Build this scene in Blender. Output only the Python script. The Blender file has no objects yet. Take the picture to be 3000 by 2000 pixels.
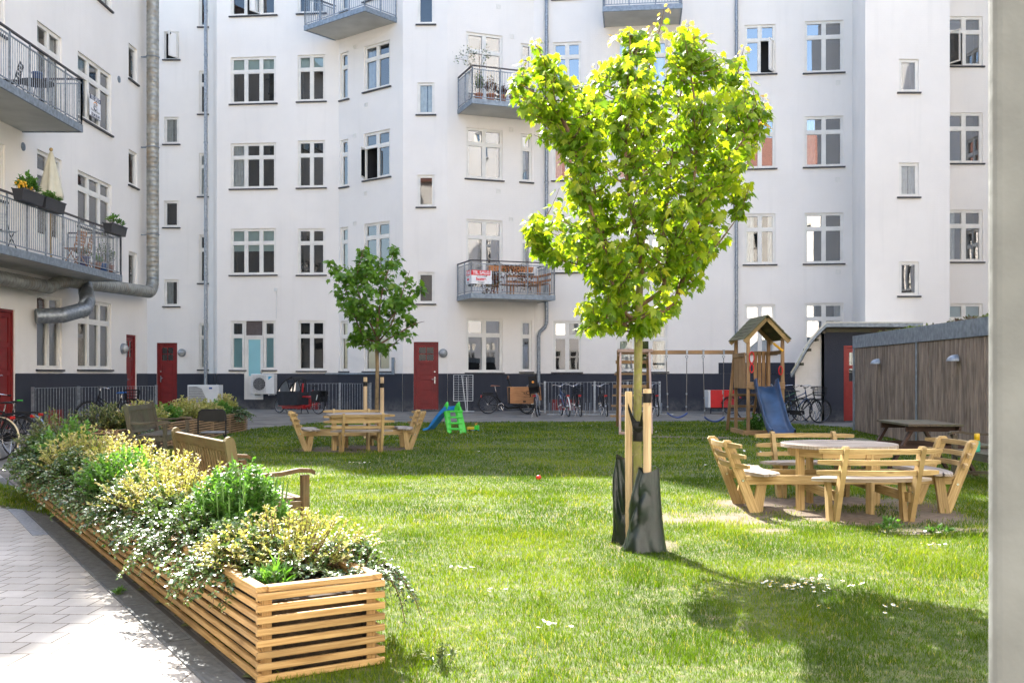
import bpy, math, random
import numpy as np
from mathutils import Vector, Matrix
C = bpy.context.scene
R = math.radians
random.seed(7)
# ---------------- camera, sky, sun, exposure ----------------
H = 1.42                    # eye height
F = 3000.0                  # focal length in photo pixels (photo is 3000 x 2000)
HY = 1095.0                 # horizon row
cd = bpy.data.cameras.new('camera'); cam = bpy.data.objects.new('camera', cd)
C.collection.objects.link(cam); C.camera = cam
cam.location = (0, 0, H); cam.rotation_euler = (R(90), 0, 0)
cd.sensor_width = 36; cd.lens = 36 * F / 3000; cd.shift_y = (HY - 1000) / 3000; cd.clip_start = .05; cd.clip_end = 3000
cd.dof.use_dof = True; cd.dof.focus_distance = 14.0; cd.dof.aperture_fstop = 11.0
SUN = Vector((-.37, 1.0, 1.0)).normalized()
w = bpy.data.worlds.new('World'); C.world = w; w.use_nodes = True
nt = w.node_tree; bg = nt.nodes['Background']
sky = nt.nodes.new('ShaderNodeTexSky'); sky.sky_type = 'NISHITA'; sky.sun_disc = False
sky.sun_elevation = math.asin(SUN.z); sky.sun_rotation = math.atan2(SUN.x, SUN.y)
sky.air_density = 1.0; sky.dust_density = 1.3; sky.ozone_density = 1.0
nt.links.new(sky.outputs[0], bg.inputs[0]); bg.inputs[1].default_value = .15
sl = bpy.data.lights.new('sun', 'SUN'); sl.energy = 5.0; sl.angle = R(.53); sl.color = (1, .95, .87)
so = bpy.data.objects.new('sun', sl); C.collection.objects.link(so)
so.rotation_euler = SUN.to_track_quat('Z', 'Y').to_euler(); so.location = SUN * 60
C.view_settings.view_transform = 'Standard'; C.view_settings.look = 'None'
C.view_settings.exposure = 2.12; C.view_settings.gamma = 1
C.cycles.max_bounces = 10; C.cycles.diffuse_bounces = 5; C.cycles.glossy_bounces = 4
C.cycles.transmission_bounces = 6; C.cycles.transparent_max_bounces = 16
C.cycles.sample_clamp_indirect = 6.0; C.cycles.use_denoising = True

# ---------------- pixel helpers (photo pixels -> real points on real planes) ----------------
def G(px, py, z=0.0):       # ground point under a photo pixel
    Y = F * (H - z) / (py - HY); return Vector(((px - 1500) / F * Y, Y, z))
def P(px, py, Y): return Vector(((px - 1500) / F * Y, Y, H - (py - HY) / F * Y))

# ---------------- object helpers ----------------
WL = {}                     # world location of parents
def link(o): C.collection.objects.link(o); return o
def thing(name, label, cat, loc=(0, 0, 0), rz=0, group=None):
    o = link(bpy.data.objects.new(name, None)); o.location = loc; o.rotation_euler = (0, 0, rz)
    o.empty_display_size = .1
    o['label'] = label; o['category'] = cat
    if group: o['group'] = group
    return o
def tag(o, label=None, cat=None, group=None, kind=None):
    for k, v in (('label', label), ('category', cat), ('group', group), ('kind', kind)):
        if v: o[k] = v
    return o
def kids(o): return [c for c in bpy.data.objects if c.parent == o]
CH = {}
def setparent(o, p):
    if p is not None:
        o.parent = p; CH.setdefault(p.name, []).append(o)
def copy_tree(o, parent=None):
    c = link(o.copy())
    if parent is not None: setparent(c, parent)
    for k in list(CH.get(o.name, [])): copy_tree(k, c)
    return c
def dup(o, loc, rz=None, label=None, group=None):
    c = copy_tree(o); c.location = loc
    if rz is not None: c.rotation_euler[2] = rz
    if label: c['label'] = label
    if group: c['group'] = group
    return c

class MB:
    """collects shapes, builds ONE mesh object; keeps a plank-style UV"""
    def __init__(s, M=None): s.v = []; s.f = []; s.uv = []; s.M = M; s.sm = []
    def add(s, vs, fs, uvs=None, smooth=False):
        b = len(s.v)
        if s.M is not None: vs = [s.M @ Vector(v) for v in vs]
        s.v += [tuple(v) for v in vs]
        o1, o2 = random.random() * 50, random.random() * 50
        for f in fs:
            s.f.append([b + i for i in f]); s.sm.append(smooth)
            for i in f:
                s.uv.append((uvs[i][0] + o1, uvs[i][1] + o2) if uvs else (vs[i][0] + o1, vs[i][2] + o2))
        return s
    def beam(s, a, b, w, h, up=(0, 0, 1), ch=0):
        a = Vector(a); b = Vector(b); d = b - a; L = d.length
        if L < 1e-6: return s
        d.normalize(); up = Vector(up)
        if abs(d.dot(up)) > .99: up = Vector((0, 1, 0)) if abs(d.y) < .9 else Vector((1, 0, 0))
        sx = d.cross(up).normalized(); sz = sx.cross(d).normalized()
        if ch:
            q = [(-w/2+ch, -h/2), (w/2-ch, -h/2), (w/2, -h/2+ch), (w/2, h/2-ch), (w/2-ch, h/2), (-w/2+ch, h/2), (-w/2, h/2-ch), (-w/2, -h/2+ch)]
        else: q = [(-w/2, -h/2), (w/2, -h/2), (w/2, h/2), (-w/2, h/2)]
        n = len(q); vs = []; uv = []; acc = 0
        for t, p in ((0, a), (L, b)):
            for x, z in q:
                vs.append(p + sx * x + sz * z); uv.append((t, x + z))
        fs = [(i, (i+1) % n, n + (i+1) % n, n + i) for i in range(n)]
        fs += [tuple(range(n-1, -1, -1)), tuple(range(n, 2*n))]
        return s.add(vs, fs, uv)
    def box(s, x0, x1, y0, y1, z0, z1, ch=0):
        dx, dy, dz = x1-x0, y1-y0, z1-z0
        cx, cy, cz = (x0+x1)/2, (y0+y1)/2, (z0+z1)/2
        if dx >= dy and dx >= dz: return s.beam((x0, cy, cz), (x1, cy, cz), dy, dz, (0, 0, 1), ch)
        if dy >= dz: return s.beam((cx, y0, cz), (cx, y1, cz), dx, dz, (0, 0, 1), ch)
        return s.beam((cx, cy, z0), (cx, cy, z1), dx, dy, (0, 1, 0), ch)
    def tube(s, pts, r, n=8, cap=True, closed=False):
        pts = [Vector(p) for p in pts]; m = len(pts)
        rs = r if isinstance(r, (list, tuple)) else [r] * m
        t0 = (pts[1] - pts[0]).normalized()
        u = t0.orthogonal().normalized(); vs = []; uv = []; L = 0
        for i, p in enumerate(pts):
            if closed: t = (pts[(i+1) % m] - pts[i-1]).normalized()
            elif i == 0: t = t0
            elif i == m-1: t = (pts[-1] - pts[-2]).normalized()
            else: t = (pts[i+1] - pts[i-1]).normalized()
            u = (u - t * u.dot(t)); u = u.normalized() if u.length > 1e-6 else t.orthogonal().normalized()
            w_ = t.cross(u)
            if i: L += (p - pts[i-1]).length
            for k in range(n):
                a = 2 * math.pi * k / n
                vs.append(p + (u * math.cos(a) + w_ * math.sin(a)) * rs[i]); uv.append((L, rs[i] * a))
        fs = []
        for i in range(m if closed else m-1):
            j = (i+1) % m
            for k in range(n):
                fs.append((i*n+k, i*n+(k+1) % n, j*n+(k+1) % n, j*n+k))
        s.add(vs, fs, uv, True)
        if cap and not closed:
            s.add(vs[:n], [tuple(range(n-1, -1, -1))], uv[:n]); s.add(vs[-n:], [tuple(range(n))], uv[-n:])
        return s
    def cyl(s, a, b, r, n=12): return s.tube([a, b], r, n)
    def ring(s, c, r, rt, ax='y', n=28, m=6, sx=1, sz=1):
        pts = []
        for k in range(n):
            a = 2*math.pi*k/n; x, z = math.cos(a)*r*sx, math.sin(a)*r*sz
            pts.append(Vector(c) + (Vector((x, 0, z)) if ax == 'y' else Vector((0, x, z)) if ax == 'x' else Vector((x, z, 0))))
        return s.tube(pts, rt, m, closed=True)
    def lathe(s, c, prof, n=16, smooth=True):
        vs = []; fs = []; c = Vector(c)
        for r, z in prof:
            for k in range(n):
                a = 2*math.pi*k/n; vs.append(c + Vector((r*math.cos(a), r*math.sin(a), z)))
        m = len(prof)
        for i in range(m-1):
            for k in range(n): fs.append((i*n+k, i*n+(k+1) % n, (i+1)*n+(k+1) % n, (i+1)*n+k))
        fs.append(tuple(range(n-1, -1, -1))); fs.append(tuple(range((m-1)*n, m*n)))
        return s.add(vs, fs, None, smooth)
    def prism(s, poly, d, uvs=None):       # poly: 3D loop, d: extrusion vector
        d = Vector(d); a = [Vector(p) for p in poly]; n = len(a)
        vs = a + [p + d for p in a]
        fs = [tuple(range(n-1, -1, -1)), tuple(range(n, 2*n))] + [(i, (i+1) % n, n+(i+1) % n, n+i) for i in range(n)]
        return s.add(vs, fs, ([tuple(q) for q in uvs] * 2) if uvs else [((p.x+p.y), p.z+p.y*.3) for p in vs])
    def quad(s, a, b, c, d, uvs=None): return s.add([a, b, c, d], [(0, 1, 2, 3)], uvs)
    def ball(s, c, r, n=12, m=8, sx=1, sy=1, sz=1):
        vs = []; fs = []; c = Vector(c)
        for i in range(m+1):
            p = math.pi*i/m
            for k in range(n):
                a = 2*math.pi*k/n
                vs.append(c + Vector((r*sx*math.sin(p)*math.cos(a), r*sy*math.sin(p)*math.sin(a), r*sz*math.cos(p))))
        for i in range(m):
            for k in range(n): fs.append((i*n+k, (i+1)*n+k, (i+1)*n+(k+1) % n, i*n+(k+1) % n))
        return s.add(vs, fs, None, True)
    def build(s, name, mat, parent=None, org=None, smooth=None, label=None):
        me = bpy.data.meshes.new(name)
        o3 = Vector(org) if org is not None else Vector((0, 0, 0))
        vv = [(v[0]-o3.x, v[1]-o3.y, v[2]-o3.z) for v in s.v]
        me.from_pydata(vv, [], s.f)
        uvl = me.uv_layers.new(name='UVMap'); uvl.data.foreach_set('uv', np.array(s.uv, dtype=np.float32).ravel())
        me.polygons.foreach_set('use_smooth', [bool(x) if smooth is None else smooth for x in s.sm])
        me.materials.append(mat); me.update()
        o = link(bpy.data.objects.new(name, me)); setparent(o, parent)
        if parent is None and org is not None: o.location = o3
        if label: o['label'] = label
        return o

# ---------------- materials ----------------
def _mat(name):
    m = bpy.data.materials.new(name); m.use_nodes = True; n = m.node_tree
    return m, n, n.nodes['Principled BSDF']
def N(n, t, **kw):
    x = n.nodes.new(t)
    for k, v in kw.items():
        if k.startswith('i_'): x.inputs[int(k[2:])].default_value = v
        else: setattr(x, k, v)
    return x
def ramp(n, src, stops):
    r = n.nodes.new('ShaderNodeValToRGB'); e = r.color_ramp.elements
    while len(e) < len(stops): e.new(.5)
    for i, (p, c) in enumerate(stops): e[i].position = p; e[i].color = (*c, 1)
    n.links.new(src, r.inputs[0]); return r
def plain(name, col, rough=.6, metal=0.0, var=.12, scale=6, bump=0.0, bscale=60, coat=0, dirt=None, dscale=2, stretch=(1, 1, 1)):
    m, n, b = _mat(name); L = n.links.new
    tc = N(n, 'ShaderNodeTexCoord'); mp = N(n, 'ShaderNodeMapping'); mp.inputs['Scale'].default_value = stretch
    L(tc.outputs['Object'], mp.inputs[0])
    no = N(n, 'ShaderNodeTexNoise'); no.inputs['Scale'].default_value = scale; no.inputs['Detail'].default_value = 5
    L(mp.outputs[0], no.inputs['Vector'])
    c0 = tuple(max(0, x*(1-var*1.6)) for x in col); c1 = tuple(min(1, x*(1+var)) for x in col)
    r = ramp(n, no.outputs[0], [(.3, c0), (.7, c1)]); out = r.outputs[0]
    if dirt:
        n2 = N(n, 'ShaderNodeTexNoise'); n2.inputs['Scale'].default_value = dscale; n2.inputs['Detail'].default_value = 8; n2.inputs['Roughness'].default_value = .7
        L(mp.outputs[0], n2.inputs['Vector'])
        rr = ramp(n, n2.outputs[0], [(.5, (0, 0, 0)), (.72, (1, 1, 1))])
        mx = N(n, 'ShaderNodeMix', data_type='RGBA'); L(rr.outputs[0], mx.inputs[0]); L(out, mx.inputs[6]); mx.inputs[7].default_value = (*dirt, 1)
        out = mx.outputs[2]
    L(out, b.inputs['Base Color'])
    b.inputs['Roughness'].default_value = rough; b.inputs['Metallic'].default_value = metal
    b.inputs['Coat Weight'].default_value = coat
    if bump:
        nb = N(n, 'ShaderNodeTexNoise'); nb.inputs['Scale'].default_value = bscale; nb.inputs['Detail'].default_value = 4
        L(mp.outputs[0], nb.inputs['Vector'])
        bp = N(n, 'ShaderNodeBump'); bp.inputs['Strength'].default_value = bump; bp.inputs['Distance'].default_value = .02
        L(nb.outputs[0], bp.inputs['Height']); L(bp.outputs[0], b.inputs['Normal'])
    return m
def wood(name, c0, c1, rough=.65, grain=1.0, bump=.25, alt=None, moss=None, vr=(.72, 1.15)):
    m, n, b = _mat(name); L = n.links.new
    uv = N(n, 'ShaderNodeUVMap'); mp = N(n, 'ShaderNodeMapping'); mp.inputs['Scale'].default_value = (2.0*grain, 55*grain, 1)
    L(uv.outputs[0], mp.inputs[0])
    no = N(n, 'ShaderNodeTexNoise'); no.inputs['Scale'].default_value = 1.6; no.inputs['Detail'].default_value = 6; no.inputs['Distortion'].default_value = .6
    L(mp.outputs[0], no.inputs['Vector'])
    r = ramp(n, no.outputs[0], [(.32, c0), (.68, c1)]); out = r.outputs[0]
    # slow change from board to board and along a board
    m2 = N(n, 'ShaderNodeMapping'); m2.inputs['Scale'].default_value = (.5, .35, 1); L(uv.outputs[0], m2.inputs[0])
    n2 = N(n, 'ShaderNodeTexNoise'); n2.inputs['Scale'].default_value = 2.2; n2.inputs['Detail'].default_value = 3; L(m2.outputs[0], n2.inputs['Vector'])
    k = ramp(n, n2.outputs[0], [(.35, (vr[0],)*3), (.65, (vr[1],)*3)])
    mx = N(n, 'ShaderNodeMix', data_type='RGBA', blend_type='MULTIPLY'); mx.inputs[0].default_value = 1
    L(out, mx.inputs[6]); L(k.outputs[0], mx.inputs[7]); out = mx.outputs[2]
    if alt:
        n3 = N(n, 'ShaderNodeTexNoise'); n3.inputs['Scale'].default_value = 1.1; n3.inputs['Detail'].default_value = 7; n3.inputs['Roughness'].default_value = .7
        tc = N(n, 'ShaderNodeTexCoord'); L(tc.outputs['Object'], n3.inputs['Vector'])
        k3 = ramp(n, n3.outputs[0], [(.42, (0, 0, 0)), (.62, (1, 1, 1))])
        m3 = N(n, 'ShaderNodeMix', data_type='RGBA'); L(k3.outputs[0], m3.inputs[0]); L(out, m3.inputs[6]); m3.inputs[7].default_value = (*alt, 1); out = m3.outputs[2]
    # knots
    m4 = N(n, 'ShaderNodeMapping'); m4.inputs['Scale'].default_value = (2.2, 9, 1); L(uv.outputs[0], m4.inputs[0])
    vo = N(n, 'ShaderNodeTexVoronoi'); vo.inputs['Scale'].default_value = 1.0; L(m4.outputs[0], vo.inputs['Vector'])
    k4 = ramp(n, vo.outputs['Distance'], [(.05, (1, 1, 1)), (.12, (0, 0, 0))])
    mm = N(n, 'ShaderNodeMath', operation='MULTIPLY'); L(k4.outputs[0], mm.inputs[0]); mm.inputs[1].default_value = .6
    m5 = N(n, 'ShaderNodeMix', data_type='RGBA'); L(mm.outputs[0], m5.inputs[0]); L(out, m5.inputs[6]); m5.inputs[7].default_value = (c0[0]*.35, c0[1]*.3, c0[2]*.3, 1); out = m5.outputs[2]
    L(out, b.inputs['Base Color']); b.inputs['Roughness'].default_value = rough
    b.inputs['Specular IOR Level'].default_value = .3
    bp = N(n, 'ShaderNodeBump'); bp.inputs['Strength'].default_value = bump; bp.inputs['Distance'].default_value = .004
    L(no.outputs[0], bp.inputs['Height']); L(bp.outputs[0], b.inputs['Normal'])
    return m
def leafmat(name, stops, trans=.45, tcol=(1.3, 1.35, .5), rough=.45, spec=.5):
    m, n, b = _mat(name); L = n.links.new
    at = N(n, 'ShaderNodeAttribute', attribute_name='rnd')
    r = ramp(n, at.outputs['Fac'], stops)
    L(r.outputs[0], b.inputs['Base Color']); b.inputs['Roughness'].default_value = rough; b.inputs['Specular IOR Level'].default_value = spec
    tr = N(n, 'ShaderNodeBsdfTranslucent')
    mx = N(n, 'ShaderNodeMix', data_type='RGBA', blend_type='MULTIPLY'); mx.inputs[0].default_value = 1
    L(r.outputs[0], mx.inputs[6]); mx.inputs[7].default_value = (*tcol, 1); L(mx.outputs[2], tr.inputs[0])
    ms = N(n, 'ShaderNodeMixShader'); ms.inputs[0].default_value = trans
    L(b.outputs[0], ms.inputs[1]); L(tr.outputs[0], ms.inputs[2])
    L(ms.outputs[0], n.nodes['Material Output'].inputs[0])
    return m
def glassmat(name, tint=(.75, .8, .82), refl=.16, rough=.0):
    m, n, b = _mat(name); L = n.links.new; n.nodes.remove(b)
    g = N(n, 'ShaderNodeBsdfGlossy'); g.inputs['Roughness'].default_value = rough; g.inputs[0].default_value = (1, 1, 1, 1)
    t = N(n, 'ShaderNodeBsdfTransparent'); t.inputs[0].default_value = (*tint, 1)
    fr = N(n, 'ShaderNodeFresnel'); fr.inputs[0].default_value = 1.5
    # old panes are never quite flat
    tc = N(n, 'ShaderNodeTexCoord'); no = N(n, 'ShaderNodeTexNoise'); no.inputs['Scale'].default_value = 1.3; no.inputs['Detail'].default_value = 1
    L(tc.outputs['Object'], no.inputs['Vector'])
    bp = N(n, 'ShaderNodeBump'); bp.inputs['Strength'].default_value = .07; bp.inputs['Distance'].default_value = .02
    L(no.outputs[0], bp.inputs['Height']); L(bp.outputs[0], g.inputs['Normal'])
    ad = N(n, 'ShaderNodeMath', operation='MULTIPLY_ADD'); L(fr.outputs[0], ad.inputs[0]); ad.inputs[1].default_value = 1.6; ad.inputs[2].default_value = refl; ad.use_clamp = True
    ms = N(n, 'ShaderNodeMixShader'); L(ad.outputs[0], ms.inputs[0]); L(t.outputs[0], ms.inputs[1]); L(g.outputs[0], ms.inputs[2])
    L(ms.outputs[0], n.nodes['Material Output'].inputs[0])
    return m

def wallmat(name, col, brick=True, dirt=(.55, .52, .46)):
    m, n, b = _mat(name); L = n.links.new
    tc = N(n, 'ShaderNodeTexCoord'); uv = N(n, 'ShaderNodeUVMap')
    no = N(n, 'ShaderNodeTexNoise'); no.inputs['Scale'].default_value = .35; no.inputs['Detail'].default_value = 7; no.inputs['Roughness'].default_value = .62
    L(tc.outputs['Object'], no.inputs['Vector'])
    c0 = tuple(x*.93 for x in col)
    r = ramp(n, no.outputs[0], [(.35, c0), (.65, col)])
    # faint run-off streaks
    mp = N(n, 'ShaderNodeMapping'); mp.inputs['Scale'].default_value = (2.6, .16, 1); L(uv.outputs[0], mp.inputs[0])
    n2 = N(n, 'ShaderNodeTexNoise'); n2.inputs['Scale'].default_value = 1.5; n2.inputs['Detail'].default_value = 6; L(mp.outputs[0], n2.inputs['Vector'])
    k = ramp(n, n2.outputs[0], [(.55, (0, 0, 0)), (.8, (.14, .14, .14))])
    mx = N(n, 'ShaderNodeMix', data_type='RGBA'); L(k.outputs[0], mx.inputs[0]); L(r.outputs[0], mx.inputs[6]); mx.inputs[7].default_value = (*dirt, 1)
    # splash dirt and flaking near the ground
    sx = N(n, 'ShaderNodeSeparateXYZ'); L(tc.outputs['Object'], sx.inputs[0])
    mr = N(n, 'ShaderNodeMapRange'); L(sx.outputs['Z'], mr.inputs[0]); mr.inputs[1].default_value = .0; mr.inputs[2].default_value = .55 if not brick else 2.4; mr.inputs[3].default_value = .62; mr.inputs[4].default_value = .0
    n5 = N(n, 'ShaderNodeTexNoise'); n5.inputs['Scale'].default_value = 2.2; n5.inputs['Detail'].default_value = 10; n5.inputs['Roughness'].default_value = .75; L(tc.outputs['Object'], n5.inputs['Vector'])
    k5 = ramp(n, n5.outputs[0], [(.40, (0, 0, 0)), (.62, (1, 1, 1))]); m5 = N(n, 'ShaderNodeMath', operation='MULTIPLY'); L(mr.outputs[0], m5.inputs[0]); L(k5.outputs[0], m5.inputs[1])
    n6 = N(n, 'ShaderNodeTexNoise'); n6.inputs['Scale'].default_value = 1.1; n6.inputs['Detail'].default_value = 12; n6.inputs['Roughness'].default_value = .8; L(tc.outputs['Object'], n6.inputs['Vector'])
    k6 = ramp(n, n6.outputs[0], [(.66, (0, 0, 0)), (.70, (.5, .5, .5))]); m6 = N(n, 'ShaderNodeMath', operation='MAXIMUM'); L(m5.outputs[0], m6.inputs[0]); L(k6.outputs[0] if not brick else m5.outputs[0], m6.inputs[1])
    mz = N(n, 'ShaderNodeMix', data_type='RGBA'); L(m6.outputs[0], mz.inputs[0]); L(mx.outputs[2], mz.inputs[6]); mz.inputs[7].default_value = (.20, .195, .18, 1) if not brick else (.62, .58, .50, 1)
    L(mz.outputs[2], b.inputs['Base Color']); b.inputs['Roughness'].default_value = .8; b.inputs['Specular IOR Level'].default_value = .25
    br = N(n, 'ShaderNodeTexBrick'); br.inputs['Scale'].default_value = 1; br.inputs['Brick Width'].default_value = .24; br.inputs['Row Height'].default_value = .075
    br.inputs['Mortar Size'].default_value = .006; br.inputs['Mortar Smooth'].default_value = .6
    br.inputs[1].default_value = (1, 1, 1, 1); br.inputs[2].default_value = (.9, .9, .9, 1); br.inputs[3].default_value = (.35, .35, .35, 1)
    L(uv.outputs[0], br.inputs['Vector'])
    nb = N(n, 'ShaderNodeTexNoise'); nb.inputs['Scale'].default_value = 30; nb.inputs['Detail'].default_value = 6; L(tc.outputs['Object'], nb.inputs['Vector'])
    ad = N(n, 'ShaderNodeMath', operation='MULTIPLY_ADD'); L(br.outputs[0], ad.inputs[0]); ad.inputs[1].default_value = .8 if brick else .0; L(nb.outputs[0], ad.inputs[2])
    bp = N(n, 'ShaderNodeBump'); bp.inputs['Strength'].default_value = .3 if brick else .7; bp.inputs['Distance'].default_value = .012
    L(ad.outputs[0], bp.inputs['Height']); L(bp.outputs[0], b.inputs['Normal'])
    return m
MWALL = wallmat('painted_brick_white', (.87, .82, .75))
MPLINTH = wallmat('plinth_blue_grey', (.040, .043, .055), brick=False, dirt=(.10, .105, .12))
MFRAME = plain('window_paint', (.78, .75, .68), .5, var=.05, scale=3)
MSILL = plain('slate_sill', (.045, .043, .045), .6, var=.2)
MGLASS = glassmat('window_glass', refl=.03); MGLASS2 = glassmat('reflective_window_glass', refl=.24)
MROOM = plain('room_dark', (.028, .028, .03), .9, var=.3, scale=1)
MCURT = plain('curtain_cloth', (.6, .6, .58), .9, var=.1)
MBLIND = plain('pale_green_blind', (.50, .62, .58), .8, var=.03)
MFROST = plain('frosted_aqua_film', (.28, .55, .58), .35, var=.04, scale=1)
MDOOR = plain('oxblood_door', (.20, .010, .009), .5, var=.12, scale=4, bump=.1)
MSTEEL = plain('galvanised_steel', (.29, .32, .35), .45, .6, var=.22, scale=14, bump=.05)
MSTEELD = plain('galvanised_dull', (.26, .30, .34), .55, .55, var=.2, scale=9)
MDUCT = plain('duct_metal', (.36, .36, .32), .5, .5, var=.2, scale=5, dirt=(.30, .22, .13), dscale=1.2)
MSOFFIT = plain('balcony_soffit', (.50, .50, .47), .6, .1, var=.12, scale=1.2)
MRAILTOP = plain('rail_cap', (.06, .05, .05), .5, var=.1)
MBLACK = plain('black_plastic', (.012, .012, .013), .55, var=.2)
MBLACK.node_tree.nodes['Principled BSDF'].inputs['Specular IOR Level'].default_value = .3
MRUBBER = plain('rubber', (.018, .018, .018), .8, var=.2)
MCHROME = plain('chrome', (.65, .65, .66), .22, .95, var=.05)
MWHITEP = plain('white_plastic', (.7, .7, .67), .45, var=.06, scale=2)
MTERRA = plain('terracotta', (.42, .17, .09), .8, var=.15)
MPINE = wood('pressure_treated_pine', (.33, .215, .085), (.58, .42, .20), .7, vr=(.66, 1.12))
MPINEG = wood('weathered_pine', (.28, .23, .19), (.48, .42, .36), .75)
MSLAT = wood('planter_larch', (.38, .215, .075), (.60, .39, .165), .6, vr=(.62, 1.15))
MTEAK = wood('weathered_teak', (.085, .048, .023), (.18, .105, .050), .75, alt=(.17, .15, .075))
MTEAKD = wood('dark_teak', (.06, .045, .032), (.13, .10, .07), .75, alt=(.09, .10, .06))
MRED = plain('red_paint', (.62, .015, .015), .35, var=.06)
MAMBER = wood('orange_wood', (.34, .14, .05), (.52, .25, .10), .5)
# =============== buildings round the courtyard ===============
K = 3000 / 2352
class Wall:
    def __init__(s, P0, P1):
        s.a = Vector((P0[0], P0[1], 0)); b = Vector((P1[0], P1[1], 0)); s.d = (b - s.a); s.L = s.d.length; s.d.normalize()
        s.n = Vector((s.d.y, -s.d.x, 0))
    def T(s, u, n, z): return s.a + s.d * u + s.n * n + Vector((0, 0, z))
    def U(s, px):
        k = (px - 1500) / F; return (k * s.a.y - s.a.x) / (s.d.x - k * s.d.y)
    def Z(s, u, py): return H - (py - HY) / F * (s.a.y + s.d.y * u)
    def rect(s, x0, x1, y0, y1):     # 2352-scale photo rectangle -> opening on this wall
        u0, u1 = s.U(x0 * K), s.U(x1 * K); um = (u0 + u1) / 2
        return u0, u1, s.Z(um, y1 * K), s.Z(um, y0 * K)
def wbox(mb, W, u0, u1, n0, n1, z0, z1, ch=0):
    if (u1-u0) >= (z1-z0): mb.beam(W.T(u0, (n0+n1)/2, (z0+z1)/2), W.T(u1, (n0+n1)/2, (z0+z1)/2), abs(n1-n0), z1-z0, (0, 0, 1), ch)
    else: mb.beam(W.T((u0+u1)/2, (n0+n1)/2, z0), W.T((u0+u1)/2, (n0+n1)/2, z1), u1-u0, abs(n1-n0), tuple(W.n), ch)
def sheet(mb, W, u0, u1, z0, z1, holes, n=0.0, dep=.14, reveal=True):
    us = sorted({u0, u1, *[min(max(h[i], u0), u1) for h in holes for i in (0, 1)]}); zs = sorted({z0, z1, *[min(max(h[i], z0), z1) for h in holes for i in (2, 3)]})
    for i in range(len(us)-1):
        for j in range(len(zs)-1):
            a, b, c, d = us[i], us[i+1], zs[j], zs[j+1]
            if b-a < 1e-5 or d-c < 1e-5: continue
            mu, mz = (a+b)/2, (c+d)/2
            if any(h[0] < mu < h[1] and h[2] < mz < h[3] for h in holes): continue
            mb.f.append([len(mb.v)+k for k in range(4)]); mb.sm.append(False)
            mb.v += [tuple(W.T(a, n, c)), tuple(W.T(b, n, c)), tuple(W.T(b, n, d)), tuple(W.T(a, n, d))]
            mb.uv += [(a, c), (b, c), (b, d), (a, d)]
    if reveal:
        for h in holes:
            a, b, c, d = max(h[0], u0), min(h[1], u1), max(h[2], z0), min(h[3], z1)
            if b <= a or d <= c: continue
            q = [((a, c), (a, d)), ((a, d), (b, d)), ((b, d), (b, c)), ((b, c), (a, c))]
            for (p, r_) in q:
                if (p[1] == r_[1] == z0 and h[2] < z0) or (p[1] == r_[1] == z1 and h[3] > z1): continue
                mb.add([W.T(p[0], n, p[1]), W.T(p[0], n-dep, p[1]), W.T(r_[0], n-dep, r_[1]), W.T(r_[0], n, r_[1])], [(0, 1, 2, 3)], [(p[0], p[1]), (p[0]+dep, p[1]), (r_[0]+dep, r_[1]), (r_[0], r_[1])])
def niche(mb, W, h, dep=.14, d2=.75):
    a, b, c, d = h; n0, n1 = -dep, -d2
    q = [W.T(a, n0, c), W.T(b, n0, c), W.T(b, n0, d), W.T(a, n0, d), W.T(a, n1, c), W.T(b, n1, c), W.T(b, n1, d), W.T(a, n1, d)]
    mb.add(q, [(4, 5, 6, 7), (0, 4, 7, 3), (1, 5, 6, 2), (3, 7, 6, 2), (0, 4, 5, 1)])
def curtain_sheet(W, u0, u1, z0, z1, n, amp=.025, per=.13):
    mb = MB(); k = max(4, int((u1-u0)/.03)); vs = []; uv = []
    for i in range(k+1):
        u = u0+(u1-u0)*i/k; nn = n + amp*math.sin(u/per*6.28 + 1.3*math.sin(u*9))
        vs += [W.T(u, nn, z0), W.T(u, nn, z1)]; uv += [(u, z0), (u, z1)]
    mb.add(vs, [(2*i, 2*i+2, 2*i+3, 2*i+1) for i in range(k)], uv, True); return mb
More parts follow.
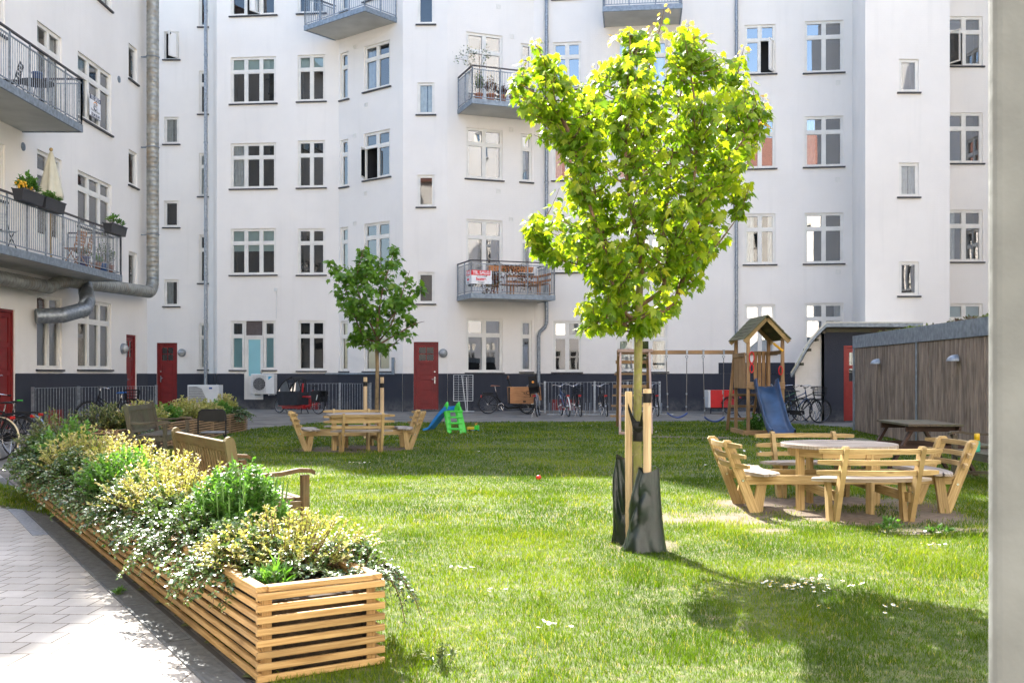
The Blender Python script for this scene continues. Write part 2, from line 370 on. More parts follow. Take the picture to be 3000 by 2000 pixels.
def window(W, h, parent, org, cols=2, transom=.31, kind='', sill=True, dep=.14):
    """casement window filling opening h; children: pane, sill, curtain / blind, open_sash"""
    u0, u1, z0, z1 = h; f = MB(); n0, n1 = -dep+.005, -dep+.085
    fw = .055
    wbox(f, W, u0, u1, n0, n1, z1-fw, z1); wbox(f, W, u0, u1, n0, n1, z0, z0+fw)
    wbox(f, W, u0, u0+fw, n0, n1, z0+fw, z1-fw); wbox(f, W, u1-fw, u1, n0, n1, z0+fw, z1-fw)
    zt = None
    if transom:
        zt = z1-(z1-z0)*transom; wbox(f, W, u0+fw, u1-fw, n0, n1+.012, zt-.035, zt+.035)
    cw = (u1-u0)/cols
    for i in range(1, cols):
        u = u0+cw*i
        for a, b in (([(z0+fw, zt-.035), (zt+.035, z1-fw)]) if zt else [(z0+fw, z1-fw)]): wbox(f, W, u-.035, u+.035, n0, n1-.003, a, b)
    cells = []
    for i in range(cols):
        a = u0+cw*i+(fw if i == 0 else .035); b = u0+cw*(i+1)-(fw if i == cols-1 else .035)
        if zt: cells.append((a, b, z0+fw, zt-.035, i, 0)); cells.append((a, b, zt+.035, z1-fw, i, 1))
        else: cells.append((a, b, z0+fw, z1-fw, i, 0))
    opened = None
    g = MB(); sw = .045
    for a, b, c, d, i, top in cells:
        if kind.startswith('open') and top == 0 and i == int(kind[4]): opened = (a, b, c, d, kind[5]); continue
        wbox(f, W, a, b, n0+.01, n1+.006, c, c+sw); wbox(f, W, a, b, n0+.01, n1+.006, d-sw, d)
        wbox(f, W, a, a+sw, n0+.01, n1+.006, c+sw, d-sw); wbox(f, W, b-sw, b, n0+.01, n1+.006, c+sw, d-sw)
        if kind == 'acfan' : pass
        t = random.uniform(-.006, .006)      # sashes never close quite flush, so their reflections differ
        g.add([W.T(a+sw, n0+.035+t, c+sw), W.T(b-sw, n0+.035-t, c+sw), W.T(b-sw, n0+.035-t, d-sw), W.T(a+sw, n0+.035+t, d-sw)], [(0, 1, 2, 3)])
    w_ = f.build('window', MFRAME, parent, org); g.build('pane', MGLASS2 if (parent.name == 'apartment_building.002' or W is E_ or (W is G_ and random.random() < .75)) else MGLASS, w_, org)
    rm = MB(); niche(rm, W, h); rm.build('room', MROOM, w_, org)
    if opened:
        a, b, c, d, side = opened; o = MB(); gg = MB(); wd = b-a
        hinge = a if side == 'l' else b; sg = 1 if side == 'l' else -1; ang = R(62)
        e = W.d*(sg*math.cos(ang)) + W.n*math.sin(ang)
        def Q(t, z): return W.T(hinge, n1, z) + e*t
        for t0, t1, za, zb in ((0, wd, c, c+sw), (0, wd, d-sw, d), (0, sw, c+sw, d-sw), (wd-sw, wd, c+sw, d-sw)):
            if t1-t0 > zb-za: o.beam(Q(t0, (za+zb)/2), Q(t1, (za+zb)/2), .04, zb-za)
            else: o.beam(Q((t0+t1)/2, za), Q((t0+t1)/2, zb), t1-t0, .04, tuple(e.cross(Vector((0, 0, 1)))))
        os_ = o.build('open_sash', MFRAME, w_, org)
        gg.quad(Q(sw, c+sw), Q(wd-sw, c+sw), Q(wd-sw, d-sw), Q(sw, d-sw)); gg.build('pane', MGLASS, w_, org)
    if sill:
        s_ = MB(); wbox(s_, W, u0-.07, u1+.07, -dep+.02, .07, z0-.055, z0-.004); s_.build('sill', MSILL, w_, org)
    nn = -dep-.05
    if kind == '' and random.random() < .35: kind = 'curt'
    if 'c' in kind.split('+')[1:] or 'curt' in kind:
        lw = (u1-u0)*(.26 if cols > 1 else .45)
        curtain_sheet(W, u0+.06, u0+.06+lw, z0+.06, z1-.06, nn).build('curtain', MCURT, w_, org)
        if random.random() < .6: curtain_sheet(W, u1-.06-lw*.7, u1-.06, z0+.06, z1-.06, nn).build('curtain', MCURT, w_, org)
    if 'blind' in kind:
        frac = {'blind': .28, 'blindhalf': .45, 'blindfull': .97, 'blindtop': .12}[kind]
        b_ = MB(); wbox(b_, W, u0+.06, u1-.06, nn-.01, nn, z1-.06-(z1-z0)*frac, z1-.06); b_.build('blind', MBLIND, w_, org)
    if 'sheer' in kind:
        curtain_sheet(W, u0+.06, u1-.06, z0+.06 if kind == 'sheerfull' else (zt or z0)+.03, z1-.06, nn, .012, .06).build('curtain', MCURT, w_, org)
    return w_
def door(W, h, parent, org, hinge='r', light=True, mat=None):
    """panelled entrance door; children: pane, handle, door_frame"""
    mat = mat or MDOOR
    u0, u1, z0, z1 = h; fr = MB(); n = -.10
    wbox(fr, W, u0, u0+.07, n-.04, n+.06, z0, z1); wbox(fr, W, u1-.07, u1, n-.04, n+.06, z0, z1); wbox(fr, W, u0+.07, u1-.07, n-.04, n+.06, z1-.07, z1)
    a, b = u0+.075, u1-.075; top = z1-.075; lf = MB(); st = .12; n0, n1 = n-.02, n+.025
    Ht = top-z0
    wbox(lf, W, a, a+st, n0, n1, z0+.01, top); wbox(lf, W, b-st, b, n0, n1, z0+.01, top)
    rails = [z0+.01, z0+Ht*.235, z0+Ht*.46, z0+Ht*.70, top-.13]
    for k, z in enumerate(rails): wbox(lf, W, a+st, b-st, n0, n1-.002, z, z+(.15 if k in (0,) else .12))
    for k in range(3 if light else 4):
        p0, p1 = rails[k]+(.15 if k == 0 else .12), rails[k+1]
        wbox(lf, W, a+st, b-st, n0+.005, n0+.02, p0, p1); wbox(lf, W, a+st+.04, b-st-.04, n0+.021, n0+.036, p0+.04, p1-.04, .008)
    if light:
        p0, p1 = rails[3]+.12, rails[4]; mu, mz = (a+b)/2, (p0+p1)/2
        wbox(lf, W, mu-.015, mu+.015, n0+.01, n1-.004, p0, p1); wbox(lf, W, a+st, mu-.016, n0+.01, n1-.006, mz-.015, mz+.015); wbox(lf, W, mu+.016, b-st, n0+.01, n1-.006, mz-.015, mz+.015)
    d_ = lf.build('door', mat, parent, org); fr.build('door_frame', mat, d_, org)
    if light:
        g = MB(); g.add([W.T(a+st, n0+.012, p0), W.T(b-st, n0+.012, p0), W.T(b-st, n0+.012, p1), W.T(a+st, n0+.012, p1)], [(0, 1, 2, 3)]); g.build('pane', MGLASS, d_, org)
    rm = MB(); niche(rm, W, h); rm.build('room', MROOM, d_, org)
    hd = MB(); hu = a+.07 if hinge == 'r' else b-.07; hz = z0+Ht*.45
    wbox(hd, W, hu-.025, hu+.025, n1, n1+.012, hz-.13, hz+.13)
    hd.tube([W.T(hu, n1+.01, hz+.03), W.T(hu, n1+.06, hz+.03), W.T(hu+(.11 if hinge == 'r' else -.11), n1+.06, hz+.03)], .011, 8)
    hd.cyl(W.T(hu, n1, hz+.32), W.T(hu, n1+.015, hz+.32), .03)
    hd.build('handle', MCHROME, d_, org)
    return d_
def bulkhead(W, u, z, parent, org, r=.17):
    c = W.T(u, 0, z); base = MB(); base.tube([c, c+W.n*.05], [r, r*.97], 20); o = base.build('wall_lamp', MSTEEL, parent, org)
    M = Matrix.Translation(c+W.n*.05) @ W.n.to_track_quat('Z', 'Y').to_matrix().to_4x4()
    g = MB(M); g.lathe((0, 0, 0), [(r*.85, 0), (r*.8, .06), (r*.6, .11), (r*.3, .135), (.01, .14)], 18); g.build('lamp_glass', M_LAMPGLASS, o, org)
    cg = MB(M); cg.ring((0, 0, .0), r*.93, .012, 'z', 24)
    for k in range(2):
        a = k*math.pi/2+.1
        cg.tube([Vector((math.cos(a)*r*.93*math.cos(t), math.sin(a)*r*.93*math.cos(t), .16*math.sin(t))) for t in [math.pi*i/10 for i in range(11)]], .008, 5)
    cg.build('cage', MSTEEL, o, org)
M_LAMPGLASS = plain('lamp_glass', (.45, .46, .44), .15, .2, var=.1)
def vent(W, u, z, parent, org, s=.17):
    v = MB(); wbox(v, W, u-s/2, u+s/2, .0, .02, z-s/2, z-s/2+.03); wbox(v, W, u-s/2, u+s/2, .0, .02, z+s/2-.03, z+s/2)
    wbox(v, W, u-s/2, u-s/2+.03, 0, .02, z-s/2+.031, z+s/2-.031); wbox(v, W, u+s/2-.03, u+s/2, 0, .02, z-s/2+.031, z+s/2-.031)
    for k in range(3): wbox(v, W, u-s/2+.045+k*.035, u-s/2+.055+k*.035, .002, .012, z-s/2+.031, z+s/2-.031)
    v.build('air_vent', MFRAME, parent, org)
def balcony(W, u0, u1, z, dep, parent, org, sides=2, hh=1.2, mat=None):
    """deck bottom at z, hung on the wall from u0 to u1"""
    t = .19; dk = MB(); e = .06
    wbox(dk, W, u0, u1, dep-e, dep, z, z+t); wbox(dk, W, u0, u0+e, .0, dep-e-.001, z, z+t); wbox(dk, W, u1-e, u1, .0, dep-e-.001, z, z+t)
    wbox(dk, W, u0+e, u1-e, .0, dep-e-.001, z+t-.05, z+t-.006)
    d_ = dk.build('balcony', mat or MSTEELD, parent, org)
    sf = MB(); q = [W.T(u0+e, .0, z+.02), W.T(u1-e, .0, z+.02), W.T(u1-e, dep-e, z+.02), W.T(u0+e, dep-e, z+.02)]; sf.prism(q, (0, 0, .03)); sf.build('soffit', MSOFFIT, d_, org)
    zt = z+t; rl = MB(); top = zt+hh; m = .03
    path = [(u0+m, .03), (u0+m, dep-m), (u1-m, dep-m), (u1-m, .03)]
    for (a, b), (c, d) in zip(path[:-1], path[1:]):
        A = lambda k, zz: W.T(a+(c-a)*k, b+(d-b)*k, zz)
        rl.beam(A(0, zt+.07), A(1, zt+.07), .025, .025); rl.beam(A(0, top-.12), A(1, top-.12), .03, .03)
        L = math.hypot(c-a, d-b); n = max(2, round(L/.105))
        for k in range(1, n): rl.cyl(A(k/n, zt+.07), A(k/n, top-.12), .0075, 6) if 0 else rl.tube([A(k/n, zt+.07), A(k/n, top-.12)], .0085, 5, cap=False)
        npst = max(1, round(L/.95))
        for k in range(npst+1):
            p = A(k/npst, 0)
            rl.beam(A(k/npst, zt-.12), A(k/npst, top-.02), .045, .03, tuple(W.n))
    rl.build('railing', MSTEEL, d_, org)
    hr = MB(); pts = [W.T(a, b, top) for a, b in path]
    for p, q in zip(pts[:-1], pts[1:]): hr.beam(p+Vector((0, 0, .001)), q+Vector((0, 0, .001)), .06, .04)
    hr.build('handrail', MRAILTOP, d_, org)
    return d_
def roof_and_back(W, top, parent, org, d=6.0, pitch=30, gut=True):
    r = MB(); rise = math.tan(R(pitch))*d
    a, b = W.T(-.2, .35, top-.1), W.T(W.L+.2, .35, top-.1); c, e = W.T(W.L+.2, -d, top+rise), W.T(-.2, -d, top+rise)
    r.prism([a, b, c, e], (0, 0, .15)); return r
MROOF = plain('red_roof_tiles', (.19, .085, .06), .8, var=.3, scale=9, bump=.3, bscale=6)
MCOPING = plain('zinc_gutter', (.25, .28, .31), .5, .5)

def facade(walls, top, parent, org, ops, doors=(), deep_holes=(), name='wall'):
    """walls: list; ops[i]: holes list of wall i. builds wall, plinth, room meshes"""
    wm, pm, rm = MB(), MB(), MB()
    for i, W in enumerate(walls):
        hs = ops.get(i, [])
        sheet(wm, W, 0, W.L, -.4, top, hs)
        pl = [h for h in hs if h[2] < 1.40]
        sheet(pm, W, -.0, W.L, -.4, 1.42, pl, n=.028, dep=.03)
        cuts = sorted([(h[0], h[1]) for h in pl]); u = -.01
        for a, b in cuts + [(W.L+.01, 0)]:
            if a > u: pm.add([W.T(u, .028, 1.42), W.T(a, .028, 1.42), W.T(a, .0, 1.435), W.T(u, 0, 1.435)], [(0, 1, 2, 3)])
            u = b
    wm.build('wall', MWALL, parent, org); pm.build('plinth', MPLINTH, parent, org)

# ---- middle building: stair facade, bays and long facade ----
MO = (0, 40, 0)
mid = thing('apartment_building', 'white apartment building with dark blue base closing the far end of the courtyard', 'building', MO)
PA = [(-34, 43.2), (-12.8, 43.2), (-12.05, 41.85), (-7.0, 41.35), (-4.165, 39.05), (-2.46, 39.0), (.85, 40.25), (12.9, 38.8)]
WM = [Wall(PA[i], PA[i+1]) for i in range(7)]
TOP = 27.2
A_, S_, B_, C_, D_, E_, G_ = WM
wins = []   # (wall index, hole, cols, transom, kind)
def W2(i, x0, x1, y0, y1, cols=2, tr=.31, kind='', sill=True): wins.append((i, WM[i].rect(x0, x1, y0, y1), cols, tr, kind, sill))
for y0, y1, k in ((-125, -60, ''), (73, 137, 'open0r'), (269, 331, ''), (461, 522, ''), (642, 703, '')): W2(0, 377, 411, y0, y1, 1, 0, k)
for y0, y1 in ((-40, 62), (163, 262), (352, 451), (539, 650)): W2(0, 457, 479.5, y0, y1, 1)
W2(0, 457, 479.5, 742, 848, 1, .31, '', True)
for y0, y1, k in ((-275, -168, ''), (-72, 36, 'open1r'), (131, 238, 'blindtop2'), (329, 433, 'curt'), (525, 631, 'blindhalf')): W2(2, 530, 634, y0, y1, 3, .31, 'blind' if k == 'blindtop2' else k)
for y0, y1, k in ((-275, -175, ''), (-75, 31, ''), (126, 233, 'blind'), (323, 431, ''), (525, 631, ''), (736, 851, '')): W2(2, 684, 747, y0, y1, 2, .31, k)
for y0, y1, k in ((-90, 25, ''), (121, 229, 'curt'), (321, 429, ''), (522, 629, ''), (737, 852, '')): W2(3, 782, 800, y0, y1, 1, .31, k)
for y0, y1, k in ((-110, -5, ''), (100, 205, ''), (302, 410, 'open0l'), (511, 618, ''), (737, 852, 'blindfull')): W2(3, 836, 896, y0, y1, 2, .31, k)
for y0, y1 in ((-20, 56), (190, 263), (402, 475), (625, 697)): W2(4, 959, 998, y0, y1, 1, 0)
for y0, y1, k in ((-140, -20, ''), (296, 412, ''), (731, 855, 'blindhalf2')): W2(5, 1071, 1154, y0, y1, 2, .31, '')
for y0, y1, k in ((-110, -5, ''), (101, 205, ''), (308, 418, ''), (522, 628, ''), (736, 853, '')): W2(5, 1196, 1222, y0, y1, 1, .31, k)
for y0, y1, k in ((-115, -2, ''), (97, 205, ''), (307, 414, ''), (514, 625, 'curt'), (737, 854, 'sheer')): W2(6, 1270, 1335, y0, y1, 2, .31, k)
for y0, y1, k in ((94, 202, ''), (305, 412, 'curt'), (510, 622, ''), (745, 853, 'curt')): W2(6, 1418, 1533, y0, y1, 3, .31, k)
for y0, y1, k in ((-150, -45, ''), (57, 170, 'open1r'), (273, 387, ''), (491, 607, ''), (699, 812, 'sheerfull')): W2(6, 1710, 1781, y0, y1, 2, .31, k)
for y0, y1, k in ((-165, -60, ''), (48, 167, ''), (267, 383, 'curt'), (489, 605, ''), (696, 812, 'curt')): W2(6, 1848, 1937, y0, y1, 2, .31, k)
ops = {i: [] for i in range(7)}
for i, h, *_ in wins: ops[i].append(h)
# doors and balcony doors
dA = A_.rect(360, 407, 787, 930); dA = (dA[0], dA[1], 0.02, dA[3]); ops[0].append(dA)
dD = D_.rect(950, 1007, 785, 945); dD = (dD[0], dD[1], .06, dD[3]); ops[4].append(dD)
hB = B_.rect(530, 633, 737, 917)
hBl = B_.rect(530, 561, 737, 849); hBm = B_.rect(562, 604, 737, 917); hBr = B_.rect(605, 633, 737, 849)
hBm = (hBl[1], hBr[0], hBm[2], hBl[3]); hBr = (hBr[0], hBr[1], hBl[2], hBl[3]); ops[2] += [hBl, hBm, hBr]
bd1 = E_.rect(1071, 1154, 78, 245); bd2 = E_.rect(1071, 1154, 505, 665); bd0 = C_.rect(836, 896, -105, 50)
ops[5] += [bd1, bd2]
facade(WM, TOP, mid, MO, ops)
for i, h, cols, tr, k, sl_ in wins: window(WM[i], h, mid, MO, cols, tr, k, sl_)
window(E_, bd1, mid, MO, 2, .25, '', False); window(E_, bd2, mid, MO, 2, .25, '', False)
door(A_, dA, mid, MO, 'r'); door(D_, dD, mid, MO, 'l')
# glazed shop door with side lights, louvre above
for h in (hBl, hBr):
    w_ = window(B_, h, mid, MO, 1, .31, '', True)
    fz = MB(); wbox(fz, B_, h[0]+.06, h[1]-.06, -.175, -.165, h[2]+.06, h[3]-(h[3]-h[2])*.31); fz.build('frosted_film', MFROST, w_, MO)
a, b, c, d = hBm; zt = d-(hBl[3]-hBl[2])*.33; fr = MB()
for q in ((a, a+.06, c, d), (b-.06, b, c, d)): wbox(fr, B_, q[0], q[1], -.13, -.05, q[2], q[3])
wbox(fr, B_, a+.06, b-.06, -.13, -.05, zt, zt+.07); wbox(fr, B_, a+.06, b-.06, -.13, -.05, c, c+.06)
wbox(fr, B_, a+.061, a+.15, -.12, -.07, c+.061, zt-.001); wbox(fr, B_, b-.15, b-.061, -.12, -.07, c+.061, zt-.001)
wbox(fr, B_, a+.151, b-.151, -.12, -.07, c+.061, c+.95); wbox(fr, B_, a+.151, b-.151, -.12, -.07, zt-.1, zt-.001)
dd = fr.build('glazed_door', MFRAME, mid, MO); g = MB(); wbox(g, B_, a+.151, b-.151, -.10, -.095, c+.951, zt-.101); g.build('frosted_pane', MFROST, dd, MO)
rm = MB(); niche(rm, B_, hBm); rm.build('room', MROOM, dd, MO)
lv = MB()
for k in range(9):
    z = zt+.11+k*(d-zt-.14)/9; lv.beam(B_.T(a+.06, -.08, z), B_.T(b-.06, -.08, z), .06, .012, tuple(B_.n+Vector((0, 0, .8))))
wbox(lv, B_, a+.06, b-.06, -.128, -.12, zt+.07, d); lv.build('louvre', plain('louvre_brown', (.16, .13, .12), .6), dd, MO)
hn = MB(); wbox(hn, B_, b-.13, b-.09, -.07, -.04, c+1.0, c+1.16); hn.build('handle', MCHROME, dd, MO)
bulkhead(A_, A_.U(418*K), A_.Z(A_.U(418*K), 810*K), mid, MO); bulkhead(D_, D_.U(1018*K), D_.Z(D_.U(1018*K), 811*K), mid, MO)
for W, x, y in ((C_, 815, 108), (C_, 841, 241), (C_, 815, 312), (C_, 839, 444), (C_, 815, 513), (E_, 1145, 16), (E_, 1176, 84), (E_, 1174, 298), (E_, 1145, 439), (E_, 1174, 504), (G_, 1925, 190), (G_, 1924, 412), (G_, 1925, 624), (C_, 837, 18)):
    u = W.U(x*K); vent(W, u, W.Z(u, y*K), mid, MO)
# meter box and cable on the white wall
mb_ = MB(); u = B_.U(634*K); z = B_.Z(u, 665*K); wbox(mb_, B_, u-.06, u+.06, 0, .06, z-.06, z+.06); mb_.tube([B_.T(u+.02, .012, z-.06), B_.T(u+.02, .012, 3.66)], .01, 5); mb_.build('junction_box', MWHITEP, mid, MO)
# balconies of the far building
cu1 = C_.U(1163*1.0); balcony(C_, -.15, cu1, 14.87, 1.66, mid, MO)
balcony(E_, E_.U(1340), E_.U(1340)+3.35, 11.33, 1.75, mid, MO)
balE2 = balcony(E_, E_.U(1338), E_.U(1338)+3.35, 4.2, 1.75, mid, MO)
ug = G_.U(1769); balcony(G_, ug, ug+2.95, 14.9, 1.8, mid, MO)
# drainpipes
def drain(pts, r, name='drainpipe', parent=None, org=None, mat=None, every=1.9):
    d = MB(); d.tube(pts, r, 12)
    for p, q in zip(pts[:-1], pts[1:]):
        p, q = Vector(p), Vector(q); L = (q-p).length
        if L > 2.5:
            k = int(L/every)
            for i in range(1, k+1): c = p.lerp(q, i/(k+1)); e = (q-p).normalized()*.03; d.tube([c-e, c+e], r*1.22, 12)
    return d.build(name, mat or MSTEEL, parent, org)
u = A_.U(477.5*K); k0 = A_.T(A_.L-.02, .3, 0); k0 = Vector((-12.62, 42.2, 0))
drain([k0+Vector((0, 0, .1)), k0+Vector((0, 0, TOP))], .07, 'drainpipe', mid, MO)
u = G_.U(1238*K); q = [G_.T(u, .14, .05), G_.T(u, .14, 2.9), G_.T(u+.06, .14, 3.08), G_.T(u+.25, .14, 3.25), G_.T(u+.31, .14, 3.42), G_.T(u+.31, .14, TOP)]
drain(q, .07, 'drainpipe', mid, MO)
u = G_.U(1691*K); drain([G_.T(u, .13, .05), G_.T(u, .13, TOP)], .06, 'drainpipe', mid, MO)
# steel flashing strip under the bay window
st = MB(); u0, u1 = B_.U(748*K), B_.L; wbox(st, B_, u0, u1, .03, .07, 1.40, 1.46); wbox(st, C_, 0, C_.U(905*K), .03, .07, 1.40, 1.46); wbox(st, C_, C_.U(905*K)-.06, C_.U(905*K)+.06, .03, .08, 1.40, 2.05); st.build('handrail_strip', MSTEELD, mid, MO)
rf = MB()
for W in WM: rf_ = roof_and_back(W, TOP, mid, MO); rf.add([Vector(v) for v in rf_.v], rf_.f)
ck = MB(); ck.box(-8.7, -6.5, 42.2, 43.4, TOP, 32.6); ck.box(-8.8, -6.4, 42.1, 43.5, 32.6, 32.8); ck.build('shadow_chimney', MWALL, mid, MO)  # unseen block added on the roof to throw shade over the right round table
rf.build('roof', MROOF, mid, MO)
gt = MB()
for W in WM: wbox(gt, W, 0, W.L, .02, .30, TOP-.35, TOP-.12)
gt.build('cornice', MWALL, mid, MO)

# ---- left building ----
LO = (-12.75, 25, 0)
left = thing('apartment_building', 'white apartment building on the left with two long balconies and fat metal ducts', 'building', LO)
L_ = Wall((-12.75, -12), (-12.75, 35.8)); LTOP = 17.6
lend = Wall((-12.75, 35.8), (-24, 35.8))
wl = []
def LW(x0, x1, ytop, ybot, cols, tr, kind='', sill=True):     # full-scale px; ytop, ybot read at x0
    u0, u1 = L_.U(x0), L_.U(x1); h = (u0, u1, L_.Z(u0, ybot), L_.Z(u0, ytop)); wl.append((h, cols, tr, kind, sill)); return h
for yt, yb in ((-250, -55), (148, 339), (497, 660)): LW(228, 326, yt, yb, 3, .31, 'curt' if yt == 148 else '')
LW(228, 326, 873, 1081, 3, .31)
for yt, yb in ((-190, -85), (125, 229), (436, 540), (735, 840)): LW(377, 402, yt, yb, 1, 0)
LW(108, 181, 860, 1081, 2, .31)
for yt, yb in ((59, 330), (436, 690)): LW(109, 181, yt, yb, 2, .25, '', False)
for yt, yb in ((-130, 50), (385, 560)): LW(-75, 15, yt, yb, 2, .31)
for k in range(5):
    for zz in (1.6, 5.2, 8.8, 12.4):
        uu = 4+k*6.2; wl.append(((uu, uu+1.7, zz, zz+2.0), 3, .31, '', True))
hd1 = (L_.U(-60), L_.U(44), .02, L_.Z(L_.U(44), 908)); hd2 = (L_.U(370), L_.U(400), .02, L_.Z(L_.U(370), 979))
facade([L_, lend], LTOP, left, LO, {0: [w[0] for w in wl] + [hd1, hd2]})
for h, cols, tr, k, s_ in wl: window(L_, h, left, LO, cols, tr, k, s_)
um = (hd1[0]+hd1[1])/2; door(L_, (um, hd1[1], hd1[2], hd1[3]), left, LO, 'r', False); door(L_, (hd1[0], um-.002, hd1[2], hd1[3]), left, LO, 'l', False)
door(L_, hd2, left, LO, 'r'); bulkhead(L_, L_.U(358), 2.25, left, LO)
for x, y in ((67, 430), (348, 233)):
    u = L_.U(x); m = MB(); c = L_.T(u, 0, L_.Z(u, y)); m.tube([c, c+L_.n*.02], .11, 18)
    for k in range(4): m.beam(c+Vector((.025, -.08, -.06+k*.04)), c+Vector((.025, .08, -.06+k*.04)), .01, .015)
    m.build('air_vent', MSTEELD, left, LO)
# fan grille set in the ground floor window
u = L_.U(121); z = L_.Z(u, 895); m = MB(); c = L_.T(u, -.03, z); m.ring(c, .19, .025, 'x', 24)
for k in range(6): m.beam(c+Vector((0, -.16, -.14+k*.056)), c+Vector((0, .16, -.14+k*.056)), .02, .02)
m.build('fan_grille', plain('fan_grille_brown', (.14, .10, .08), .6), left, LO)
b1 = balcony(L_, 12.0, L_.U(67), 7.70, 1.57, left, LO)
b2 = balcony(L_, 12.0, L_.U(198), 4.06, 1.57, left, LO)
# ventilation ducts
def duct(pts, r, name, parent, org, ribs=.16, mat=None):
    d = MB(); pts = [Vector(p) for p in pts]; P2 = []; R2 = []
    for a, b in zip(pts[:-1], pts[1:]):
        L = (b-a).length
        if L < 1e-4: continue
        n = max(1, int(L/ribs)); e = min(.02, .1*L/n)
        for i in range(n):
            c = a.lerp(b, i/n); P2 += [c, a.lerp(b, i/n+e/L*.5), a.lerp(b, i/n+e/L)]; R2 += [r, r*1.03, r]
    P2.append(pts[-1]); R2.append(r); d.tube(P2, R2, 20); return d.build(name, mat or MDUCT, parent, org)
dx, dy, r = -12.35, 35.2, .205
zc = 4.3
va = [(dx, dy, 20), (dx, dy, zc+.35)]
el = [(dx, dy-.45+.45*math.cos(a), zc+.45-.45*math.sin(a)-.1) for a in [math.pi/2*i/6 for i in range(7)]]
duct(va+el, r, 'duct', left, LO)
hp = [(dx, dy-.45, zc-.1), (dx, 28.6, 4.02)]
duct(hp, r*.95, 'duct', left, LO)
duct([(dx, 28.7, 4.02), (dx+.05, 27.6, 3.85), (dx+.05, 27.2, 3.72), (dx+.05, 15, 3.72)], r*.85, 'duct', left, LO, .14)
duct([(dx, 29.6, 4.0), (dx+.5, 28.6, 3.45), (dx+.55, 28.25, 3.2), (dx+.25, 27.6, 3.0), (dx-.3, 27.2, 2.95)], r*1.0, 'duct', left, LO, .5, MSTEEL)
br_ = MB()
for z in (6.2, 9.2, 12.3, 15.4): br_.beam((-12.76, dy, z), (dx, dy, z), .06, .04); br_.ring((dx, dy, z), r+.012, .015, 'z', 20)
br_.build('duct_bracket', MSTEELD, left, LO)
rf = roof_and_back(L_, LTOP, left, LO, 6); rf.build('roof', MROOF, left, LO)
ch = MB(); ch.box(-14.3, -13.3, 34.4, 35.4, LTOP, 29.0); ch.box(-14.4, -13.2, 34.3, 35.5, 29.0, 29.3); ch.build('shadow_chimney', MWALL, left, LO)  # unseen stack, added and drawn tall to cast a soft shadow band on the paving

# ---- right building ----
RO = (14, 35, 0)
right = thing('apartment_building', 'plain white stair tower and window wall on the far right behind the wooden shed', 'building', RO)
PR = [(12.9, 38.8), (11.8, 34.2), (14.62, 34.2), (14.62, 36.9), (18.5, 36.9), (18.5, -12)]
WR = [Wall(PR[i], PR[i+1]) for i in range(5)]
wr = []
for y0, y1 in ((-110, -32), (136, 212), (374, 452), (601, 679)): wr.append((1, WR[1].rect(2065, 2110, y0, y1), 1, 0, ''))
for y0, y1, k in ((-185, -70, ''), (38, 152, 'open0l'), (259, 375, ''), (482, 601, 'curt'), (697, 812, 'blindfull')): wr.append((3, WR[3].rect(2172, 2257, y0, y1), 2, .31, k))
for k in range(8):
    for zz in (1.6, 5.2, 8.8, 12.4, 16): wr.append((4, (3+k*5.6, 4.7+k*5.6, zz, zz+2.0), 3, .31, ''))
facade(WR, TOP, right, RO, {i: [w[1] for w in wr if w[0] == i] for i in range(5)})
for i, h, c, t, k in wr: window(WR[i], h, right, RO, c, t, k)
rf = MB()
for W in WR: rf_ = roof_and_back(W, TOP, right, RO, 5); rf.add([Vector(v) for v in rf_.v], rf_.f)
rf.build('roof', MROOF, right, RO)
# ---- building behind the camera ----
SO = (0, -12, 0)
south = thing('apartment_building', 'sunlit white apartment building with red roof mirrored in the far windows', 'building', SO)
WS = Wall((18.5, -12), (-12.75, -12)); hs = []
for k in range(6):
    for zz in (1.6, 5.2, 8.8, 12.4): hs.append((2+k*4.9, 3.7+k*4.9, zz, zz+2.0))
facade([WS], 18.5, south, SO, {0: hs})
for h in hs: window(WS, h, south, SO, 3, .31, '')
roof_and_back(WS, 18.5, south, SO, 6, 38).build('roof', MROOF, south, SO)
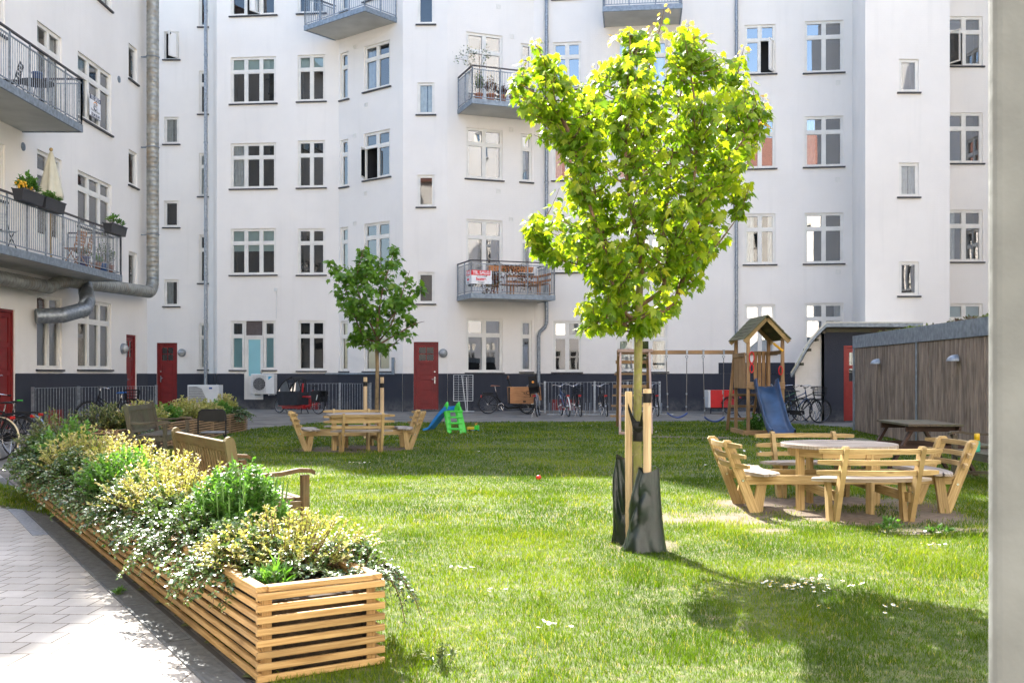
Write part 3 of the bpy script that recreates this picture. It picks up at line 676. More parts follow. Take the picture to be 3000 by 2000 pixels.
# =============== ground ===============
def flat(name, poly, z, mat, kind='structure', cat=None, th=0):
    mb = MB(); vs = [Vector((p[0], p[1], z)) for p in poly]
    if th: mb.prism([v-Vector((0, 0, th)) for v in vs], (0, 0, th))
    else: mb.add(vs, [tuple(range(len(vs)))])
    o = mb.build(name, mat); tag(o, kind=kind); return o
PDIR = Vector((-.5246, .8514, 0)); PN = Vector((.8514, .5246, 0))      # long direction of the front planter and its right-hand normal
PC = Vector((-1.16, 4.68, 0))                                         # front-left corner of the planter
def pl(a, b): v = PC + PDIR*a + PN*b; return (v.x, v.y)
def paving():
    m, n, b = _mat('concrete_pavers'); L = n.links.new
    tc = N(n, 'ShaderNodeTexCoord'); mp = N(n, 'ShaderNodeMapping'); mp.inputs['Rotation'].default_value = (0, 0, R(3)); L(tc.outputs['Object'], mp.inputs[0])
    br = N(n, 'ShaderNodeTexBrick'); br.inputs['Scale'].default_value = 1; br.inputs['Brick Width'].default_value = .21; br.inputs['Row Height'].default_value = .212
    br.inputs['Mortar Size'].default_value = .005; br.inputs['Mortar Smooth'].default_value = .3; br.inputs['Bias'].default_value = 0
    br.inputs[1].default_value = (.42, .40, .37, 1); br.inputs[2].default_value = (.50, .48, .45, 1); br.inputs[3].default_value = (.13, .11, .085, 1)
    L(mp.outputs[0], br.inputs['Vector'])
    no = N(n, 'ShaderNodeTexNoise'); no.inputs['Scale'].default_value = 1.3; no.inputs['Detail'].default_value = 9; no.inputs['Roughness'].default_value = .7; L(tc.outputs['Object'], no.inputs['Vector'])
    k = ramp(n, no.outputs[0], [(.3, (.78, .76, .73)), (.7, (1.1, 1.08, 1.05))])
    mx = N(n, 'ShaderNodeMix', data_type='RGBA', blend_type='MULTIPLY'); mx.inputs[0].default_value = 1; L(br.outputs[0], mx.inputs[6]); L(k.outputs[0], mx.inputs[7])
    L(mx.outputs[2], b.inputs['Base Color']); b.inputs['Roughness'].default_value = .85
    n2 = N(n, 'ShaderNodeTexNoise'); n2.inputs['Scale'].default_value = 90; n2.inputs['Detail'].default_value = 4; L(tc.outputs['Object'], n2.inputs['Vector'])
    a = N(n, 'ShaderNodeMath', operation='MULTIPLY_ADD'); L(br.outputs['Fac'], a.inputs[0]); a.inputs[1].default_value = -1.2; L(n2.outputs[0], a.inputs[2])
    bp = N(n, 'ShaderNodeBump'); bp.inputs['Strength'].default_value = .5; bp.inputs['Distance'].default_value = .006; L(a.outputs[0], bp.inputs['Height']); L(bp.outputs[0], b.inputs['Normal'])
    return m
MPAVE = paving()
MASPH = plain('worn_flagstones', (.21, .19, .16), .9, var=.22, scale=1.5, bump=.4, bscale=70, dirt=(.11, .10, .085), dscale=.6)
flat('ground', [(-400, -400), (400, -400), (400, 400), (-400, 400)], -.05, plain('soil_ground', (.13, .10, .07), .95))
flat('courtyard_path', [(-13.5, -11.9), (22, -11.9), (22, 44), (-17.4, 44)], -.012, MASPH)
flat('paved_path', [pl(-10, -.03), pl(11.6, -.03), (-9.5, 13.0), (-10.5, 9), (-9, -8), (-2, -9)], -.006, MPAVE)
# lawn base: dry soil and moss under the blades, bare where feet have worn it
TN = Vector((3.46, 10.85, 0)); TF = Vector((-2.95, 19.3, 0))          # centres of the two round tables
LAWN = [pl(-3.2, .05), pl(6.4, .02), pl(7.6, -.34), pl(9.8, -1.0), pl(10.2, -.2), pl(9.3, .05), (-6.55, 13.6), (-6.65, 26.3), (-5.6, 29.6), (7.0, 30.6), (9.6, 26.0), (8.6, 25.4), (7.9, 17), (7.6, 10), (9.5, 2.0)]
def lawnmat():
    m, n, b = _mat('lawn_soil'); L = n.links.new
    tc = N(n, 'ShaderNodeTexCoord'); no = N(n, 'ShaderNodeTexNoise'); no.inputs['Scale'].default_value = 9; no.inputs['Detail'].default_value = 8; L(tc.outputs['Object'], no.inputs['Vector'])
    r = ramp(n, no.outputs[0], [(.3, (.045, .07, .015)), (.55, (.10, .12, .035)), (.75, (.22, .17, .10))])
    at = N(n, 'ShaderNodeAttribute', attribute_name='bare')
    n2 = N(n, 'ShaderNodeTexNoise'); n2.inputs['Scale'].default_value = 14; n2.inputs['Detail'].default_value = 8; L(tc.outputs['Object'], n2.inputs['Vector'])
    r2 = ramp(n, n2.outputs[0], [(.3, (.10, .075, .05)), (.7, (.21, .155, .11))])
    mx = N(n, 'ShaderNodeMix', data_type='RGBA'); L(at.outputs['Fac'], mx.inputs[0]); L(r.outputs[0], mx.inputs[6]); L(r2.outputs[0], mx.inputs[7])
    L(mx.outputs[2], b.inputs['Base Color']); b.inputs['Roughness'].default_value = .95
    bp = N(n, 'ShaderNodeBump'); bp.inputs['Strength'].default_value = .8; bp.inputs['Distance'].default_value = .02; L(n2.outputs[0], bp.inputs['Height']); L(bp.outputs[0], b.inputs['Normal'])
    return m
rng = np.random.default_rng(5)
def vnoise(x, y, s, seed=0):     # cheap smooth noise
    r_ = np.random.default_rng(seed); g = r_.random((64, 64)); X = x/s+200.5; Y = y/s+200.5
    i = np.floor(X).astype(int); j = np.floor(Y).astype(int); fx = X-i; fy = Y-j; fx = fx*fx*(3-2*fx); fy = fy*fy*(3-2*fy)
    a = g[i % 64, j % 64]; b_ = g[(i+1) % 64, j % 64]; c = g[i % 64, (j+1) % 64]; d = g[(i+1) % 64, (j+1) % 64]
    return (a*(1-fx)+b_*fx)*(1-fy)+(c*(1-fx)+d*fx)*fy
def bare(x, y):
    v = np.zeros_like(x)
    def ell(cx, cy, rx, ry, s=1.0):
        d = np.sqrt(((x-cx)/rx)**2+((y-cy)/ry)**2); return np.clip((1.15-d)/.35, 0, 1)*s
    n = vnoise(x, y, .5, 3)*.6+vnoise(x, y, .17, 4)*.4
    for q in ((TN.x, TN.y-.1, 1.4, 1.15), (TN.x-1.35, TN.y-.75, .9, .5), (TN.x+1.75, TN.y-.5, .6, .35), (TF.x, TF.y, 1.2, .95), (4.6, 22.6, .8, .35, .9), (3.3, 22.9, .8, .35, .9), (1.05, 8.45, .36, .3, .8), (3.2, 9.2, 1.2, .25, .6), (5.6, 9.2, .8, .25, .7)):
        v = np.maximum(v, ell(*q))
    v = np.clip((v-.25)*1.3+(n-.5)*1.9, 0, 1)*(v > .02)
    v = np.maximum(v, np.clip((vnoise(x, y, .8, 9)*.5+vnoise(x, y, .25, 10)*.5-.78)*2.5, 0, .4))
    return np.clip(v, 0, 1)
def inpoly(x, y, poly):
    ins = np.zeros(x.shape, bool); n = len(poly)
    for i in range(n):
        x0, y0 = poly[i]; x1, y1 = poly[(i+1) % n]
        c = ((y0 > y) != (y1 > y)) & (x < (x1-x0)*(y-y0)/(y1-y0+1e-12)+x0); ins ^= c
    return ins
gx, gy = np.meshgrid(np.arange(-7.5, 10.6, .12), np.arange(1.9, 31, .12))
lm = MB(); me = bpy.data.meshes.new('lawn'); nx = gx.shape[1]
vv = np.stack([gx.ravel(), gy.ravel(), np.full(gx.size, -.002)+.012*vnoise(gx.ravel(), gy.ravel(), .7, 1)], 1)
cx_, cy_ = (gx[:-1, :-1]+.06).ravel(), (gy[:-1, :-1]+.06).ravel(); keep = inpoly(cx_, cy_, LAWN)
ii = (np.arange(gx.shape[0]-1)[:, None]*nx+np.arange(nx-1)[None, :]).ravel()[keep]
fs = np.stack([ii, ii+1, ii+nx+1, ii+nx], 1)
me.from_pydata(vv.tolist(), [], fs.tolist()); at = me.attributes.new('bare', 'FLOAT', 'POINT'); at.data.foreach_set('value', bare(vv[:, 0], vv[:, 1]).astype(np.float32))
me.materials.append(lawnmat()); tag(link(bpy.data.objects.new('lawn', me)), kind='structure')

def tris_mesh(name, V, Fc, rnd, mat, smooth=False):
    """V (n,3), Fc (m,k) uniform faces, rnd per vertex"""
    me = bpy.data.meshes.new(name); m, k = Fc.shape
    me.vertices.add(len(V)); me.vertices.foreach_set('co', V.astype(np.float32).ravel())
    me.loops.add(m*k); me.loops.foreach_set('vertex_index', Fc.astype(np.int32).ravel())
    me.polygons.add(m); me.polygons.foreach_set('loop_start', np.arange(0, m*k, k, dtype=np.int32))
    if smooth: me.polygons.foreach_set('use_smooth', np.ones(m, bool))
    a = me.attributes.new('rnd', 'FLOAT', 'POINT'); a.data.foreach_set('value', rnd.astype(np.float32))
    me.update(calc_edges=True); me.validate(); me.materials.append(mat)
    return link(bpy.data.objects.new(name, me))
MGRASS = leafmat('grass_blades', [(0, (.02, .055, .004)), (.5, (.078, .142, .006)), (.82, (.175, .235, .013)), (1, (.31, .29, .08))], trans=.45, tcol=(1.5, 1.5, .35), rough=.5, spec=.22)
def blades():
    V = []; Rn = []
    for y0, y1, dens, wd, ht in ((2.0, 6.5, 8500, .0032, .030), (6.5, 9.5, 5600, .004, .034), (9.5, 14, 2600, .0055, .036), (14, 20, 1000, .008, .038), (20, 31, 450, .013, .042)):
        xl = min(-7.2, -.55*y1); xr = .55*y1+.6; xl = -.55*y1-.3; xl = max(xl, -7.2); xr = min(xr, 9.8)
        n = int(dens*(y1-y0)*(xr-xl)); x = rng.uniform(xl, xr, n); y = rng.uniform(y0, y1, n)
        k = inpoly(x, y, LAWN) & (np.abs(x/y) < .56); x, y = x[k], y[k]; k = rng.random(len(x)) > bare(x, y)*1.04; x, y = x[k], y[k]
        n = len(x); cl = vnoise(x, y, .12, 21); cl2 = vnoise(x, y, .6, 22)
        tall = (vnoise(x, y, .35, 23) > .72)*.45
        h = ht*(.5+.7*rng.random(n))*(.7+.6*cl+tall); wdt = wd*(.7+.6*rng.random(n))
        th = rng.uniform(0, 6.28, n); ln = rng.uniform(.15, .95, n)*h; ld = th+rng.normal(0, 1.2, n)+1.57
        dx_, dy_ = np.cos(th)*wdt/2, np.sin(th)*wdt/2; lx, ly = np.cos(ld)*ln, np.sin(ld)*ln
        z0 = np.zeros(n)-.003
        a = np.stack([x-dx_, y-dy_, z0], 1); b_ = np.stack([x+dx_, y+dy_, z0], 1)
        c = np.stack([x+dx_*.8+lx*.35, y+dy_*.8+ly*.35, h*.62], 1); d = np.stack([x-dx_*.8+lx*.35, y-dy_*.8+ly*.35, h*.62], 1)
        e = np.stack([x+lx, y+ly, h*.97], 1)
        V.append(np.stack([a, b_, c, d, e], 1).reshape(-1, 3))
        rr = np.clip(.12+.5*cl2+.2*(vnoise(x, y, 1.7, 71)-.5)+.32*rng.random(n), 0, .88); dry = rng.random(n) < (.035+.20*np.clip(vnoise(x, y, .5, 31)-.5, 0, 1)+.3*bare(x, y)); rr[dry] = 1
        Rn.append(np.repeat(rr, 5))
    V = np.concatenate(V); Rn = np.concatenate(Rn); n = len(V)//5; b = np.arange(n)*5
    q = np.concatenate([np.stack([b, b+1, b+2], 1), np.stack([b, b+2, b+3], 1), np.stack([b+3, b+2, b+4], 1)])
    o = tris_mesh('grass', V, q, Rn, MGRASS); tag(o, 'short green lawn grass, sunlit in front and shaded behind', 'grass', kind='stuff'); print('blades', n)
blades()
# =============== planters ===============
MLINER = plain('planter_liner', (.022, .018, .014), .95, var=.3)
MSOIL = plain('potting_soil', (.05, .035, .022), .95, var=.4, scale=20, bump=.6, bscale=30)
def planter(label, loc, ang, L, w_, h, mods, group=None, mat=None):
    t = thing('planter', label, 'planter', loc, ang, group)
    mat = mat or MSLAT
    def mod(y0, y1):
        s = MB(); p = .0535; n = int((h-.05)/p); sh = .031; g = .004
        for k in range(n+1):
            z = .012+sh/2+k*p; j = lambda: random.uniform(-.0015, .0015)
            for x in (0.011, w_-.011): s.beam((x+j(), y0+g, z+j()), (x+j(), y1-g, z+j()), .022, sh, ch=.003)
        o = s.build('slat_sides', mat, t)
        e = MB(); ends = [y for y in (y0, y1) if y in (0, L)]
        for y in ends:
            for k in range(n+1):
                z = .012+sh/2+k*p; d = -.012 if y == 0 else .012
                e.beam((-.012, y+d, z), (w_+.012, y+d, z), .022, sh, ch=.003)
        if ends: e.build('slat_end', mat, t)
        m = y0+(y1-y0)/2
        for x in (.045, w_-.045):
            for y, ww in ((y0+.035, .045), (y1-.035, .045), (m, .03)): q = MB(); q.beam((x, y, 0), (x, y, h-.03), .045, ww); q.build('corner_post', mat, t)
        c = MB(); zc = h-.012
        c.beam((.018, y0+g, zc), (.018, y1-g, zc), .055, .026, ch=.003); c.beam((w_-.018, y0+g, zc), (w_-.018, y1-g, zc), .055, .026, ch=.003)
        for y in ends: c.beam((.047, y+(.018 if y == 0 else -.018), zc), (w_-.047, y+(.018 if y == 0 else -.018), zc), .055, .026, ch=.003)
        c.build('rim_board', mat, t)
        l = MB(); l.box(.07, w_-.07, y0+.06, y1-.06, .01, h-.085); l.build('soil', MSOIL, t)
        for x in (.068, w_-.068): lb = MB(); lb.box(x-.003, x+.003, y0+.02, y1-.02, .008, h-.05); lb.build('liner', MLINER, t)
    ys = [L*i/mods for i in range(mods+1)]
    for a, b in zip(ys[:-1], ys[1:]): mod(a, b)
    return t
# local +y runs along the planter
PA_ = math.atan2(-PDIR.x, PDIR.y)
planter('long slatted larch planter in the foreground overflowing with shrubs beside the paved path', (PC.x, PC.y, 0), PA_, 9.05, .61, .445, 3, 'slatted wooden planters')
P2 = Vector((-7.55, 17.6, 0)); P2A = R(-.5)
MSLAT2 = wood('planter_larch_aged', (.26, .16, .08), (.42, .28, .16), .7)
planter('slatted planter behind the garden bench, near the folding chair', (P2.x, P2.y, 0), P2A, 8.2, .8, .46, 3, 'slatted wooden planters', MSLAT2)
# drain channel and kerb beside the front planter
ks = MB(); a0 = -3
for k in range(7):
    a = 5.3+k*.95
    q = [pl(a, -.205), pl(a+.944, -.205), pl(a+.944, -.33), pl(a, -.33)]; ks.prism([(x, y, -.03) for x, y in q], (0, 0, .032))
tag(ks.build('kerb_stones', plain('granite_strip', (.30, .32, .35), .8, var=.2, scale=30)), kind='structure')
dr = MB()
for k in range(14):
    a = a0+k*1.0
    for b0, b1 in ((-.20, -.185), (-.055, -.04)): dr.prism([(*pl(a, b0), -.03), (*pl(a+.994, b0), -.03), (*pl(a+.994, b1), -.03), (*pl(a, b1), -.03)], (0, 0, .034))
    for j in range(45):
        x = a+.012+j*.0216; dr.prism([(*pl(x, -.185), -.02), (*pl(x+.011, -.185), -.02), (*pl(x+.011, -.055), -.02), (*pl(x, -.055), -.02)], (0, 0, .022))
o = dr.build('drain_grate', plain('grate_grey', (.13, .14, .145), .7, var=.2, scale=20)); tag(o, 'long slotted grey drain grate running beside the front planter', 'drain grate')
db = MB(); db.prism([(*pl(-3, -.20), -.045), (*pl(11, -.20), -.045), (*pl(11, 0), -.045), (*pl(-3, 0), -.045)], (0, 0, .046-.012+.006)); tag(db.build('drain_bed', plain('drain_dark', (.06, .055, .05), .9)), kind='structure')

# =============== round table with four benches ===============
def disc_plank(mb, y0, y1, R_, z, th):
    def arc(ya, yb, sgn):
        return [(sgn*math.sqrt(max(0, R_*R_-y*y)), y) for y in [ya+(yb-ya)*i/4 for i in range(5)]]
    pts = arc(y0, y1, 1)+arc(y1, y0, -1)
    mb.prism([(x, y, z) for x, y in pts], (0, 0, th), [(x, y+3*y0) for x, y in pts])
def curved_bar(mb, M, v0, half, z, wv, hz, Rc=1.35, n=12, rnd=True):
    """horizontal bar bowed about the table; wv: radial width, hz: height"""
    vs = []; uv = []; k = 0
    for i in range(n+1):
        u = -half+2*half*i/n; v = v0-u*u/(2*Rc); e = 1.0
        if rnd and i in (0, n): e = .72
        t = Vector((1, -u/Rc, 0)).normalized(); nn = Vector((-t.y, t.x, 0))
        for a, b in ((-1, -1), (1, -1), (1, 1), (-1, 1)):
            vs.append(M @ (Vector((u, v, z))+nn*a*wv/2*e+Vector((0, 0, b*hz/2*(e if rnd else 1))))); uv.append((u, (a*wv+b*hz)/2))
    fs = [(4*i+j, 4*i+(j+1) % 4, 4*i+4+(j+1) % 4, 4*i+4+j) for i in range(n) for j in range(4)]+[(3, 2, 1, 0), tuple(4*n+j for j in range(4))]
    mb.add(vs, fs, uv)
def round_table(label, loc, rz, group, sc=1.0):
    t = thing('picnic_table', label, 'picnic table', loc, rz, group); t.scale = (sc, sc, sc**.5)
    tp = MB(); Rt = .635; n = 9; pw = 2*Rt/n
    for k in range(n): disc_plank(tp, -Rt+k*pw+.006, -Rt+(k+1)*pw-.006, Rt, .672, .036)
    tp.build('tabletop', MPINEG, t)
    ap = MB()
    for k in range(8):
        a, b = R(45*k+10), R(45*(k+1)+10); q = .57
        ap.beam((q*math.cos(a), q*math.sin(a), .625), (q*math.cos(b), q*math.sin(b), .625), .035, .09)
    ap.build('table_frame', MPINE, t)
    for k in range(4):
        a = R(20+90*k); lg = MB(); lg.beam((.52*math.cos(a), .52*math.sin(a), 0), (.52*math.cos(a), .52*math.sin(a), .67), .045, .095, (math.cos(a), math.sin(a), 0), ch=.004); lg.build('table_leg', MPINE, t)
    cb = MB()
    for s in (-.36, .36):
        cb.beam((-1.12, s, .345), (1.12, s, .345), .045, .095, ch=.004); cb.beam((s, -1.12, .245), (s, 1.12, .245), .045, .095, ch=.004)
    cb.beam((-.5, 0, .30), (.5, 0, .30), .09, .07); cb.build('cross_beam', MPINE, t)
    for q in range(4):
        M = Matrix.Rotation(math.pi/2*q, 4, 'Z'); s = MB()
        for k, (v0, hf) in enumerate(((.905, .47), (1.01, .57), (1.115, .61))): curved_bar(s, M, v0, hf, .415, .098, .036)
        b = s.build('bench_seat', MPINEG, t)
        bk = MB(); pv = lambda z: 1.045+.40*z
        for z in (.50, .605, .715): curved_bar(bk, M, pv(z)+.085-.022, .62, z, .042, .050)
        bk.build('bench_back', MPINE, t)
        for sx in (-.385, .385):
            p = MB(M); p.prism([(sx-.024, pv(0)-.05, 0), (sx-.024, pv(0)+.055, 0), (sx-.024, pv(.74)+.06, .74), (sx-.024, pv(.76)+.035, .765), (sx-.024, pv(.76)-.03, .765), (sx-.024, pv(.74)-.06, .735)], (.048, 0, 0), [(z_, y_) for y_, z_ in ((-.05, 0), (.05, 0), (.05, .74), (.03, .765), (-.03, .765), (-.05, .735))])
            p.build('back_post', MPINE, t)
            l = MB(M); l.prism([(sx+.026, pv(0)-.09, 0), (sx+.026, pv(0)+.02, 0), (sx+.026, .945+.05, .396), (sx+.026, .945-.05, .396)], (.045 if sx > 0 else .045, 0, 0), [(0, -.05), (0, .05), (.4, .05), (.4, -.05)])
            l.build('bench_leg', MPINE, t)
            sp = MB(M); sp.beam((sx-.02, .86, .372), (sx-.02, 1.16, .372), .04, .045); sp.build('seat_bearer', MPINE, t)
            bo = MB(M); bo.tube([(sx-.03, pv(.345), .345), (sx-.018-.024, pv(.345), .345)], .014, 8); bo.tube([(sx+.024, pv(.3), .3), (sx+.03, pv(.3), .3)], .014, 8); bo.build('bolt', MCHROME, t)
    return t
round_table('round wooden picnic table with four curved back benches, half in sun, at the right', (TN.x, TN.y, 0), R(1), 'round picnic tables with curved benches', .94)
round_table('round wooden picnic table with curved benches standing in shade near the young tree', (TF.x+.03, TF.y, 0), R(14), 'round picnic tables with curved benches', .90)

# =============== garden benches ===============
def garden_bench(label, loc, rz, L=1.62, mat=None, group='teak garden benches'):
    mat = mat or MTEAK; t = thing('garden_bench', label, 'bench', loc, rz, group); hx = L/2
    s = MB()
    for k in range(6): s.beam((-hx+.03, .07+k*.082, .425), (hx-.03, .07+k*.082, .425), .066, .022, ch=.003)
    s.build('seat', mat, t)
    fr = MB(); fr.beam((-hx+.03, .5, .375), (hx-.03, .5, .375), .03, .075); fr.beam((-hx+.03, .03, .375), (hx-.03, .03, .375), .03, .075)
    for x in (-hx, hx): fr.beam((x, .02, .375), (x, .5, .375), .03, .07); fr.beam((x, .02, .12), (x, .5, .12), .03, .04)
    fr.build('seat_frame', mat, t)
    for x in (-hx, hx):
        lg = MB(); lg.beam((x, .505, 0), (x, .505, .615), .062, .062, ch=.006); lg.build('front_leg', mat, t)
        b = MB(); w_ = .031
        pr = [(0.045, 0), (.0, .40), (-.085, .86), (-.09, .905), (-.075, .93), (-.05, .94), (-.025, .925), (-.012, .895), (.065, .42), (.10, 0)]
        b.prism([(x-w_, -y_*1.0, z_) if 0 else (x-w_, y_-.05, z_) for y_, z_ in pr], (2*w_, 0, 0), [(z_, y_) for y_, z_ in pr]); b.build('back_post', mat, t)
        a = MB(); pts = [(x, -.04, .635), (x, .1, .625), (x, .3, .632), (x, .45, .655), (x, .55, .648), (x, .585, .63)]
        ws = [.045, .05, .056, .066, .07, .05]; vs = []; uv = []
        for (px_, py_, pz_), w2 in zip(pts, ws):
            for q, r_ in ((-1, -1), (1, -1), (1, 1), (-1, 1)): vs.append((px_+q*w2/2, py_, pz_+r_*.016)); uv.append((py_, q*w2/2))
        a.add(vs, [(4*i+j, 4*i+(j+1) % 4, 4*i+4+(j+1) % 4, 4*i+4+j) for i in range(5) for j in range(4)]+[(3, 2, 1, 0), (20, 21, 22, 23)], uv); a.build('armrest', mat, t)
    bk = MB(); yb = lambda z: -.02-(z-.4)*.185
    bk.beam((-hx+.03, yb(.86)+.0, .86), (hx-.03, yb(.86), .86), .03, .085, (0, -.18, 1), ch=.004); bk.beam((-hx+.03, yb(.49), .49), (hx-.03, yb(.49), .49), .03, .05, (0, -.18, 1))
    n = int((L-.1)/.079)
    for k in range(n):
        x = -hx+.07+k*(L-.14)/(n-1); bk.beam((x, yb(.515), .515), (x, yb(.817), .817), .042, .012, (0, 1, 0))
    bk.build('backrest', mat, t)
    return t
garden_bench('brown teak garden bench seen from behind, backed up to the front planter', (-2.52, 8.62, 0), R(-58.4), 1.66)
garden_bench('grey-brown slatted garden bench beside the folding chair, in front of the rear planter', (-6.15, 17.2, 0), R(-84), 1.7, MTEAKD)
garden_bench('dark mossy garden bench by the wood-clad shed, half hidden by the grey pillar', (6.32, 12.75, 0), R(88), 1.5, MTEAKD)
# =============== folding chair ===============
t = thing('folding_chair', 'black metal folding chair facing away, standing on the lawn by the bench', 'chair', (-4.95, 16.9, 0), R(3))
f = MB(); 
arc = [(-.225, -.05, 0), (-.225, -.01, .45), (-.225, .0, .70), (-.21, .0, .79), (-.17, .0, .83), (.17, .0, .83), (.21, .0, .79), (.225, .0, .70), (.225, -.01, .45), (.225, -.05, 0)]
f.tube(arc, .013, 8); f.tube([(-.2, -.05, .43), (-.2, .42, 0)], .011, 8); f.tube([(.2, -.05, .43), (.2, .42, 0)], .011, 8); f.tube([(-.2, .40, .02), (.2, .40, .02)], .01, 6); f.tube([(-.22, -.04, .12), (.22, -.04, .12)], .01, 6)
f.build('frame', MBLACK, t)
b = MB(); b.prism([(-.21, -.008, .65), (-.21, -.008, .78), (-.17, -.008, .82), (.17, -.008, .82), (.21, -.008, .78), (.21, -.008, .65), (.1, -.008, .635), (-.1, -.008, .635)], (0, .016, 0)); b.build('backrest', MBLACK, t)
b = MB(); b.box(-.19, .19, .0, .38, .435, .46, .01); b.build('seat', plain('grey_vinyl', (.12, .12, .13), .4), t)

# =============== picnic table by the shed ===============
t = thing('picnic_table', 'dark stained rectangular picnic table standing beside the wood-clad shed', 'picnic table', (5.85, 14.75, 0), R(87))
b = MB()
for k in range(5): b.beam((-.72, -.3+k*.15, .715), (.72, -.3+k*.15, .715), .142, .03)
b.build('tabletop', MTEAKD, t)
MDKST = wood('dark_red_stain', (.035, .018, .012), (.08, .042, .03), .6)
for s in (-1, 1):
    b = MB()
    for k in range(2): b.beam((-.8, s*(.62+k*.14), .43), (.8, s*(.62+k*.14), .43), .13, .03)
    b.build('seat', MTEAKD, t)
for x in (-.55, .55):
    b = MB(); b.beam((x, -.36, .66), (x, .36, .66), .04, .08); b.beam((x, -.8, .385), (x, .8, .385), .04, .08)
    for s in (-1, 1): b.beam((x+.042, s*.25, .66), (x+.042, s*.62, 0), .04, .09, (1, 0, 0))
    b.build('leg_frame', MDKST, t)
b = MB(); b.beam((-.7, -.33, .66), (.7, -.33, .66), .03, .09); b.build('apron', MDKST, t)
t = thing('bottle', 'green bottle with yellow cap standing on the dark mossy garden bench', 'bottle', (5.88, 12.95, .437))
b = MB(); b.lathe((0, 0, 0), [(.036, 0), (.038, .02), (.038, .12), (.03, .14)], 14); b.build('body', plain('green_plastic', (.05, .42, .28), .35), t)
b = MB(); b.lathe((0, 0, .14), [(.034, 0), (.033, .085), (.028, .09)], 14); b.build('cap', plain('yellow_plastic', (.75, .48, .02), .35), t)
# =============== leaves and shrubs ===============
def frames(d, up):
    d = d/np.linalg.norm(d, axis=1, keepdims=True); s = np.cross(d, up); s /= (np.linalg.norm(s, axis=1, keepdims=True)+1e-9); n = np.cross(s, d); return d, s, n
def small_leaves(pos, d, up, ln, wd, rnd, fold=.25):
    """6-vertex leaves: base, 2 low shoulders, 2 high shoulders, tip"""
    d, s, n = frames(d, up); ln = ln[:, None]; wd = wd[:, None]
    A = pos; B = pos+d*ln*.35+s*wd*.5+n*wd*fold; Cc = pos+d*ln*.35-s*wd*.5+n*wd*fold
    D = pos+d*ln*.75+s*wd*.32+n*(wd*fold*.4-ln*.05); E = pos+d*ln*.75-s*wd*.32+n*(wd*fold*.4-ln*.05); T = pos+d*ln-n*ln*.12; 
    V = np.stack([A, B, Cc, D, E, T], 1).reshape(-1, 3); b = np.arange(len(pos))*6
    Fq = np.concatenate([np.stack([b, b+1, b+2], 1), np.stack([b+1, b+3, b+2], 1), np.stack([b+2, b+3, b+4], 1), np.stack([b+3, b+5, b+4], 1)])
    return V, Fq, np.repeat(rnd, 6)
MSTEM = plain('woody_stem', (.16, .09, .05), .8)
MGREENSTEM = plain('green_stem', (.10, .16, .04), .7)
def shrub(name, label, cat, c, rx, ry, h, nst, per, ln, mat, rz=0, droop=.0, up=.6, wr=.55, group=None, seed=1, bot=0.0, spread=1.0, stem=None, drape=0.0, hang=0.0):
    rg = np.random.default_rng(seed); t = thing(name, label, cat, c, rz, group)
    pts = []; dirs = []; ups = []; rr = []; st = MB()
    for k in range(nst):
        a = rg.uniform(0, 6.283); q = math.sqrt(rg.uniform(0, 1)); ex, ey = math.cos(a)*q*rx, math.sin(a)*q*ry
        base = np.array([ex*.35*spread, ey*.35*spread, bot]); top = h*(math.sqrt(max(0, 1-q*q*.82)))*rg.uniform(.72, 1.1)
        end = np.array([ex*rg.uniform(.85, 1.15), ey*rg.uniform(.85, 1.15), bot+top]); mid = (base+end)/2+np.array([ex*.12, ey*.12, top*(.12+droop)])
        if droop: end[2] -= droop*h*q*1.1
        if hang and ex < -rx*.45: end[2] -= hang*rg.uniform(.2, 1)
        tt = np.linspace(0, 1, 6); cur = ((1-tt)**2)[:, None]*base+(2*tt*(1-tt))[:, None]*mid+(tt**2)[:, None]*end
        st.tube([tuple(p) for p in cur], [.004, .0035, .003, .0025, .002, .0012], 4, cap=False)
        u = rg.uniform(.22 if per > 14 else .3, 1.0, per); u.sort(); u[-3:] = [.96, .985, 1.0]
        pc = ((1-u)**2)[:, None]*base+(2*u*(1-u))[:, None]*mid+(u**2)[:, None]*end
        tg = (2*(1-u))[:, None]*(mid-base)+(2*u)[:, None]*(end-mid); tg /= np.linalg.norm(tg, axis=1, keepdims=True)+1e-9
        az = rg.uniform(0, 6.283, per); side = np.stack([np.cos(az), np.sin(az), np.full(per, .25)], 1)
        dd = side*(1-up*.5)+tg*up+rg.normal(0, .22, (per, 3)); pts.append(pc+side*ln*.1); dirs.append(dd)
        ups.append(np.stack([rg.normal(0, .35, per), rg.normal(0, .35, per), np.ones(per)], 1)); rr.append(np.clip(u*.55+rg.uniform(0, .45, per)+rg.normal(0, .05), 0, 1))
    pts = np.concatenate(pts); dirs = np.concatenate(dirs); ups = np.concatenate(ups); rr = np.concatenate(rr); n = len(pts)
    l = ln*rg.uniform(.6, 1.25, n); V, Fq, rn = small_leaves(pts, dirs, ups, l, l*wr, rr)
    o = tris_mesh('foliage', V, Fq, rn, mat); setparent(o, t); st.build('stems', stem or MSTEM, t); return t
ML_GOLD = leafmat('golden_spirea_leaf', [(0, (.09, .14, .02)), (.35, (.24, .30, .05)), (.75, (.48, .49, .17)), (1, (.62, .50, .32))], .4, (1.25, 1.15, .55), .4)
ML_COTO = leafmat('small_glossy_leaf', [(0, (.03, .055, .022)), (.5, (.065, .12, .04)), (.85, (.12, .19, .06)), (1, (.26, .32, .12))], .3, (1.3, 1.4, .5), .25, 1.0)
ML_SAL = leafmat('bright_perennial_leaf', [(0, (.035, .11, .02)), (.5, (.075, .20, .03)), (1, (.17, .33, .07))], .42, (1.3, 1.35, .5), .45)
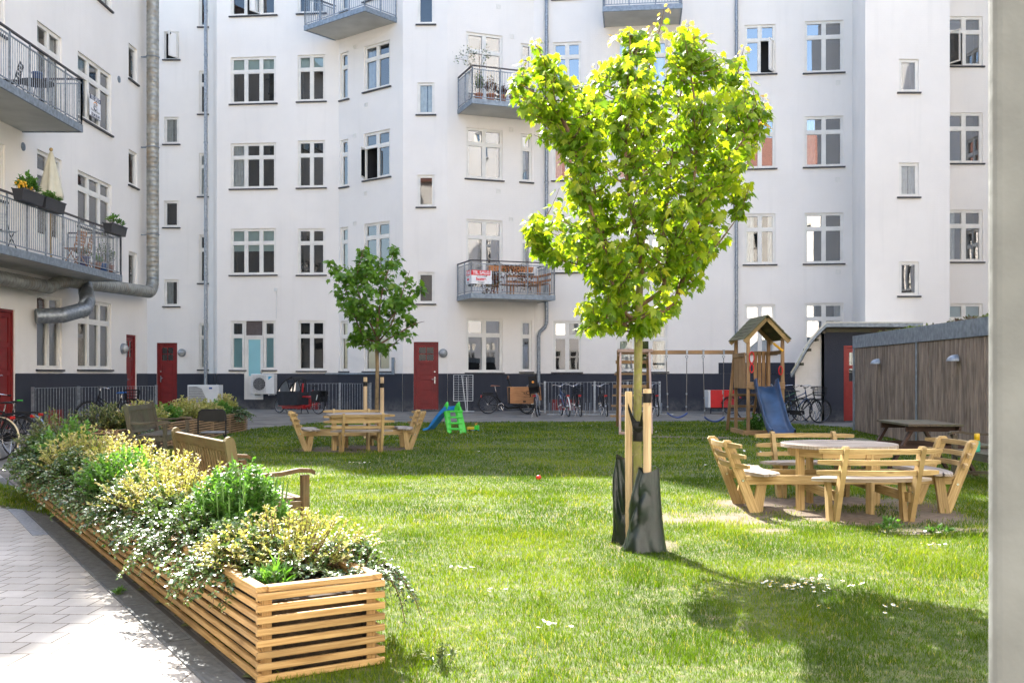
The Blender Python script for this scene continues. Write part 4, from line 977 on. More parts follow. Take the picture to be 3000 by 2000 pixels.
ML_VAR = leafmat('variegated_leaf', [(0, (.03, .06, .02)), (.6, (.07, .11, .035)), (.85, (.25, .27, .10)), (1, (.32, .32, .15))], .3)
def P3(a, b, z=.37): v = PC+PDIR*a+PN*b; return (v.x, v.y, z)
g1 = 'golden shrubs in the planters'; g2 = 'low glossy ground-cover shrubs in the planters'; g3 = 'bright green perennials in the planters'
shrub('golden_shrub', 'golden yellow shrub at the near corner of the front planter', 'shrub', P3(.62, .36), .52, .36, .34, 165, 34, .024, ML_GOLD, PA_, .05, group=g1, seed=11)
shrub('golden_shrub', 'largest golden shrub in the front planter, right behind the tall green perennial', 'shrub', P3(3.0, .33), .5, .95, .46, 230, 34, .027, ML_GOLD, PA_, .03, group=g1, seed=12)
shrub('golden_shrub', 'pale golden shrub in the middle of the front planter, past the round green one', 'shrub', P3(4.75, .36), .42, .7, .50, 150, 32, .03, ML_GOLD, PA_, group=g1, seed=13)
shrub('golden_shrub', 'golden shrub far along the front planter with pinkish tips', 'shrub', P3(6.35, .3), .5, .6, .50, 140, 30, .033, ML_GOLD, PA_, group=g1, seed=14)
shrub('green_perennial', 'tall bright green perennial with upright flower spikes in the front planter', 'plant', P3(1.50, .36), .30, .30, .50, 210, 42, .038, ML_SAL, PA_, up=.5, wr=.45, group=g3, seed=15, stem=MGREENSTEM)
shrub('green_perennial', 'bushy bright green perennial between two golden shrubs in the front planter', 'plant', P3(4.0, .18), .36, .45, .44, 110, 30, .045, ML_SAL, PA_, up=.6, wr=.45, group=g3, seed=16, stem=MGREENSTEM)
shrub('green_perennial', 'bright green perennial near the far end of the front planter', 'plant', P3(7.45, .3), .38, .48, .52, 110, 28, .05, ML_SAL, PA_, up=.6, wr=.45, group=g3, seed=17, stem=MGREENSTEM)
shrub('variegated_shrub', 'tall arching variegated shrub at the shaded far end of the front planter', 'shrub', P3(8.6, .3), .46, .5, .62, 130, 30, .045, ML_VAR, PA_, .12, wr=.35, seed=18)
shrub('green_sprout', 'small pointed green sprout just inside the near corner of the front planter', 'plant', P3(.2, .16), .10, .10, .13, 12, 14, .06, ML_SAL, PA_, up=.8, wr=.22, group=None, seed=19, stem=MGREENSTEM)
cots = ((.75, .0, 'low glossy shrub spilling over the rim nearest the camera'), (1.55, -.03, 'low glossy shrub below the tall green perennial with spikes'), (2.35, -.02, 'low glossy shrub draping the first planter joint'), (3.2, -.05, 'low glossy shrub draping over the slats beside the largest golden shrub'), (4.05, -.04, 'low glossy shrub under the bushy green perennial'), (4.95, -.03, 'white-glinting low shrub beside the pale golden shrub'), (5.8, -.05, 'low glossy shrub over the second planter joint'), (6.7, -.04, 'low glossy shrub beside the pink-tipped golden shrub'), (7.6, -.03, 'low glossy shrub at the shadow edge of the front planter'), (8.4, -.02, 'low dark shrub at the shaded far end of the front planter'))
for i, (a, b, lab) in enumerate(cots):
    s_ = .024+.0022*a
    shrub('ground_cover_shrub', lab, 'shrub', P3(a, b+.17, .36), .42, .6, .27+.012*a, int(260-a*8), 34, s_*1.08, ML_COTO, PA_, .22, wr=.55, group=g2, seed=30+i, up=.55, hang=.2)
shrub('ground_cover_shrub', 'low glossy shrub trailing over the right corner of the front planter onto the lawn side', 'shrub', P3(.42, .66, .36), .30, .46, .18, 150, 30, .024, ML_COTO, PA_+math.pi, .3, wr=.55, group=g2, seed=45, up=.55, hang=.28)
shrub('ground_cover_shrub', 'low glossy shrub on the lawn side of the front planter beside the bench', 'shrub', P3(1.3, .62, .36), .26, .5, .22, 110, 26, .026, ML_COTO, PA_+math.pi, .3, wr=.55, group=g2, seed=46, up=.5, hang=.1)
# flower spikes of the salvia
sp = MB(); rg = random.Random(3); par = [o for o in bpy.data.objects if o.get('label', '').startswith('tall bright green')][0]
for k in range(34):
    a = rg.uniform(0, 6.28); q = .3*math.sqrt(rg.random()); h0 = .42+rg.uniform(-.05, .06)-q*.5; p = Vector((math.cos(a)*q, math.sin(a)*q, h0)); d = Vector((math.cos(a)*q*.5, math.sin(a)*q*.5, 1)).normalized(); L_s = rg.uniform(.09, .15)
    sp.tube([p-d*.1, p, p+d*L_s*.3, p+d*L_s*.7, p+d*L_s], [.0015, .003, .0055, .004, .001], 5)
sp.build('flower_spikes', plain('salvia_spike', (.13, .25, .06), .7, var=.2), par)
# rear planter
def P4(s, b, z=.38): return (P2.x+b, P2.y+s, z)
rear = [('golden_shrub', 'golden shrub', .7, ML_GOLD, .5, .55, .50, .05), ('green_perennial', 'g', 2.6, ML_SAL, .4, .45, .42, .06), ('golden_shrub', 'x', 3.9, ML_GOLD, .42, .6, .45, .05)]
shrub('variegated_shrub', 'arching olive shrub at the near end of the rear planter', 'shrub', P4(0.5, .3), .6, .8, .55, 110, 24, .06, ML_VAR, 0, .1, wr=.35, seed=61)
shrub('golden_shrub', 'dull golden shrub in shade at the near end of the rear planter', 'shrub', P4(0.8, .55), .4, .7, .42, 110, 24, .045, ML_GOLD, 0, group=g1, seed=62)
shrub('green_perennial', 'deep green perennial in the rear planter next to the dull golden shrub', 'plant', P4(1.6, .4), .42, .5, .40, 80, 22, .06, ML_SAL, 0, group=g3, seed=63, stem=MGREENSTEM)
shrub('golden_shrub', 'golden shrub in the rear planter just left of the bench backrest', 'shrub', P4(2.6, .3), .42, .8, .50, 100, 22, .055, ML_GOLD, 0, group=g1, seed=64)
shrub('ground_cover_shrub', 'dark low shrub spilling over the rear planter left of the bench', 'shrub', P4(1.3, .75, .36), .3, 1.3, .22, 130, 22, .045, ML_COTO, math.pi, .25, group=g2, seed=65, hang=.2)
shrub('green_perennial', 'fresh green perennial behind the bench backrest in the rear planter', 'plant', P4(3.9, .3), .36, .5, .40, 70, 22, .07, ML_SAL, 0, group=g3, seed=66, stem=MGREENSTEM)
shrub('golden_shrub', 'spiky golden shrub right of the bench backrest in the rear planter', 'shrub', P4(5.0, .35), .42, .8, .52, 100, 22, .06, ML_GOLD, 0, group=g1, seed=67)
shrub('golden_shrub', 'golden shrub in front of the white air conditioner in the rear planter', 'shrub', P4(6.3, .35), .42, .8, .42, 100, 22, .06, ML_GOLD, 0, group=g1, seed=68)
shrub('green_perennial', 'green perennial near the far end of the rear planter', 'plant', P4(7.0, .5), .3, .4, .38, 70, 22, .07, ML_SAL, 0, group=g3, seed=69, stem=MGREENSTEM)
shrub('golden_shrub', 'yellow-green upright shrub at the far end of the rear planter', 'shrub', P4(7.75, .45), .36, .4, .52, 80, 22, .065, ML_GOLD, 0, group=g1, seed=70)
shrub('ground_cover_shrub', 'grey-green low shrub trailing over the far end of the rear planter', 'shrub', P4(7.5, .78, .36), .42, .8, .24, 120, 24, .055, ML_COTO, math.pi, .25, group=g2, seed=71, hang=.2)

# =============== maples ===============
half = [(.05, .0), (.16, -.06), (.33, -.10), (.27, .06), (.40, .10), (.56, .24), (.38, .27), (.40, .36), (.49, .60), (.28, .50), (.20, .52), (.20, .66), (.12, .70), (.08, .84)]
OUT = [(0, 0)]+half+[(0, 1.0)]+[(-x, y) for x, y in reversed(half)]
OUTA = np.array([(0, .38)]+OUT); NO = len(OUTA)
def maple_leaves(pos, d, up, size, rnd):
    d, s, n = frames(d, up); K_ = len(pos); x = OUTA[:, 0]; y = OUTA[:, 1]; z = -.30*np.abs(x)-.22*y*y+.04
    V = pos[:, None, :]+size[:, None, None]*(s[:, None, :]*x[None, :, None]+d[:, None, :]*y[None, :, None]+n[:, None, :]*z[None, :, None])
    b = np.arange(K_)*NO; tri = []
    for i in range(1, NO): j = i+1 if i < NO-1 else 1; tri.append(np.stack([b, b+i, b+j], 1))
    return V.reshape(-1, 3), np.concatenate(tri), np.repeat(rnd, NO)
def seg_dist(P_, poly):
    best = 1e9
    for i in range(len(poly)):
        ax, ay = poly[i]; bx, by = poly[(i+1) % len(poly)]; dx, dy = bx-ax, by-ay; t = max(0, min(1, ((P_[0]-ax)*dx+(P_[1]-ay)*dy)/(dx*dx+dy*dy+1e-12)))
        best = min(best, math.hypot(P_[0]-ax-t*dx, P_[1]-ay-t*dy))
    return best
def inside(P_, poly):
    c = False; x, y = P_
    for i in range(len(poly)):
        x0, y0 = poly[i]; x1, y1 = poly[(i+1) % len(poly)]
        if (y0 > y) != (y1 > y) and x < (x1-x0)*(y-y0)/(y1-y0)+x0: c = not c
    return c
def maple(label, base, poly, trunk, limbs, nshoot, leaf, mats, seed, rt, depth, tips=(), per=(9, 15), shl=(.18, .42)):
    """poly: crown outline in (x,z) about the trunk; limbs: polylines (x,y,z) from the trunk"""
    rg = random.Random(seed); t = thing('maple_tree', label, 'tree', base)
    tr = MB(); tr.tube(trunk, rt, 12); tr.build('trunk', mats[1], t)
    lb = MB(); nodes = []
    for L in limbs:
        pts = [Vector(p) for p in L]; sm = []
        for i in range(len(pts)-1):
            p0 = pts[max(0, i-1)]; p1 = pts[i]; p2 = pts[i+1]; p3 = pts[min(len(pts)-1, i+2)]
            for k in range(5):
                u = k/5; sm.append(.5*((2*p1)+(p2-p0)*u+(2*p0-5*p1+4*p2-p3)*u*u+(3*p1-p0-3*p2+p3)*u**3))
        sm.append(pts[-1]); n = len(sm); r0 = rt[-1]*.62 if len(rt) else .02
        lb.tube([tuple(p) for p in sm], [r0*(1-i/(n-1))**.8+.003 for i in range(n)], 8); nodes += sm[2:]
    zs = [p[1] for p in poly]; xs = [p[0] for p in poly]; pos = []; dr = []; ups = []; sz = []; rn = []
    shoots = []; tries = 0
    for tx, tz in tips: shoots.append((Vector((tx, rg.uniform(-.15, .15), tz)), True))
    while len(shoots) < nshoot and tries < nshoot*60:
        tries += 1; x, z = rg.uniform(min(xs), max(xs)), rg.uniform(min(zs), max(zs))
        if not inside((x, z), poly): continue
        d = seg_dist((x, z), poly); hd = min(depth, math.sqrt(max(0, d*(2*depth*1.15-d)))+.05)
        y = hd*(rg.choice((-1, 1))*rg.uniform(0, 1)**.8)
        shoots.append((Vector((x, y, z)), False))
    for E, tip in shoots:
        c = [q for q in nodes if q.z < E.z-.05] or nodes
        q0 = min(c, key=lambda q: (q-E).length+.35*abs((q-E).length-.4)+.2*math.hypot(q.x-E.x, q.y-E.y))
        m = q0.lerp(E, .5)+Vector(((E.x-q0.x)*.12, (E.y-q0.y)*.12, -.04)); cur = [q0*(1-u)**2+m*2*u*(1-u)+E*u*u for u in [i/6 for i in range(7)]]
        lb.tube([tuple(p) for p in cur], [.006-.0007*i for i in range(7)], 5, cap=False)
        L = max(.15, (E-q0).length); np_ = rg.randint(*per); span = min(1, rg.uniform(*shl)*1.6/L)
        for k in range(np_):
            u = 1-span*(k/np_)**1.0; p = q0*(1-u)**2+m*2*u*(1-u)+E*u*u; tg = (m-q0)*2*(1-u)+(E-m)*2*u; tg.normalize()
            a = k*1.6+rg.uniform(-.5, .5); o_ = tg.orthogonal().normalized(); o2 = tg.cross(o_); out = (o_*math.cos(a)+o2*math.sin(a)); out.z = out.z*.5+.1; out.normalize()
            pet = out*leaf*rg.uniform(.35, .75)+tg*leaf*.25; ps = p+pet; s_ = leaf*rg.uniform(.55, 1.35)*(.62 if (tip and k < 4) else 1)
            dv = out*.75+Vector((0, 0, -rg.uniform(.25, 1.25)))+Vector((rg.gauss(0, .25), rg.gauss(0, .25), 0))
            uv_ = Vector((rg.gauss(0, .45), rg.gauss(0, .45), 1))+out*.5
            pos.append(ps); dr.append(dv); ups.append(uv_); sz.append(s_)
            r_ = rg.uniform(.12, .78)
            if tip and k < 5: r_ = rg.uniform(.93, 1)
            elif k < 3: r_ = rg.uniform(.6, .88)
            rn.append(r_)
    V, Fq, rr = maple_leaves(np.array(pos), np.array(dr), np.array(ups), np.array(sz), np.array(rn))
    print('maple leaves', len(pos)); o = tris_mesh('crown', V, Fq, rr, mats[0]); setparent(o, t); lb.build('branches', mats[2], t); return t
ML_MAPLE = leafmat('maple_leaf', [(0, (.08, .19, .012)), (.5, (.16, .29, .018)), (.82, (.30, .40, .035)), (.9, (.44, .46, .09)), (1, (.62, .42, .18))], .6, (1.6, 1.4, .4), .38, .55)
ML_MAPLE2 = leafmat('young_maple_leaf', [(0, (.06, .15, .015)), (.5, (.10, .23, .02)), (.85, (.16, .30, .03)), (1, (.24, .18, .05))], .45, (1.3, 1.35, .45), .45)
def bark(name, c0, c1, moss):
    m, n, b = _mat(name); L = n.links.new; tc = N(n, 'ShaderNodeTexCoord'); mp = N(n, 'ShaderNodeMapping'); mp.inputs['Scale'].default_value = (26, 26, 9); L(tc.outputs['Object'], mp.inputs[0])
    no = N(n, 'ShaderNodeTexNoise'); no.inputs['Scale'].default_value = 1; no.inputs['Detail'].default_value = 8; L(mp.outputs[0], no.inputs['Vector']); r = ramp(n, no.outputs[0], [(.3, c0), (.7, c1)])
    n2 = N(n, 'ShaderNodeTexNoise'); n2.inputs['Scale'].default_value = 22; n2.inputs['Detail'].default_value = 8; n2.inputs['Roughness'].default_value = .75; L(tc.outputs['Object'], n2.inputs['Vector'])
    k = ramp(n, n2.outputs[0], [(.46, (0, 0, 0)), (.54, (1, 1, 1))]); mx = N(n, 'ShaderNodeMix', data_type='RGBA'); L(k.outputs[0], mx.inputs[0]); L(r.outputs[0], mx.inputs[6]); mx.inputs[7].default_value = (*moss, 1)
    L(mx.outputs[2], b.inputs['Base Color']); b.inputs['Roughness'].default_value = .85; bp = N(n, 'ShaderNodeBump'); bp.inputs['Strength'].default_value = .7; bp.inputs['Distance'].default_value = .01; L(n2.outputs[0], bp.inputs['Height']); L(bp.outputs[0], b.inputs['Normal']); return m
MBARK = bark('mossy_bark', (.14, .12, .05), (.30, .27, .12), (.22, .22, .06)); MTWIG = plain('maple_twig', (.17, .10, .06), .75, var=.2, scale=20)
TY = 8.4; TX = 1.033
def c7(x, y): fx, fy = x/1.568+1450, y/1.568; return ((fx-1500)/F*TY-TX, H-(fy-HY)/F*TY)
poly7 = [c7(*p) for p in ((190, 195), (150, 240), (70, 400), (80, 480), (170, 610), (290, 640), (310, 760), (290, 900), (345, 1010), (210, 965), (135, 975), (140, 1110), (230, 1180), (370, 1270), (400, 1400), (390, 1500), (410, 1540), (560, 1480), (650, 1540), (790, 1470), (860, 1390), (870, 1300), (950, 1300), (1000, 1170), (1050, 1090), (1150, 1000), (1060, 970), (1150, 880), (1170, 770), (1225, 640), (1215, 460), (1180, 380), (1130, 260), (1090, 310), (1040, 330), (960, 190), (895, 130), (850, 200), (760, 120), (700, 150), (600, 165), (545, 200), (505, 290), (430, 370), (350, 390), (290, 300), (240, 225))]
def q7(x, y, d): a, b = c7(x, y); return (a, d, b)
trunk = [(0.01, 0, -.05), (.0, 0, .4), (-.005, 0, .9), (0, 0, 1.4), (.005, 0, 1.80), (.01, .01, 2.05), (.03, .02, 2.3)]
limbs = [[q7(665, 1450, 0), q7(600, 1470, .02), q7(590, 1380, .05), q7(440, 1230, .1), q7(300, 1180, .12), q7(190, 1050, .1)],
 [q7(665, 1480, 0), q7(560, 1410, -.15), q7(500, 1200, -.25), q7(400, 900, -.3), q7(330, 620, -.2), q7(230, 480, -.12), q7(110, 400, -.1)],
 [q7(340, 650, -.2), q7(270, 480, -.12), q7(240, 330, -.05), q7(195, 215, 0)],
 [q7(670, 1300, 0), q7(560, 1180, .3), q7(490, 900, .45), q7(450, 600, .4), q7(440, 400, .3)],
 [q7(672, 1250, 0), q7(640, 1120, -.25), q7(580, 900, -.45), q7(570, 600, -.5), q7(600, 300, -.3), q7(605, 170, -.2)],
 [q7(672, 1220, 0), q7(700, 1000, .2), q7(715, 700, .3), q7(690, 450, .2), q7(760, 130, .1)],
 [q7(672, 1260, 0), q7(745, 1180, .1), q7(810, 1000, .35), q7(850, 700, .5), q7(880, 400, .3), q7(895, 130, .1)],
 [q7(670, 1400, 0), q7(760, 1330, -.1), q7(770, 1200, -.3), q7(860, 900, -.5), q7(880, 600, -.45), q7(870, 350, -.3), q7(960, 200, -.1)],
 [q7(670, 1460, 0), q7(820, 1400, .05), q7(900, 1230, .1), q7(1020, 1130, .1), q7(1110, 1010, .05)],
 [q7(830, 1390, .05), q7(930, 1100, .2), q7(1010, 800, .3), q7(1080, 600, .25), q7(1120, 400, .15), q7(1130, 250, .1)],
 [q7(820, 1180, -.1), q7(950, 900, -.3), q7(1090, 700, -.3), q7(1210, 560, -.15)],
 [q7(660, 1530, 0), q7(600, 1500, -.15), q7(500, 1470, -.2), q7(410, 1520, -.2)],
 [q7(668, 1520, 0), q7(720, 1480, .2), q7(790, 1470, .3)]]
tips = [c7(*p) for p in ((185, 180), (95, 335), (260, 270), (480, 270), (545, 155), (605, 120), (765, 65), (720, 120), (905, 75), (940, 160), (1040, 300), (1130, 235), (1230, 440), (1220, 570), (360, 380))]
maple('near maple with glowing yellow-green leaves, mossy trunk tied between two stakes', (TX, TY, 0), poly7, trunk, limbs, 760, .068, (ML_MAPLE, MBARK, MTWIG), 5, [.043, .037, .035, .034, .036, .03, .026], .92, tips, (10, 15), (.25, .6))
T2Y = 22.6; T2X = (1104-1500)/F*T2Y
def c4(x, y): fx, fy = x/2.24+450, y/2.24+600; return ((fx-1500)/F*T2Y-T2X, H-(fy-HY)/F*T2Y)
poly4 = [c4(*p) for p in ((1400, 250), (1360, 280), (1390, 400), (1260, 400), (1170, 340), (1145, 375), (1160, 470), (1210, 620), (1290, 740), (1310, 850), (1290, 900), (1380, 925), (1400, 960), (1560, 945), (1630, 870), (1700, 850), (1770, 780), (1770, 750), (1690, 700), (1745, 590), (1770, 540), (1720, 480), (1690, 430), (1610, 450), (1620, 310), (1580, 260), (1550, 280), (1500, 400), (1450, 300))]
def q4(x, y, d): a, b = c4(x, y); return (a, d, b)
limbs2 = [[q4(1465, 900, 0), q4(1380, 860, 0), q4(1300, 700, .2), q4(1220, 480, .3), q4(1160, 370, .3)], [q4(1465, 870, 0), q4(1400, 700, -.3), q4(1350, 500, -.4), q4(1400, 260, -.2)], [q4(1468, 830, 0), q4(1490, 600, .1), q4(1540, 400, .2), q4(1590, 270, .1)],
 [q4(1470, 900, 0), q4(1560, 800, -.2), q4(1640, 600, -.4), q4(1690, 440, -.3)], [q4(1470, 920, 0), q4(1600, 840, .2), q4(1700, 780, .3), q4(1770, 760, .3)], [q4(1465, 930, 0), q4(1390, 920, .1), q4(1290, 895, .1)], [q4(1470, 880, 0), q4(1560, 720, .3), q4(1680, 600, .5), q4(1750, 560, .4)], [q4(1470, 930, 0), q4(1560, 930, -.2), q4(1640, 870, -.3)]]
c0 = c4(1465, 920)
maple('young maple with dark green leaves standing in the shade behind the far picnic table', (T2X, T2Y, 0), poly4, [(0, 0, -.05), (0, 0, .8), (.01, 0, 1.6), (c0[0], 0, c0[1]), (c0[0]+.02, 0, c0[1]+.7)], limbs2, 170, .12, (ML_MAPLE2, plain('young_bark', (.24, .17, .09), .8, var=.2, scale=15), MTWIG), 9, [.05, .045, .04, .042, .03], .95, [], (8, 13), (.25, .5))
# stakes, straps, watering bags
def stake(label, x, y, h, r, group, bands=()):
    t = thing('tree_stake', label, 'stake', (x, y, 0), 0, group); b = MB(); b.tube([(0, 0, -.1), (0, 0, h-.01), (0, 0, h)], [r, r*.97, r*.9], 14); b.build('post', wood('stake_pine_%d' % int(h*100+x*10), (.48, .33, .18), (.70, .53, .33), .7, .5), t)
    for z0, z1 in bands: q = MB(); q.tube([(0, 0, z0), (0, 0, z1)], r*1.05, 14); q.build('band', MBLACK, t)
sg = 'round stakes propping the trees'
stake('shorter left stake beside the mossy trunk of the near maple', .965, 8.47, 1.275, .030, sg)
stake('thicker right stake beside the mossy trunk, wrapped with a black band', 1.085, 8.22, 1.30, .034, sg, ((1.19, 1.265),))
stake('left stake of the young maple in shade', T2X-.24, T2Y-.1, 1.35, .045, sg, ((1.15, 1.25),)); stake('right stake of the young maple in shade', T2X+.14, T2Y-.2, 1.35, .045, sg, ((1.12, 1.22),))
t = thing('tree_tie', 'twisted black rubber tie holding the mossy trunk between its stakes', 'tree tie', (TX, TY, 1.0))
def ribbon(mb, pts, wds, ups):
    vs = []
    for p, w_, u in zip(pts, wds, ups): p = Vector(p); u = Vector(u).normalized()*w_/2; vs += [p-u, p+u]
    mb.add(vs, [(2*i, 2*i+1, 2*i+3, 2*i+2) for i in range(len(pts)-1)], None, True)
b = MB(); b.tube([(0, 0, -.13), (0, 0, -.04)], .042, 14); ribbon(b, [(-.08, .02, .16), (-.05, -.03, .05), (-.03, -.045, .0), (.02, -.05, -.02), (.04, -.07, .03), (.03, -.16, .12), (.07, -.22, .2)], [.05, .05, .07, .09, .07, .045, .06], [(0, 0, 1), (.3, 0, 1), (.6, 0, 1), (1, 0, .6), (1, 0, .2), (.8, 0, .5), (.2, 0, 1)])
b.ball((.0, -.04, -.01), .045, 10, 8, 1.1, .5, 1); b.build('strap', MBLACK, t)
def bag(label, loc, rx0, rx1, ry, h, seed, lean=(0, 0), flare=0):
    t = thing('watering_bag', label, 'watering bag', loc, 0, 'dark green watering bags'); nn, mm = 72, 48; vs = []; A = np.array
    th = np.linspace(0, 2*np.pi, nn, endpoint=False); zz = np.linspace(0, 1, mm); T_, Z_ = np.meshgrid(th, zz)
    rx = rx1+(rx0-rx1)*(1-Z_)**1.15; px_ = np.cos(T_); py_ = np.sin(T_); sx = np.sign(px_)*np.abs(px_)**.85; sy = np.sign(py_)*np.abs(py_)**.8
    f1 = vnoise(T_*1.1+Z_*1.8, Z_*2.2-T_*.6, .9, seed); f2 = vnoise(T_*2.0-Z_*3, Z_*5+T_, .55, seed+1); rid = np.abs(f1-.5)*2; rid2 = np.abs(f2-.5)*2
    # wrap seam smoothly
    wv = .5-.5*np.cos(T_); dsp = (.42*rid+.05*rid2-.2)*wv
    X = rx*sx*(1+dsp)+lean[0]*Z_+flare*(1-Z_)**6*(px_ > .2)*px_; Y = (ry*(1-.55*Z_))*sy*(1+dsp*1.6)+lean[1]*Z_; Zc = h*Z_*(1+.03*np.cos(T_*2+1))+.01
    V = np.stack([X, Y, Zc], 2).reshape(-1, 3).tolist(); fs = [(i*nn+k, i*nn+(k+1) % nn, (i+1)*nn+(k+1) % nn, (i+1)*nn+k) for i in range(mm-1) for k in range(nn)]
    b = MB(); b.add(V, fs, None, True); b.build('bag', MTARP, t)
    q = MB(); xt = lean[0]+rx1*.55; ribbon(q, [(xt-.035, lean[1]-.02, h-.03), (xt-.03, lean[1]-.02, h+.03), (xt-.005, lean[1]-.02, h+.045), (xt+.02, lean[1]-.02, h+.03), (xt+.03, lean[1]-.02, h-.04)], [.02]*5, [(0, 1, .2)]*5); q.build('handle', MTARP, t)
MTARP = plain('dark_green_tarpaulin', (.004, .014, .010), .42, var=.3, scale=10, bump=.12, bscale=30, coat=.1)
bag('front dark green watering bag slumped against the base of the near maple', (1.045, 8.20, 0), .18, .080, .15, .64, 5, (.06, .04), .015)
bag('dark green watering bag behind the trunk base of the near maple, partly hidden', (.955, 8.56, 0), .13, .085, .12, .72, 8, (-.01, -.02))
# =============== weeds, daisies ===============
def daisies():
    rg = np.random.default_rng(4); c = []
    def cl(px, py, n, sx, sy):
        p = G(px, py)
        for _ in range(n): c.append((p.x+rg.normal(0, sx), p.y+rg.normal(0, sy)))
    cl(2330, 1735, 38, .10, .07); cl(2395, 1715, 20, .06, .04); cl(2480, 1728, 5, .05, .04); cl(2385, 1800, 2, .05, .02); cl(2620, 1800, 5, .12, .05); cl(2740, 1608, 12, .08, .05); cl(2690, 1572, 6, .1, .04); cl(1358, 1680, 9, .07, .04); cl(1456, 1748, 4, .05, .03); cl(1620, 1850, 7, .06, .04); cl(1817, 1262, 14, .35, .8); cl(1850, 1270, 6, .3, .6); cl(1040, 1362, 8, .08, .06); cl(2070, 1370, 4, .1, .05); cl(1390, 1330, 3, .2, .1); cl(2245, 1330, 8, .15, .15); cl(1690, 1250, 4, .3, .3)
    c = [(x, y) for x, y in c if inpoly(np.array([x]), np.array([y]), LAWN)[0]]
    b = MB(); y_ = MB()
    for x, y in c:
        r = .015*rg.uniform(.8, 1.15)*(1.5 if y > 13 else 1); z = .038+rg.uniform(0, .014); a0 = rg.uniform(0, 6); tl = rg.normal(0, .25, 2); n = 10; vs = [(x, y, z+.001)]
        for k in range(2*n): q = r*(1 if k % 2 else .6); a = a0+math.pi*k/n; vs.append((x+q*math.cos(a), y+q*math.sin(a), z+q*(tl[0]*math.cos(a)+tl[1]*math.sin(a)))); 
        b.add(vs, [(0, 1+k, 1+(k+1) % (2*n)) for k in range(2*n)]); y_.tube([(x, y, z), (x, y, z+.004)], r*.32, 6)
    o = b.build('daisies', plain('daisy_petals', (.8, .8, .78), .7, var=.03)); tag(o, 'small white daisies scattered in the grass', 'flowers', kind='stuff'); y_.build('flower_centres', plain('daisy_yellow', (.7, .5, .03), .8), o)
daisies()
def weed(label, x, y, h, n, ln, mat, seed, wr=.3): shrub('weed', label, 'plant', (x, y, 0), h*.8, h*.6, h, n, 14, ln, mat, 0, .1, wr=wr, seed=seed, group='weeds in the lawn', stem=MGREENSTEM)
weed('leafy weed in front of the right picnic table, left of its near bench leg', 3.35, 9.1, .14, 10, .05, ML_SAL, 81); weed('leafy weed in front of the right picnic table, beside its near bench leg', 3.75, 9.0, .13, 10, .05, ML_SAL, 82)
weed('tuft of weeds at the right foot of the front planter', -.33, 4.95, .12, 12, .03, ML_VAR, 83); weed('tiny weed growing in the drain grate', *pl(2.35, -.16), .05, 8, .03, ML_SAL, 84)
# =============== writing ===============
def text_mesh(txt, size, M, mat, parent, bold=0.0, name='lettering'):
    cu = bpy.data.curves.new('t', 'FONT'); cu.body = txt; cu.size = size; cu.align_x = 'CENTER'; cu.align_y = 'CENTER'; cu.extrude = .0015; cu.offset = bold
    o = bpy.data.objects.new('t', cu); C.collection.objects.link(o); dg = bpy.context.evaluated_depsgraph_get(); me = bpy.data.meshes.new_from_object(o.evaluated_get(dg)); bpy.data.objects.remove(o)
    me.transform(M); me.name = name; me.materials.clear(); me.materials.append(mat); ob = link(bpy.data.objects.new(name, me)); setparent(ob, parent); return ob
def basis(x, y, z, p): return Matrix(((x.x, y.x, z.x, p.x), (x.y, y.y, z.y, p.y), (x.z, y.z, z.z, p.z), (0, 0, 0, 1)))
Zv = Vector((0, 0, 1))
MSGRED = plain('sign_red', (.75, .03, .04), .4, var=.02); MSGWH = plain('sign_white', (.82, .82, .82), .4, var=.02); MSGNV = plain('sign_navy', (.012, .02, .07), .4); MSGGR = plain('sign_grey', (.25, .25, .25), .5); MORG = plain('sign_orange', (.8, .3, .03), .4)
def home_sign():
    s = 1.0; W = E_; zt = 5.22; zb = 4.72; u0 = E_.U(1338)-.02; n = 1.80
    t = thing('for_sale_sign', 'red and white TIL SALG board on the corner of the lower balcony railing', 'sign', tuple(W.T(u0, n, zb)))
    o = t.location.copy(); wd = .80
    for (p, d, nn, L) in ((W.T(u0, n, 0), W.d, W.n, wd), (W.T(u0-.012, n-.5, 0), W.n, -W.d, .5)):
        a = p+Zv*zb; b = MB(); b.prism([a-nn*.0, a+d*L, a+d*L+Zv*(zt-zb), a+Zv*(zt-zb)], nn*.01); b.build('board', MSGWH, t, o)
        a2 = p+Zv*(zb+(zt-zb)*.63)+nn*.011; b = MB(); b.prism([a2, a2+d*L*.93, a2+d*L*.93+Zv*.185, a2+Zv*.185], nn*.003); b.build('red_band', MSGRED, t, o)
        c = p+d*(L*.48)+nn*.018; sc = min(1, L/wd*1.05)
        def put(txt, z, sz, m, bo=0): text_mesh(txt, sz, Matrix.Translation(-o) @ basis(d, Zv, nn, c+Zv*z) @ Matrix.Scale(sc, 4, (1, 0, 0)), m, t, bo)
        put('TIL SALG', zb+.405, .165, MSGWH, .004); put('32 97 14 00', zb+.275, .07, MSGGR); put('home', zb+.175, .17, MSGRED, .006); put('Amager', zb+.06, .085, MSGGR, .002)
home_sign()
